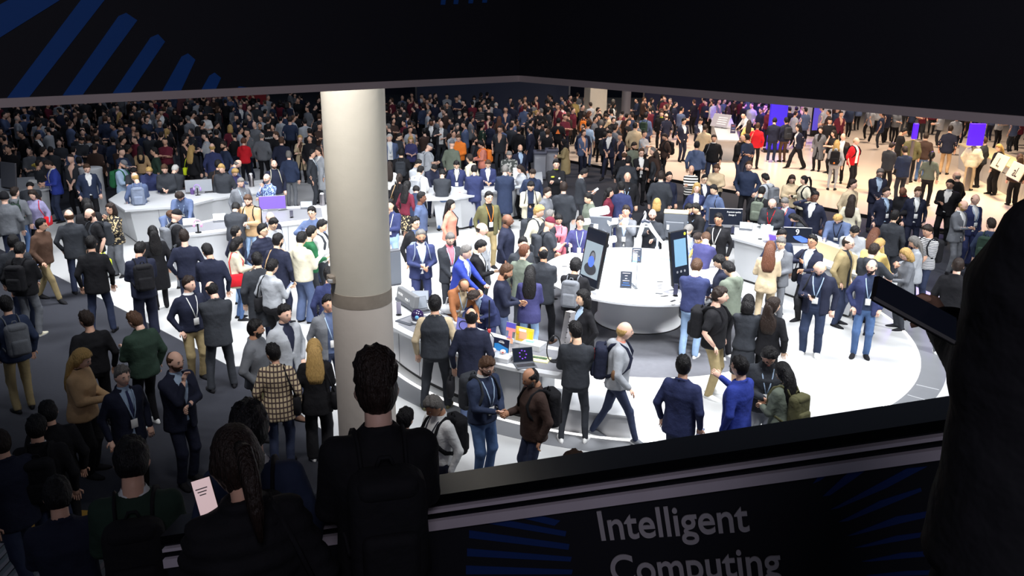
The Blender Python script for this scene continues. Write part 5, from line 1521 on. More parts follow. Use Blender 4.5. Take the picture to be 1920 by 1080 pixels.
c, u, v, n, w, h = fit_quad([(0, 299), (16, 309), (30, 356), (2, 352)], 1.05, 1.72)
r, M = panel('display_board', 'grey tilted display board at the far left edge', 'display', c, u, v, n, w, h, .05, M_SILV, mat('slate_screen', (96, 98, 106), .3), .01); MB().box((0, .02, -.06), (w * .6, .04, .2), M=M).build('stand', M_SILV, r)
p = at_z(70, 338, CZ); r = MB().lathe(tuple(p), [(.05, 0), (.05, .20), (.02, .24), (.02, .30)], 12).build('white_flask', M_WHITE, smooth=True); tag(r, 'white flask with small flowers on the far left counter', 'flask')
for k in range(4): mk('flower', *ellipsoid(p + np.array([.05 * math.cos(k * 1.7), .05 * math.sin(k * 1.7), .38 + .03 * k]), (.05, .05, .04), 8, 5), mat('flower_yellow', (200, 180, 80), .7), r)

# recycling bins on the aisle
for k, (px, lb) in enumerate((((1012, 338), 'grey recycling bin with white doors on the dark aisle'), ((1034, 333), 'second grey recycling bin next to the security guard'))):
    p = at_z(px[0], px[1], 0); r = MB().box((p[0], p[1] + .3, .50), (.46, .55, .94), .0, .02).build('recycling_bin', mat('bin_grey', (120, 122, 132), .5)); tag(r, lb, 'bin', 'recycling bins')
    MB().box((p[0], p[1] + .3, .98), (.50, .60, .10), 0, .02).build('lid', mat('bin_lid', (74, 76, 92), .5), r); MB().box((p[0] + .02, p[1] + .3, 1.035), (.30, .22, .012), 0).build('slot', M_BLACK, r); d_ = MB().box((p[0], p[1] + .02, .50), (.40, .02, .74), 0, .006).build('door', mat('bin_door', (156, 158, 168), .5), r); MB().box((p[0] - .10, p[1] + .005, .80), (.08, .02, .02)).build('handle', M_WHITE, d_)
# welcome desk on the warm floor
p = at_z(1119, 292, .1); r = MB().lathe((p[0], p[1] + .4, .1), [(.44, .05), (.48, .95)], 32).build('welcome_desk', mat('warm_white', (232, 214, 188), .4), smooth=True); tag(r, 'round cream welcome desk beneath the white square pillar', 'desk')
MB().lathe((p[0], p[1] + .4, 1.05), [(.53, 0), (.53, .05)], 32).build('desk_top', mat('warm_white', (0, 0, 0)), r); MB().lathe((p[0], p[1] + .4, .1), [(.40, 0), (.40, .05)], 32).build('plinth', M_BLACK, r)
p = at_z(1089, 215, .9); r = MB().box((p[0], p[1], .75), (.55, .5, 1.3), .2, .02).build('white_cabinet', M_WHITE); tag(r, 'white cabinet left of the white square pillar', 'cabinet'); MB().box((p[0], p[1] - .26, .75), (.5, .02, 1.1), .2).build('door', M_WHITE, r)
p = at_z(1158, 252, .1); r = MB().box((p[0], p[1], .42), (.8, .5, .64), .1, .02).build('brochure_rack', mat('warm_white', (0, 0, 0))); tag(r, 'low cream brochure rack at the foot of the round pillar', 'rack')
for k in range(3): MB().box((p[0] - .05 * k, p[1] - .26, .30 + .2 * k), (.7, .12, .03), .1).build('shelf', M_WHITE, r)
# pink lit counter with monitors
q = P2([(1346, 262), (1387, 263), (1370, 216), (1331, 214)], 1.03)
dk = counter('reception_counter', 'curved rosy white counter with a tilted monitor on the warm floor', q, .92, 1.03)
r, M, u, v, f, p = monitor((1346, 240), .95, .62, -38, 'white framed tilted monitor on the rosy counter', 1.03, mat('pale_lines', (150, 150, 160), .3), M_WHITE, .5)
for k in range(4): MB().box((.1, .15 + k * .1, .004), (.5, .03, .002), M=M).build('print_line', M_TEXT, r)
placard((1374, 250), 9, 15, 'small dark poster on the rosy counter', mat('dark_poster', (40, 26, 60), .4), [(.8, .6, mat('red_ink', (0, 0, 0))), (.5, .6, M_BLULINE), (.25, .6, M_TEXT)], 1.03)
# yellow lit desk with sign boards at the far right
ya, yb_ = np.array([17.9, 34.6]), np.array([16.1, 25.2])
q = [tuple(ya), tuple(yb_), (yb_[0] + 1.0, yb_[1] + .1), (ya[0] + 1.0, ya[1] + .1)]
yd = counter('reception_desk', 'long cream desk under warm light at the far right edge', q, .97, 1.05, mtop=M_CREAM)
for k, (x, y, lb) in enumerate(((1866, 318, 'cream sign board with a black letter L behind the man in glasses'), (1896, 336, 'cream sign board with letters a and L near the edge of the hall'), (1822, 290, 'blank cream sign board behind the navy jacket man'))):
    p = at_z(x, y, 1.05); uu = np.array([*(yb_ - ya), 0.0]); uu /= np.linalg.norm(uu); nn_ = np.array([uu[1], -uu[0], 0.0])
    if nn_[0] > 0: nn_ = -nn_
    vv = np.array([.35, 0, .93]); vv -= uu * (vv @ uu); vv /= np.linalg.norm(vv)
    r, M = panel('sign_board', lb, 'sign', p + np.array([0, 0, .01]), uu, vv, np.cross(uu, vv), 1.15, .52, .03, mat('ivory_board', (228, 216, 188), .5), None)
    if k < 2: text('L,' if k == 0 else 'aL', tuple(M @ Vector((-.15, .10, .003))), uu, vv, .42, M_BLACK, r, depth=.002, bold=.012)
    MB().box((0, .01, -.06), (1.1, .02, .14), M=M).build('foot', M_SILV, r)
M_VIO = mat('violet_light', (60, 20, 255), .4, emit=(70, 20, 255), estr=1.1)
p = at_z(1830, 255, 2.0); r = MB().box((p[0], p[1], 2.05), (.52, .12, .75), 0, .02).build('light_box', M_VIO); tag(r, 'glowing violet light box above the beanie wearer', 'light box'); MB().box((p[0], p[1] + .02, .85), (.12, .1, 1.6)).build('stand', M_SILV, r)
p = at_z(1716, 246, 2.0); r = MB().box((p[0], p[1], 2.0), (.17, .12, .55), 0, .02).build('light_box', M_VIO); tag(r, 'small glowing violet light box behind the black tee man', 'light box'); MB().box((p[0], p[1] + .02, .85), (.08, .08, 1.6)).build('stand', M_SILV, r)
p = at_z(1488, 232, 1.6); r = MB().box((p[0], p[1] + 2.2, 1.5), (.75, .2, 2.6), 0, .02).build('light_box', mat('violet_panel', (60, 40, 220), .4, emit=(70, 30, 255), estr=.22)); tag(r, 'tall violet lit panel behind the man in dark suit', 'light box'); MB().box((p[0], p[1] + 2.2, .16), (1.1, .5, .12)).build('foot', M_BLACK, r)
p = at_z(1527, 255, .1); r = MB().box((p[0], p[1], 1.2), (.5, .12, 2.2), .2, .02).build('totem_screen', M_BLACK); tag(r, 'tall dark totem screen with a violet picture on warm floor', 'totem'); MB().box((p[0] - .0, p[1] - .065, 1.3), (.42, .01, 1.8), .2).build('screen', mat('violet_screen', (90, 80, 200), .2, emit=(90, 80, 230), estr=.35), r)
MB().box((p[0], p[1], .13), (.6, .4, .06), .2).build('foot', M_BLACK, r)
# professional video camera among the crowd
p = at_z(535, 197, 1.75); r = MB().box(tuple(p), (.22, .50, .26), .5, .04).build('video_camera', M_BLACK); tag(r, 'black video camera on a tripod above the dark crowd', 'camera'); mk('lens', *tube([p + np.array([-.1, -.22, 0]), p + np.array([-.2, -.42, 0])], [.07, .09], 12), M_BLACK, r); mk('handle', *tube([p + np.array([0, -.1, .13]), p + np.array([0, -.08, .22]), p + np.array([0, .1, .22]), p + np.array([0, .14, .13])], .018, 6), M_BLACK, r)
for s in range(3): mk('tripod_leg', *tube([p + np.array([0, 0, -.1]), np.array([p[0] + .45 * math.cos(s * 2.1), p[1] + .45 * math.sin(s * 2.1), 0.01])], .02, 6), M_BLACK, r)

# pale folder handed over the counter
c, u, v, n, w, h = fit_quad([(1425, 419), (1449, 425), (1446, 446), (1423, 442)], CZ + .001, 1.3)
r, M = panel('folder', 'pale blue folder passed between the red lanyard man and the reaching woman', 'folder', c, u, v, n, w, h, .008, mat('pale_cyan', (176, 220, 222), .5), None); MB().box((0, h * .5, .002), (w * .5, h * .1, .002), M=M).build('print_block', M_TEXT, r)
ROWS = '''
705 684 185 fr qDl jack:bk:bk bk.r rp,fat=.94,hp=2,bp=bk,h=1.80,bpf=1.1 | broad man with spiked brown hair and black backpack watching from the parapet
445 815 192 p2 pDm puff:bk:ch bk.s rp,h=1.80,f,bag=bk,sd=R | person with dark ponytail and glasses on head looking at a phone
464 765 176 st sKm sweat:nb:wh dj.r rp,h=1.64,bp=bk | dark haired onlooker in navy sweater standing beyond the person with ponytail
240 832 172 fr sKm sweat:dg:wh bk.r stp,d=4.7,h=1.78,gl,bp=bk | man in dark green sweater with lanyard standing on the stairs
103 905 176 p2 sKm closed:nv dj.r stp,d=5.3,h=1.72,ph | man in dark jacket with pink lit phone lowest on the stairs
64 785 168 st sKm suit:bk dj.r bp=bk,h=1.76 | man in black suit with white collar and black backpack near the stair foot
88 757 182 st sKm jack:bk bk.r h=1.70 | person all in black behind the suited backpack wearer near the stairs
-2 812 200 wa sDm suit:nv dj.r h=1.78 | man in navy suit walking out at the edge by the yellow strip
142 654 62 fr lLl jack:tn:bk bk.r ph,h=1.74 | blond woman in tan jacket looking at her phone on the grey carpet
225 687 25 st sGl suit:nv:lb:db bk.r ln=lb | grey haired man in black suit with lanyard and blue tie facing out
324 659 38 ch gBl suit:nv:lb nv.r bd=B,sh=bk,h=1.80,bad | balding bearded man in navy suit with hand on his chest
163 585 190 st sDm sweat:bk bk.r hy=35 | curly dark haired man in black sweater seen from behind on dark carpet
257 585 215 p2 sBl jack:dg bk.s sh=wh,hy=10 | man in dark green jacket and white shoes seen from behind
10 558 195 st sKm jack:nb kh.r bp=gy | man in dark jacket with khaki trousers and grey backpack
350 519 25 pk sDl sweat:nv:wh kh.r ln=wh,hy=25 | smiling man in navy sweater and khaki trousers facing grey suit
399 528 188 cl gKl closed:ch ch.r wd,h=1.80,hy=20 | balding man in charcoal suit seen from behind beside the carpet edge
474 602 65 pk sKt jack:gy ol.r bd=K,hy=20 | bearded man in pale grey jacket standing beside the plaid jacket
530 572 38 pk sKl suit:lg:nv dj.r sh=br,bad,h=1.82 | man in light beige blazer and navy shirt with hand in pocket
614 554 15 st sKm open:gy:sb dj.r ln=lb | man in grey blazer half hidden by the concrete column
616 503 170 st sKm closed:db nv.r - | navy suited man at the edge of the concrete column
514 647 175 st sKm loose:*plaid dj.r bag=bk,sd=R,hy=45,f,h=1.72 | woman in plaid jacket and dark jeans with black shoulder bag
588 640 178 p1 lLl loose:bk bk.w bag=bk,sd=R,sh=wh,h=1.70 | woman with long wavy blond hair and black jacket beside the column
505 488 130 p1 sKa shirt:lg bk.s ph,bag=bk,sd=L,hp=20 | bearded man in pale grey shirt reading his phone
482 476 190 st sKa coat:ch dj.r - | dark haired person in grey coat behind the grey shirt man
24 352 165 st sDl hood:gy jn.r bp=dg,hy=-40 | young man in grey hooded jacket with dark green backpack
6 361 170 st nBl jack:gy dj.r cap=bk | person in dark cap and grey jacket at the edge of the hall
62 355 -30 p1 lDl loose:pu bk.r bag=rd,sd=L | woman with long brown hair in lavender shirt carrying red bag
73 411 50 wa sKm jack:br kh.r gl,hy=20 | man in glasses and brown jacket with cream trousers
129 394 178 pk bBl closed:ch dj.r hy=25,h=1.80 | bald man in charcoal suit seen from behind near red bag
162 374 195 st lKm loose:bk bk.r - | person with long black hair in black before the pedestal
171 390 -70 st bBl tee:bk gy.r bp=ch,bag=yg,hb,sd=L,h=1.80,bd=D,hp=15 | bald man in black t-shirt with charcoal backpack and neon bag
208 382 -45 ch oDm jack:*flo gy.w f,gl | woman in floral blouse with dark bob and glasses beside bald man
169 445 172 st sKm closed:bk dj.r wd,h=1.84,bd=K | tall man in black suit seen from behind on carpet edge
258 455 188 fr sKm closed:nv nv.w bp=bk,pp,hy=-35 | man in navy blazer with square black backpack holding papers
286 426 190 st lKm coat:bk bk.r - | woman with very long black hair and long black coat
317 377 10 r1 cBl closed:sb dj.r hp=50,ln=wh | curly haired man bending low over the left end of the counter
337 350 -15 re cDm jack:sb dj.r hp=45,ln=lb | curly haired staff in blue jacket leaning on the back counter
326 394 110 st kBl jack:bk gy.r bp=gy,cap=bk,hp=15 | man in black cap with big grey backpack by the inlay counter
344 433 175 pk sDl sweat:nv dj.r h=1.80 | stocky man in navy sweater seen from behind facing counter
391 458 180 p2 sKm closed:nv nv.r h=1.80,hy=30 | slim man in dark navy suit seen from behind
408 301 175 st sKm jack:bk lj.r bp=br | man in black jacket with brown backpack and light jeans at the counter
416 306 -20 st sLl jack:ch dj.r hp=25 | blond older person behind the brown backpack
439 311 20 re cLl closed:vt dj.r f | woman with curly yellow hair leaning over the back counter
449 332 20 st sGl jack:gy dj.r hp=25,ln=lb | grey haired man in grey jacket before the back counter
440 374 170 re sKm jack:ch dj.r bp_=1,hp=30 | dark haired person in fur hooded grey jacket leaning on the inlay
466 364 -25 p2 sBl jack:tn:ch lj.r ln=lb,bd=B,bp=bk,h=1.80 | tall man in tan fleece jacket with badge by the inlay counter
501 326 -40 ch bBl shirt:*leo dj.r ln=lb,gl,bd=G | bald man in blue speckled shirt with hand to his mouth
513 300 10 st bBl jack:nv:lg gy.r bp=cr,bd=B | bald bearded man with cream backpack straps near the back counter
504 394 20 fr bBl open:nv:lg nv.r gl,hp=30 | bald man in glasses and navy jacket by the inlay counter
439 426 115 st sKa jack:nv lj.r hy=-10 | black haired man in navy jacket left of the phone woman
439 445 95 fr oKa loose:cr jn.s f,gl,bag=rd,sd=R,ph | woman in cream jacket with jeans and dark red bag looking at phone
489 421 50 pk sKa puff:nv:pk nv.r gl,hy=15 | man in navy puffer with pink scarf and glasses
508 406 35 fr sKa sweat:lg nv.r hp=30,gl | young man in grey sweater looking down near navy puffer
518 440 150 st sKa closed:nv nv.r bag=tn,sd=L,hy=-30,bd=K | man in navy blazer with tan strap seen from behind
562 436 135 p1 sKa hood:cr sb.w pp,gl,hy=15,h=1.80 | tall man in cream hooded jacket and loose blue trousers
580 425 105 fr sKa sweat:gn ch.r pp,hp=10 | man in bright green sweater beside cream hooded jacket
598 411 70 p1 sKa shirt:wh ch.r bp=ch | young man in white shirt next to the concrete column
585 388 -20 hs sKa closed:sb dj.r gl,ph,hp=5 | man in glasses holding up a phone beyond the green sweater
541 284 165 st sGl jack:nb gy.r hy=20 | grey haired man in navy jacket and grey trousers with back turned
563 254 -15 ch sLl coat:bg:br bk.r f | blond woman in long beige coat on the white floor
583 281 80 st sKm suit:ch ch.r ln=lb | man in charcoal suit left of the column near beige coat
598 277 -60 st sDm coat:lg ch.r bag=lg,sd=R | person in grey coat with pale bag at the column edge
397 269 178 st bLl closed:db db.r h=1.80 | bald man in bright navy suit seen from behind beyond the counter
358 274 140 st lLl jack:bk bk.r bag=yg,sd=L | woman with long blond hair carrying a yellow green bag
420 266 -60 st sDm sweat:nb bk.r bd=D,gl | bearded man in glasses and dark sweater near red hood
442 294 95 re bGl jack:sb dj.r - | bald man in denim jacket bending over the back counter
456 259 175 fr cRl hood:rd bk.r f | person in bright red hooded jacket seen from behind
490 249 160 st gGl jack:gy bk.r h=1.78 | old balding man in grey olive jacket with back turned
431 235 178 st oLl sweat:bu bk.r f | blond person in maroon sweatshirt seen from behind
543 219 172 st sDl sweat:nb bk.r h=1.84 | tall man in navy sweater with white collar far back
527 258 175 st sBl jack:nv bk.r - | man in dark navy jacket with brown hair beyond flask
503 233 180 st sKm jack:bk bk.r - | person in black jacket lettered Video across the back
518 247 -60 st sBl jack:bk bk.r - | man in black jacket facing the navy jacket man
370 238 170 st lKm jack:bk bk.r bp=nv | woman with long black hair and navy backpack in dark crowd
405 243 165 st sKm closed:bk bk.r bd=K | bearded man in black suit seen from behind in dark crowd
312 242 165 st pLl closed:bk gy.r f | blond person with ponytail and black jacket in dark crowd
344 249 100 fr sKm jack:bk bk.r hp=30 | man in black jacket looking down beside the blond hair
327 203 5 cl oDm sweat:bk bk.r ln=wh,f | woman in black top with white badge far back
359 210 90 fo sKm shirt:wh bk.r - | man in white shirt with folded arms in dark crowd
385 212 0 fr lDm sweat:wh bk.r - | woman in white top with long dark hair in dark crowd
407 200 90 st oBm jack:ch bk.r f | woman in charcoal jacket beside the woman in white
434 199 80 st oKm jack:gy bk.r f | person in grey top with black hair near red panel
450 194 20 st sGl suit:nv:wh bk.r - | man in navy suit with white shirt before the rose panel
481 194 175 st sGl jack:ch bk.r - | man in grey work jacket with pale band seen from behind
477 228 -30 st gGl jack:gy bk.r gl | balding man in glasses above the red hood
404 228 85 st sKm jack:gy bk.r bd=K | bearded man in grey jacket beside the maroon sweatshirt
598 214 175 st sBl jack:ch bk.r - | man in charcoal jacket with back turned beside the column
30 217 95 st bWl tee:lg bk.r hp=5 | white haired bald man in pale polo at the far left
71 228 110 st sKm tee:sb bk.r - | person in slate top next to pale polo
96 219 5 ra sKm tee:bk bk.r ph | man in black t-shirt photographing with raised arms
125 213 -60 st sBl closed:nb bk.r ln=lb | man in dark blue suit with lanyard behind photographer
158 217 80 st sGl closed:bk bk.r ln=wh | grey haired man in black suit with white lanyard
196 218 178 st sBl jack:nb gy.r h=1.82 | tall man in blue grey work jacket seen from behind
223 211 95 fo lLm jack:br bk.r f | woman with long fair hair and brown top far back
246 210 0 fo sDm sweat:bk gy.r f,ln=wh | woman in black top and patterned skirt with folded arms
277 212 5 fo sDm coat:gy bk.r - | man in long grey coat with folded arms
301 205 10 st sKm suit:bk:wh bk.r - | man in black suit with white shirt front in dark crowd
68 248 60 st sKm suit:bk:wh bk.r hy=10 | man in dark suit and white shirt below slate top
150 255 20 fr sKm jack:ch:wh bk.r pp,hp=30 | person reading white papers in dark crowd
165 254 175 st sDm jack:lg bk.r - | man in pale grey jacket seen from behind beside papers
180 255 175 st sDm closed:nv bk.r - | man in navy suit with back turned next to pale grey jacket
228 256 70 st cKm jack:bk bk.r - | curly haired man in black below the work jacket
270 242 175 st sKm shirt:nb bk.r - | man in dark blue shirt seen from behind below grey coat
238 273 95 st sKd jack:ch bk.r - | man in charcoal jacket left of the tan hood
262 275 175 st lKm hood:tn bk.r f | person in tan hooded coat with long black hair
290 277 -90 st sKm sweat:dg bk.r gl | man in dark green sweater right of the tan hood
78 277 90 st sDm hood:ch bk.r - | man in charcoal hood near the far left counter
95 298 -75 fr sDm open:bl:wh dj.r ph,hp=35,h=1.80 | man in bright blue jacket busy at the far left counter
161 306 10 st sBl suit:nb:wh bk.r hp=25 | man in dark suit behind the grey pedestal
226 299 60 fr kDm jack:lb bk.r bp=gn,cap=gy,bd=K,hp=30 | bearded man in pale denim jacket with green backpack
249 306 0 re sKm tee:ch dj.r hp=35 | man in charcoal t-shirt behind the back counter
278 306 0 re sLl jack:db:bk dj.r hp=30 | fair haired staff in blue jacket behind the laptop
254 323 178 p1 bLl closed:sb sb.r bp=st,sh=bk,hy=30,h=1.78 | bald man in blue denim with blue grey backpack at counter
308 306 -10 fr sBl jack:ch dj.r hp=30 | man in dark jacket looking down beside grey suit
325 305 175 re sWl closed:ch ch.r hy=-30 | bald white haired man in grey suit seen from behind at counter
53 329 175 r1 sKm tee:ch dj.r hp=30 | dark haired man in dark t-shirt bending over far left counter
22 443 165 st sKm suit:ch dj.r - | dark haired man in grey jacket left of brown jacket
33 456 150 p1 sKm jack:bk gy.r bp=bk,ph,sh=cr,hy=10 | man in black sweater and grey jeans with black backpack
730 252 5 st sWl open:sb:wh bk.r ln=lb,fat=1.1 | white haired man in blue jacket with white badge
746 249 60 st sKa jack:ch bk.r hp=20 | dark haired man behind white haired man in blue
770 255 0 fr lLl closed:vt bk.r hp=20 | woman with long blond hair facing the counter crowd
802 268 110 fr kBl tee:lg gy.r cap=gy,bp=lg,hp=30 | man in grey cap with pale grey backpack
827 227 0 hs bBl open:ch:wh ch.r bd=D,gl,ln=wh | bald bearded man with lanyard and open dark jacket
808 224 0 st sKd suit:bk:wh bk.r ln=wh | dark skinned man in black suit beside bald lanyard man
857 232 20 st oGl jack:dg bk.r f | grey blond person in dark green behind orange vest
889 257 90 st sKm sweat:ch bk.r bd=K | man in dark sweater facing the curly woman
904 264 -80 fr cKm loose:cl bk.r f,bp=og | woman with curly black hair in coral top
860 251 -10 fr sBl hood:og bk.r hp=25 | person in orange red top behind the green grey jacket
847 264 160 st kGl jack:sg bk.r cap=gy | man in green grey jacket and cap seen from behind
955 281 0 fr sGl jack:*cam bk.r hp=35 | man in camouflage jacket looking down by the aisle
975 271 20 st bDm suit:nv:lb bk.r bd=G | bald bearded man in navy suit and blue shirt
995 237 -110 st sKm coat:nv bk.r h=1.80 | man in long navy coat on the dark aisle
973 238 160 st sKm jack:bk bk.r - | man in black jacket left of the long navy coat
936 219 175 st lRl coat:dr bk.k f | woman with auburn hair in long dark coat on aisle
904 231 110 st sKm sweat:dg bk.r - | man in dark green sweater beside the auburn woman
920 228 150 st sKm closed:nv bk.r - | man in navy blazer left of the auburn woman
883 210 140 st sDm closed:nv bk.r bp=bk | man in navy suit with black backpack on one shoulder
901 197 -25 fr sDm sweat:*dks bk.r gl,hp=20,h=1.82 | tall man in dark striped sweater and glasses
930 192 175 st gWl closed:nb bk.r fat=1.1 | white haired man in navy suit seen from behind
960 193 175 st sKm closed:nv bk.r h=1.82 | tall man in dark navy suit with back turned on aisle
984 197 172 st sBl closed:sb bk.r h=1.82 | man in slate blue suit seen from behind on aisle
1005 207 60 st pLl jack:bk bk.r f,hy=20,sh=wh | blond woman in black walking beside the warm floor
889 179 0 fr oDm open:bl:wh bl.r f | woman in bright blue suit before dark blue partition
861 178 30 st bLl suit:nv:wh bk.r - | bald man in navy suit before the dark blue partition
838 176 0 fo sKa hood:lg bk.r - | person in pale hooded sweater with folded arms far back
754 179 20 st bDm open:gy:sb bk.r ln=wh | bald man in grey blazer at the top of the crowd
790 176 20 st sKm open:db:wh bk.r - | man in blue jacket with white shirt far back
724 200 178 st sKm jack:bk bk.r bp=bk | person in black jacket with backpack against the column
1054 197 -150 st sBl shirt:wh dj.r f,bp=pk,z=.1 | woman in white shirt with pink backpack on warm floor
1068 193 165 st sDm jack:bk kh.r z=.1 | man in black jacket and khaki trousers by white pillar
1047 222 178 st sKm sweat:bk bk.r h=1.80 | person in black sweatshirt with orange emblem on back
1078 184 150 st sDm hood:ye bk.r z=.1 | person in yellow hooded top left of the white pillar
1095 212 175 st sDm jack:br dj.r bp=og,z=.1,f | person with bright orange backpack at the welcome desk
1104 209 90 st oRm jack:br bk.r f,z=.1 | red haired woman at the welcome desk
1103 228 165 st sKm shirt:lb sb.r bag=bk,sd=L,z=.1 | man in pale blue shirt with black bag on his shoulder
1125 214 -40 st lKm jack:ch bk.r f,z=.1 | dark haired hostess behind the welcome desk
1139 210 -100 re sDm shirt:bg bk.r z=.1 | man in beige shirt leaning on the welcome desk
1144 243 -20 cl sKm suit:nv:wh nv.r bp=bk,wk,z=.1 | dark haired man in navy suit striding with black backpack
1150 193 110 st oKm shirt:wh bk.r f,z=.1 | woman in white blouse beside the round grey pillar
1191 231 178 st sKm jack:bg bk.r z=.1 | man in beige shirt jacket with back to us
1211 212 165 st sKm jack:sb db.r bp=dg,z=.1,h=1.82 | man in blue jacket with dark green backpack on warm floor
1241 208 -10 st sBl jack:bk:yg bk.r ln=yg,z=.1 | man in black jacket with neon lanyard on warm floor
1250 213 -150 st bBl closed:nv nv.r z=.1 | bald man in navy suit facing the neon lanyard
1282 222 40 pk sKm suit:nv:wh nv.r z=.1,bd=K | bearded man in navy suit with open white shirt
1249 250 -60 p1 sDm jack:dr bk.s bp=bk,f,ph,gl,z=.1 | woman in plum jacket with black backpack holding phone
1187 266 40 st sDm jack:sg bk.r bd=D,hp=20 | bearded man in grey green jacket above the aisle edge
1203 279 10 fo sBl suit:bk:wh bk.r gl,ln=wh | man in glasses with folded arms and black suit
1226 277 -60 st sGl jack:dr bk.r - | grey haired man in dark jacket beside folded arms
1231 285 -130 st lDm jack:ch bk.r f | woman with very long brown hair in grey jacket
1171 284 170 st gBl closed:bk bk.r - | balding man in black beside the round aisle group
1178 294 172 st sKm jack:ch bk.r - | man in charcoal jacket seen from behind on aisle
1060 260 -95 fr hKm coat:kh bk.r f,cap=bk,ph | woman in black headscarf and long khaki coat
1043 300 5 fo sKl jack:bk:yg ch.r fat=1.08,h=1.82 | security guard in black uniform with yellow badges
1091 315 100 fr sKm suit:ch:wh ch.r pp,gl,hp=30 | man in grey suit reading a magazine on aisle
1057 343 178 st sDl jack:ch ch.r h=1.82 | man in dark grey jacket seen from behind near the booth
1177 323 0 st bDm jack:bk:bk bk.r ln=lb,fat=1.08 | bald stout man in black coat with blue lanyard
1166 342 178 st sKm closed:db db.r hy=20 | man in navy suit seen from behind before the lanyard man
1141 353 80 st lKm jack:bu bk.r f | dark haired woman in maroon top beyond the monitors
1107 362 -60 st sKa jack:sg bk.r hp=20 | young man in fur trimmed green jacket beyond the monitors
1024 352 60 st sDl jack:gy bk.r hp=10 | brown haired man beside the cream jacket in glasses
916 360 20 st sKa open:ol:bk kh.r ln=og,gl,h=1.84 | tall man in olive blazer with orange lanyard and glasses
843 376 70 st lKl closed:cl bk.s bag=bk,sd=L,f | woman with long dark hair in coral blazer
788 361 75 st sKd sweat:sb dj.r h=1.80 | man in slate blue sweater and white collar looking aside
780 338 178 r1 sKm jack:nb jn.r hp=10,fat=1.06 | man in navy jacket and jeans seen from behind bending
762 341 140 st lKm sweat:bu *flo.k f | woman in dark red top with patterned skirt
748 327 165 st pDm jack:bk bk.w f,bag=tn,sd=L | woman in black with tan bag strap by the column
731 374 -10 ch sKa shirt:db lj.r ln=wh | man in blue shirt with hand to chin against the column
777 407 40 st sKa open:bk:sb bk.r gl | man in glasses and black jacket behind the moustache man
788 431 10 fr sGt suit:db:wh db.r bd=K,ln=lb,bp=st,fat=1.12,hp=5 | stout man with moustache in blue suit and lilac shirt
842 434 20 cl sGl suit:ch:pk ch.r ln=lb,hp=25,gl,bd=G | grey haired man in charcoal suit with pink shirt
901 418 65 st bDl suit:lg:wh ch.r fat=1.15 | bald heavy man in light grey suit in profile
949 402 80 st bBd closed:nv nv.r fat=1.08,h=1.80 | man with shaved hair in navy suit in profile
1007 385 60 st cLl jack:cr:bk ch.r bp=ch,hp=20 | curly blond man in cream jacket with dark backpack
1029 395 120 st sGl jack:ch ch.r - | grey haired person behind the maroon cap
1027 408 110 p1 kDm tee:ch bu.r cap=bu,bp=ch,hp=15 | man in maroon cap and dark t-shirt with big black backpack
1047 400 10 cl pKm closed:pk:wh bk.r f,ln=bk | woman in pink blazer with clasped hands
1088 406 0 ge sDm sweat:vt ch.r ln=lb | person in blue sweater gesturing behind the speech bubbles
1175 386 -10 cm sDm coat:gy gy.r ln=lb,h=1.80 | photographer in grey coat with camera at his face
895 449 80 p1 sKa suit:bk dj.r ph,hp=25 | man in black suit looking at phone beside royal blue blazer
870 458 65 re sGl suit:bl:wh bl.r ln=lb,hp=10,ln_=8 | grey haired man in royal blue blazer leaning to the counter
979 444 20 st sKl closed:ch ch.r hp=10 | dark haired man in charcoal jacket behind green blazer
981 461 160 st sRl closed:sg ch.r ln=lb,hy=-40 | red haired man in grey green blazer
1020 464 165 fo gKt closed:ch bk.r wd,sh=br,hy=30,h=1.82 | balding man in dark suit with folded arms and brown shoes
943 494 85 fr sBt sweat:nv sb.r bd=B,h=1.78 | short haired bearded man in navy sweater in profile
994 500 176 fr lKm loose:vt lj.r f | woman with very long black hair in violet blue top and jeans
868 508 15 re gBt open:rb:bg dj.r gl,hp=45,ln=lb | balding man in tan leather jacket bending over the counter
893 520 -40 r1 sDt suit:db:lb db.r hp=45,ln=lb,pp | man in navy blazer reaching over the counter with papers
1079 486 165 re cKm hood:bk bk.r bp=gy,hp=10,ln_=6 | person with curly dark hair and grey backpack at the round table
1096 545 -60 pk oKa suit:bk:lb ch.r f,h=1.72 | woman with black bob in black suit facing the counter
1224 392 0 hs bBl jack:ch:lg ch.r gl,cm,bd=B | bald man in glasses with camera behind the sculpture
1232 374 175 st oLl closed:bk bk.r f | blond woman in black seen from behind beyond the cabinet
1240 322 175 st sDl coat:ch ch.r h=1.80 | man in long charcoal coat seen from behind on aisle
1254 323 30 st sKm jack:nv bk.r gl | man in glasses peering past the long charcoal coat
1297 310 0 fo bDm sweat:*bws bk.r f,h=1.70 | woman in black and white striped sweater with tied hair
1307 344 5 st lLl open:db:wh db.r f | woman with long wavy blond hair in blue jacket
1289 381 40 st sKa jack:bk bk.r ln=lb,hp=20 | dark haired man left of the talking pair at the table
1309 381 -60 ge sKa jack:bk bk.r ln=lb,hp=15 | dark haired man in black gesturing to his neighbour
1289 413 150 re sGa shirt:*che dj.r hp=40 | grey haired man in blue striped shirt leaning on the round table
1313 427 -40 re lDa jack:ye dj.r f,hp=40 | woman in yellow jacket leaning over the round table
1327 428 150 re sBl sweat:vt dj.r hp=40,hy=40 | brown haired man in violet blue sweater leaning on table
1349 401 -20 st sKt suit:bk:bk bk.r gl,ln=wh | man in glasses and black blazer before the left monitor
1321 328 20 st sKa suit:nv:wh bk.r gl | man in glasses and navy suit beyond the blond woman
1342 346 -45 p1 sKa jack:sb dj.r hp=20,bag=bk,sd=L | man in slate denim jacket with strap across his chest
1345 307 -10 fr pBm sweat:bg bk.r f,fat=1.1,z=.1 | woman in beige sweater with clasped hands on warm floor edge
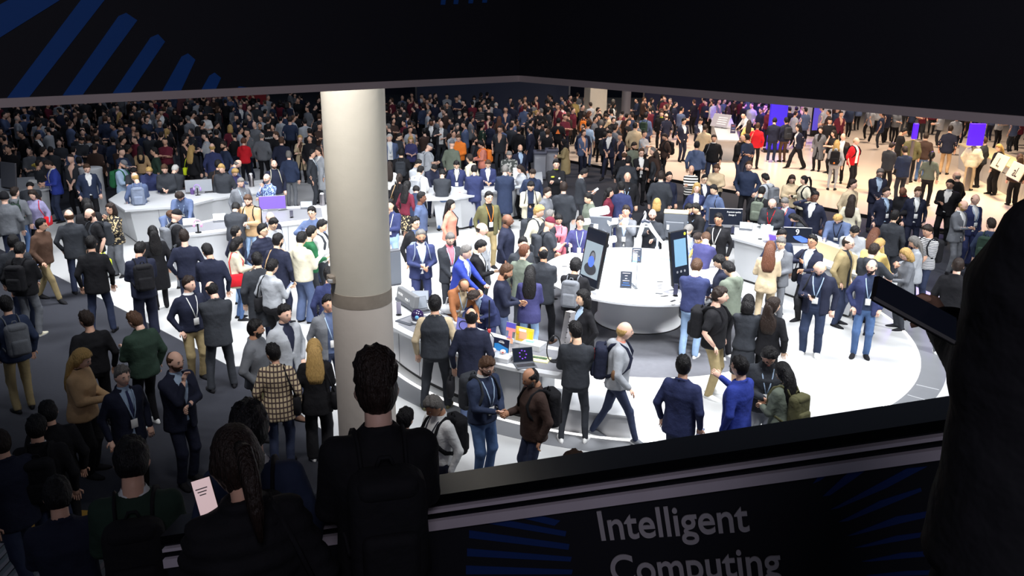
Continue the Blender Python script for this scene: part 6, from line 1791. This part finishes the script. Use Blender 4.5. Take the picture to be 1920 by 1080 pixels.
1405 303 -5 pk sBl jack:nb:bk bk.r h=1.82 | tall man in dark denim jacket on the aisle
1440 325 -130 fr sKl hood:lg bk.r bp=gy,hp=30,z=.05 | man in pale hoodie with grey backpack looking down
1485 327 10 p1 lDl jack:bg:bk bk.r f,gl,ph,z=.1 | woman in glasses and beige jacket with long dark hair
1511 330 -60 p1 pKl jack:cr bk.r f,bp=bk,hp=10,z=.1 | woman with dark ponytail and cream jacket facing the beige jacket
1428 350 165 st sKm jack:bk ol.r bp=sg,hp=30 | man with olive trousers and big green grey backpack
1451 368 -15 fr bBl jack:ch:lb ch.r ln=rd,gl,hp=40,fat=1.1 | bald man in dark jacket with red lanyard holding a white folder
1475 367 -20 p1 sGl suit:db:wh db.r ln=rd,hp=40,ph | grey haired man in blue blazer with red lanyard
1492 388 -95 r1 lKm jack:ch bk.r f,hp=20 | woman with long black hair reaching across to the folder
1528 359 -20 er sKd suit:nv:wh nv.r ph,fat=1.05,hy=40 | man in navy suit phoning with hand at ear
1575 390 -10 re sLl sweat:sb:bk dj.r ln=bk,hp=45,fat=1.1 | fair haired man in blue sweater leaning behind the counter
1598 337 50 st sDl jack:bg bk.r hy=20 | man in tan jacket at the border of the warm floor
1598 367 175 st lDm jack:cr bk.r f | woman with long brown hair in cream top seen from behind
1465 428 20 st sKm jack:nb bk.r hp=20 | dark haired man hidden behind the grey suit
1445 454 178 fr lRl closed:bg bg.r f,h=1.72 | woman with long brown hair in pale beige trouser suit
1467 442 -15 fr sGa suit:gy:wh gy.r h=1.78 | grey haired man in grey suit facing the beige trouser suit
1525 442 -30 hs sKt suit:nv:wh bk.r gl,ln=lb,bag=bk,sd=R,hp=-5 | man in dark suit with glasses and raised fist
1588 443 70 pk gDl open:kh:ch dj.r gl,hp=10,h=1.80 | balding man in khaki jacket and glasses in profile
1540 484 -5 p1 bLl open:nv:nb nb.r ln=lb,ph,bd=G,hp=38,sh=wh,h=1.80,bag=bk,sd=R,fat=1.1 | bald man with grey beard reading phone beside khaki jacket
1637 487 5 pk gGl open:db:nb jn.r ln=lb,bd=D,hy=-20,h=1.80 | man with moustache in navy jacket and blue jeans
1603 418 10 fr sKa jack:lg:wh bk.r hp=45 | black haired person in pale jacket looking down at tablet
1642 421 170 re lRl jack:ye bk.r f,hp=30 | woman with long auburn hair and cream fur coat
1647 440 150 re sLl jack:ye dj.r hp=30 | fair haired man in pale yellow jacket leaning forward
1637 458 150 hs sDl hood:ch dj.r ph,hp=20 | man in charcoal hoodie photographing the counter
1678 396 170 st sKa closed:ch ch.r hy=-25 | man in charcoal suit seen from behind by the aisle
1706 465 -70 fr oLl closed:gy ch.r f,ph,gl,hp=25 | blond woman in grey blazer typing on a phone
1721 443 -80 fr lGm loose:lg dj.r f,hp=25 | woman with dark silver hair in pale grey jacket
1745 420 -40 cl sDm tee:*bwt dj.r bp=bk,hp=25 | man in black and white striped t-shirt
1798 487 176 st sDl jack:bk gy.r sh=wh,h=1.78 | short haired man in black behind the dark phone hand
1804 374 60 p1 bLl suit:gy:wh gy.r ph,hp=20,bd=L,h=1.80 | bald man in light grey suit holding phone
1829 364 40 st bBl suit:db:wh db.r h=1.80,ln=lb | bald man in bright blue suit next to grey suit
1862 411 165 st sDl jack:nb bk.r bp=dg,hy=60 | young man in navy jacket with green backpack near silhouette
1783 337 -10 p1 sKm suit:bk bk.r fat=1.15,hp=5 | smiling stout man in black with crossbody bag
1797 323 -120 st bGl jack:bk bk.r fat=1.1 | bald grey man in black coat behind the smiling man
1722 350 15 st sBl suit:nv:wh nv.r ln=bk,hp=15,h=1.80 | man in navy suit with white shirt and badge on aisle
1697 348 -30 fr bKd jack:bk:rd bk.r hp=30,bag=bk,sd=L,gl | dark skinned man in black hoodie looking at his phone
1662 352 40 st sDl suit:nv:lb bk.r ln=bk | man in dark suit with blue shirt left of hoodie
1650 315 20 cl sGl suit:nv:lb nv.r gl,z=.05,fat=1.05 | smiling grey haired man in navy suit with glasses
1671 267 150 fr sDm jack:ch bk.r z=.1,hy=-20 | man in charcoal sweater seen from behind on warm floor
1699 275 -150 fr sDm jack:nb ch.r z=.1,h=1.80 | man in navy jacket facing the charcoal sweater
1748 285 176 st pKl sweat:sg bk.r f,z=.1,h=1.72 | woman with dark ponytail in grey sweater walking away
1829 261 172 pk nKm puff:cr bg.r cap=bk,z=.1,h=1.78 | person in cream puffer jacket and black beanie
1848 258 -110 st sBl jack:ch bk.r gl,z=.1 | man in glasses and dark jacket at the cream desk
1877 270 -50 cl lLl jack:bk bk.w f,z=.1,h=1.72 | blond woman in black trousers waiting at the cream desk
1914 290 -160 st lBl jack:dr bk.w f,z=.1 | woman with brown hair in dark clothes at the edge by desk
1783 236 175 st sDm closed:nv tn.r z=.1,h=1.85 | man in navy jacket and tan trousers at the cream desk
1737 250 178 st sDm jack:dr jn.r z=.1 | man in dark brown jacket and jeans on warm floor
1714 249 175 st sKm jack:ol bk.r z=.1 | man in olive jacket beside the brown jacket
1693 239 100 fr sKm tee:bk bk.r ph,z=.1,hp=30 | man in black t-shirt with phone on warm floor
1605 258 60 st bLl open:rd:wh bk.r bp=bk,z=.1,h=1.76 | bald person in red and white jacket with black backpack
1582 250 -10 st gDl open:dr:wh bk.r bd=D,z=.1 | balding bearded man in brown blazer on warm floor
1570 263 178 p2 lLm hood:lg lg.s f,bp=bk,z=.1,h=1.72 | woman in grey tracksuit with black backpack
1565 245 -60 ch lDl tee:bk bk.r f,bag=bk,sd=R,z=.1 | woman in black with hand at her chin
1540 238 -20 st pDl coat:gy:bk bk.r f,ln=wh,z=.1,h=1.70 | woman in long grey coat on the warm floor
1499 234 -70 wa oKl open:nv:wh bk.w f,z=.1,h=1.72 | woman in navy blazer striding across the warm floor
1475 221 -150 st sKm jack:nv br.r bp=ch,z=.1,h=1.80 | man in navy jacket and brown trousers with dark backpack
1453 221 176 fr sKm closed:nv nb.r z=.1,sh=lg,h=1.80 | man in dark navy suit with pale shoes on warm floor
1402 252 -130 st sKm sweat:nb nb.r z=.1,fat=1.08 | man in dark blue sweater facing a bald man
1390 252 60 fr bGm jack:bk dj.r z=.1,hp=20 | bald man holding papers beside dark blue sweater
1339 253 0 st sDm jack:bk:wh dj.r gl,bag=gy,sd=R,bd=D,z=.1 | bearded man in glasses and black jacket with grey waist bag
1307 266 176 st sKm hood:sb bk.r z=.1,h=1.78 | person in slate blue hoodie seen from behind
1322 234 172 st sDm closed:bg ch.r z=.1,h=1.80 | man in beige blazer at the rosy counter
1313 221 30 p1 sDm suit:nv:wh bk.r gl,z=.1 | man in glasses and navy suit beside beige blazer
1405 226 178 st lDl jack:ye bk.r f,z=.1 | woman with long hair in yellow jacket at rosy counter
1421 231 175 st sBm jack:rd bk.r z=.1,bag=bg,sd=L | person in red jacket with beige bag at rosy counter
1396 209 -60 re bLl shirt:wh bk.r z=.1,hp=30 | bald man in white shirt behind the rosy counter
1557 222 0 st sKm jack:bk:wh bk.r ln=lb,z=.1 | man in black jacket with white badge under fascia
822 737 -55 p1 sGt shirt:wh nv.r bp=bk,ln=nv,hp=30,h=1.74 | grey haired man in white shirt with black backpack below the column
907 665 40 fr sBl sweat:nb:wh jn.r ln=lb,bp=ch,gl,bd=B,hp=22,sh=cr,ph,h=1.76 | bearded man in navy sweater and blue jeans handing over a phone
1003 687 -65 p1 gKt jack:dr dj.r bp=bk,hp=25,bd=G,h=1.74 | balding man in dark brown jacket with black backpack and headset
1083 606 178 fr sKa sweat:ch ch.s wd,hy=40,sh=wh,hp=10,h=1.78 | black haired man in black sweatshirt and black jeans with back turned
1168 604 88 wa bLl hood:lg:cl dj.s bp=nv,sh=gy,h=1.80,hy=8 | bald man in grey hoodie striding with navy backpack
1283 671 158 st sKm closed:db dj.r hy=25,h=1.78,ph | man in blue velvet blazer seen from behind holding phone
1392 672 -120 g1 sKl closed:bl bl.r gl,bag_=1,h=1.80 | man in bright blue blazer and glasses gesturing
1443 645 10 fr cKm jack:ch:bk lg.w gl,ln=lb,ph,hp=35,h=1.74 | curly haired man in glasses typing on phone beside the bright blue blazer
1476 683 -125 fr lKa loose:sg lg.w f,bp=ol,hp=20,h=1.68 | woman with long black hair in sage coat with olive backpack
1347 540 75 pk sDl tee:bk kh.r bp=bk,h=1.80,hy=15,sh=wh,fat=1.06 | man in black t-shirt and khaki cargo trousers with black backpack
1404 555 178 cl oKa sweat:ch ch.k f,h=1.68 | woman with black bob in charcoal top and skirt
1448 560 170 st lDa jack:bk bk.r f,h=1.66,hy=-50 | woman with long brown hair in black leather jacket
1374 490 -130 fr fKa hood:sg bk.r ph,hp=35,sh=wh,h=1.78 | black haired young man in grey green hooded jacket
1356 478 -90 fr fKa jack:nv bk.r hp=20,h=1.76 | black haired man in navy half hidden by green hooded jacket
1306 486 172 re sBl sweat:db lj.r sh=wh,ln_=5,h=1.80 | man in navy sweatshirt and light jeans at the round table
815 557 178 st sKm vest:ch:bg ch.r sh=ol,h=1.80,wd | man in charcoal vest with beige sleeves at the arc counter
884 580 176 st gKm closed:nv sb.r bag=bk,hb,sd=L,h=1.80,hy=10 | balding man in navy blazer seen from behind at the arc counter
1064 848 120 cl sBm sweat:pk dj.r h=1.72 | person below the walkway whose brown hair just shows over the parapet
730 304 170 st lDl shirt:wh bk.r f | woman with brown hair in white top beside the column
752 280 172 st sKa jack:bk bk.r bp=ch | man in black with grey backpack above the black haired women
786 311 150 fr sKa jack:wh ch.r bp=lg,hp=30 | man in white jacket with pale backpack at the faceted counter
781 297 40 fr sKa jack:lg ch.r hp=30 | man in pale grey jacket behind the white jacket
813 301 20 re sKa puff:nv dj.r hp=40 | man in navy puffer leaning over the faceted counter
829 312 176 re sKm sweat:ch jn.r h=1.80,hp=30 | man in charcoal sweater and jeans leaning both hands on faceted counter
856 299 0 st sKa suit:db:wh dj.r hp=35,ln=bk | staff man in blue suit looking down behind the faceted counter
882 290 -120 st sDa hood:cr bk.r - | man in cream hooded jacket behind the faceted counter
889 310 178 fr sKa closed:db db.r h=1.78,hp=20 | man in bright navy suit standing before the faceted counter
915 297 0 fr sBa suit:db:wh dj.r hp=35 | staff man in blue suit with white shirt by white card sign
947 310 178 fr sGl coat:nb ch.r h=1.80 | grey haired man in long slate coat at the faceted counter
978 309 -60 fr lDl jack:lg:wh bk.r f,hp=20 | woman with long brown hair in pale striped jacket at the counter end
998 316 10 st fDa jack:nb bk.r hp=20 | smiling young man in dark blue coat behind the cream jacket
995 337 5 p1 sKa open:cr:nb nb.r gl,hp=35,tb,bp=bk | man in glasses and long cream jacket holding a tablet
1490 803 178 st sKm sweat:bk dj.r h=1.70 | person below the walkway whose black hair shows below the olive backpack
757 770 150 st sKm sweat:ch dj.r h=1.66 | dark haired person peeking out beside the spiked hair man
'''
ROWS = [r for r in ROWS.strip().split('\n') if ',skip' not in r]
for _i, _r in enumerate(ROWS):
    place_row(_r, _i)

# the passer-by right beside the photographer, a dark phone in the hand
_S = at_depth(1958, 455, 1.3)
_f = np.array([-.5, .866]); _rt = np.array([.866, .5])
_P = np.array([*(_S[:2] + _rt * .178), 4.05])
_r = add_person(Vector(_P), math.atan2(-_f[0], _f[1]), 1.72, 'sil', 'sKm', 'loose:bk', 'bk.r', {}, 'dark silhouette of a person holding up a phone close beside the camera', 0, np.random.default_rng(3), False)
_a, _b = at_depth(1640, 540, 1.42), at_depth(1790, 622, 1.40)
_ax = (_b - _a) / np.linalg.norm(_b - _a); _up = np.array([0, 0, 1.0]) - _ax * _ax[2]; _up /= np.linalg.norm(_up); _sd = np.cross(_up, _ax)
_M = Matrix(((_ax[0], _sd[0], _up[0], _a[0]), (_ax[1], _sd[1], _up[1], _a[1]), (_ax[2], _sd[2], _up[2], _a[2]), (0, 0, 0, 1))) @ Matrix.Rotation(math.radians(16), 4, 'X')
_L = float(np.linalg.norm(_b - _a))
_ph = MB().box((_L / 2, 0, 0), (_L * 1.05, .076, .010), bev=.004, M=_M).build('smartphone', mat('phone_case', (12, 12, 14), .6)); tag(_ph, 'dark phone in the hand of the silhouette beside the camera', 'phone')
MB().box((_L / 2, 0, .0055), (_L * .98, .068, .001), M=_M).build('screen', M_SCREEN, _ph)

# prints, patches and buckles on clothes and bags
def by_label(t):
    return next(o for o in bpy.data.objects if t in o.get('label', ''))
def patch(o, name, c, r, m):
    V, Fc = ellipsoid(c, r, 10, 6); return mk(name, V, Fc, m, o)
M_NEON = mat('neon_patch', (214, 222, 60), .6); M_RED = mat('red_ink', (190, 60, 60), .5); M_BRN = mat('elbow_brown', (110, 78, 52), .8)
o = by_label('security guard')
for c, r in (((.20, .02, 1.37), (.045, .05, .06)), ((-.20, .02, 1.37), (.045, .05, .06)), ((.09, .145, 1.32), (.05, .02, .025))): patch(o, 'yellow_badge', c, r, M_NEON)
patch(o, 'white_emblem', (-.08, .155, 1.28), (.03, .015, .03), M_TEXT)
o = by_label('orange emblem')
mk('orange_emblem', [(-.09, -.185, 1.18), (.09, -.185, 1.18), (0, -.175, 1.36), (-.09, -.12, 1.18), (.09, -.12, 1.18), (0, -.12, 1.36)], [(0, 1, 2), (5, 4, 3), (0, 3, 4, 1), (1, 4, 5, 2), (2, 5, 3, 0)], mat('orange_print', (236, 120, 40), .6), o, smooth=False)
o = by_label('bald man in grey hoodie striding'); o = o if o.name.startswith('person') else next(x for x in bpy.data.objects if x.get('label') == 'bald man in grey hoodie striding with navy backpack')
for s_, S_, E_, W_ in arms('wa', False):
    patch(o, 'elbow_patch', E_ + np.array([s_ * .02, -.03, 0]), (.035, .035, .075), M_BRN)
o = by_label('navy backpack of the bald man')
for x_ in (.09, .02, -.10): MB().box((x_, -.325, 1.27), (.03, .05, .07), 0, .006).build('red_buckle', mat('bright_red', (214, 40, 48), .5), o)
o = by_label('lettered Video')
_t = text('Video', (.13, -.19, 1.24), (-1, 0, 0), (0, 0, 1), .12, M_TEXT, None, depth=.002); _t.parent = o
o = by_label('grey tracksuit with black backpack'); o = next(x for x in bpy.data.objects if 'backpack of the woman in grey tracksuit' in x.get('label', ''))
patch(o, 'orange_tag', (0, -.355, 1.02), (.035, .012, .035), mat('orange_print', (0, 0, 0)))

_c = at_depth(386, 936, 3.34); _u = np.array([.93, .30, .20]); _u /= np.linalg.norm(_u); _v = np.array([-.16, .35, .92]); _v -= _u * (_v @ _u); _v /= np.linalg.norm(_v); _n = np.cross(_u, _v)
if _n @ (CAM - _c) < 0: _n = -_n
_ph, _M = panel('smartphone', 'phone with a bright page in the hand of the person with dark ponytail', 'phone', _c - _v * .07, _u, _v, _n, .078, .155, .009, M_BLACK, mat('lit_page', (230, 205, 205), .3, emit=(235, 205, 205), estr=.55), .004)
for k in range(3): MB().box((-.005, .115 - .012 * k, .0035), (.045 - .01 * k, .004, .001), M=_M).build('print_line', M_SLATE, _ph)
o = next(x for x in bpy.data.objects if 'backpack of the man in dark green sweater' in x.get('label', ''))
MB().box((0, -.362, 1.10), (.05, .01, .03)).build('pink_tag', mat('pink_plastic', (220, 160, 200), .4), o)
# ------------------------------------------------------------------ the dense far crowd beyond the individual figures: one body of stuff
def project(P):
    q = np.asarray(P, float) - CAM; w = q @ CD
    return 960 + F * (q @ CR) / w, 540 - F * (q @ CU) / w

DESK = at_z(1119, 292, .1); VC = at_z(535, 197, 1.75)
def crowd():
    rng = np.random.default_rng(77)
    cloth = ['bk', 'bk', 'nv', 'ch', 'bk', 'nb', 'ch', 'gy', 'dr', 'bu', 'lg', 'sb']
    mats = [skin('m'), skin('l'), hairm('K'), hairm('D'), hairm('B'), hairm('G')] + [fab(c) for c in cloth]
    kinds = []
    for pose, tk in (('st', 'suit'), ('st', 'jack'), ('fo', 'sweat'), ('fr', 'jack'), ('cl', 'suit'), ('p1', 'hood')):
        V, Q = top_mesh(tk, pose, False, .060); TV, TQ = trouser_mesh('r', 'st', False, .065)
        A, R, piv = body_mesh(pose, False, 3, 0, .1, False, False, 'st')
        hb = hair_pos(sphere_grid(10, 7)[0], 's', rng); hl = hair_pos(sphere_grid(10, 7)[0], 'o', rng)
        kinds.append((V, [tuple(q) for q in Q], TV, [tuple(q) for q in TQ], np.concatenate(A.V), A.F, hb, hl, sphere_grid(10, 7)[1]))
    AV = []; AF = []; AM = []; n = 0
    pts = [(a, b) for a, b, *_ in PLACED]
    zones = [(-24, -4.5, 29.5, 47.5, 250), (-5.5, 5.0, 31.5, 47, 120), (6, 13.5, 39, 46, 48), (13, 26, 38, 50, 40), (-17, -10.5, 24, 30, 20)]
    for x0, x1, y0, y1, cnt in zones:
        got = 0
        for _ in range(cnt * 14):
            if got >= cnt: break
            x, y = rng.uniform(x0, x1), rng.uniform(y0, y1)
            if any((x - a) ** 2 + (y - b) ** 2 < .50 ** 2 for a, b in pts): continue
            if any(math.hypot(x - a, y - b) < r_ for a, b, r_ in ((3.95, 42.4, 1.0), (5.35, 41.6, .6), (DESK[0], DESK[1] + .4, .9), (VC[0], VC[1], .9))): continue
            if 13.2 < x < 17.8 and 44.2 < y < 46.8: continue
            if -20 < x < -13 and 46.3 < y: continue
            if x > -6 and y > 46.6: continue
            if 8.0 < x < 11 and 34.5 < y < 43: continue
            h = rng.uniform(1.62, 1.84); z0 = .1 if y > 35.2 - (x - 2.2) * 1.14 and x > -2.9 and y > 35 + 0 * x else 0.0
            px, py = project((x, y, z0 + h)); dist = math.hypot(x, y)
            if px < -30 or px > 1950: continue
            w = 300 / dist * 1.5
            if any(abs(a - px) < w * .42 and py - 6 < b < py + w * 2.2 and dd > dist for _, _, a, b, dd in PLACED): continue
            if x < -9 and y < 36 and x > -11.4: pass
            pts.append((x, y)); got += 1
            V, Q, TV, TQ, BV, BF, hb, hl, HF = kinds[rng.integers(len(kinds))]
            yaw = rng.uniform(-PI, PI) if rng.random() < .5 else rng.normal() * .7 + (PI if rng.random() < .35 else 0)
            c, s = math.cos(yaw), math.sin(yaw); sc = h / 1.765
            hair = hb if rng.random() < .8 else hl
            for vv, ff, mi in ((BV, BF, int(rng.random() < .4)), (V, Q, 6 + rng.integers(len(cloth))), (TV, TQ, 6 + rng.integers(5)), (hair, HF, 2 + min(3, int(rng.exponential(1.0))))):
                W = np.array(vv, float) * sc
                AV.append(np.stack([W[:, 0] * c - W[:, 1] * s + x, W[:, 0] * s + W[:, 1] * c + y, W[:, 2] + z0], 1))
                AF += [tuple(int(i) + n for i in q) for q in ff]; AM += [int(mi)] * len(ff); n += len(W)
    o = mk('crowd', np.concatenate(AV), AF, mats, None, AM)
    tag(o, 'dense dark crowd of visitors filling the far end of the hall', 'crowd', kind='stuff')
crowd()
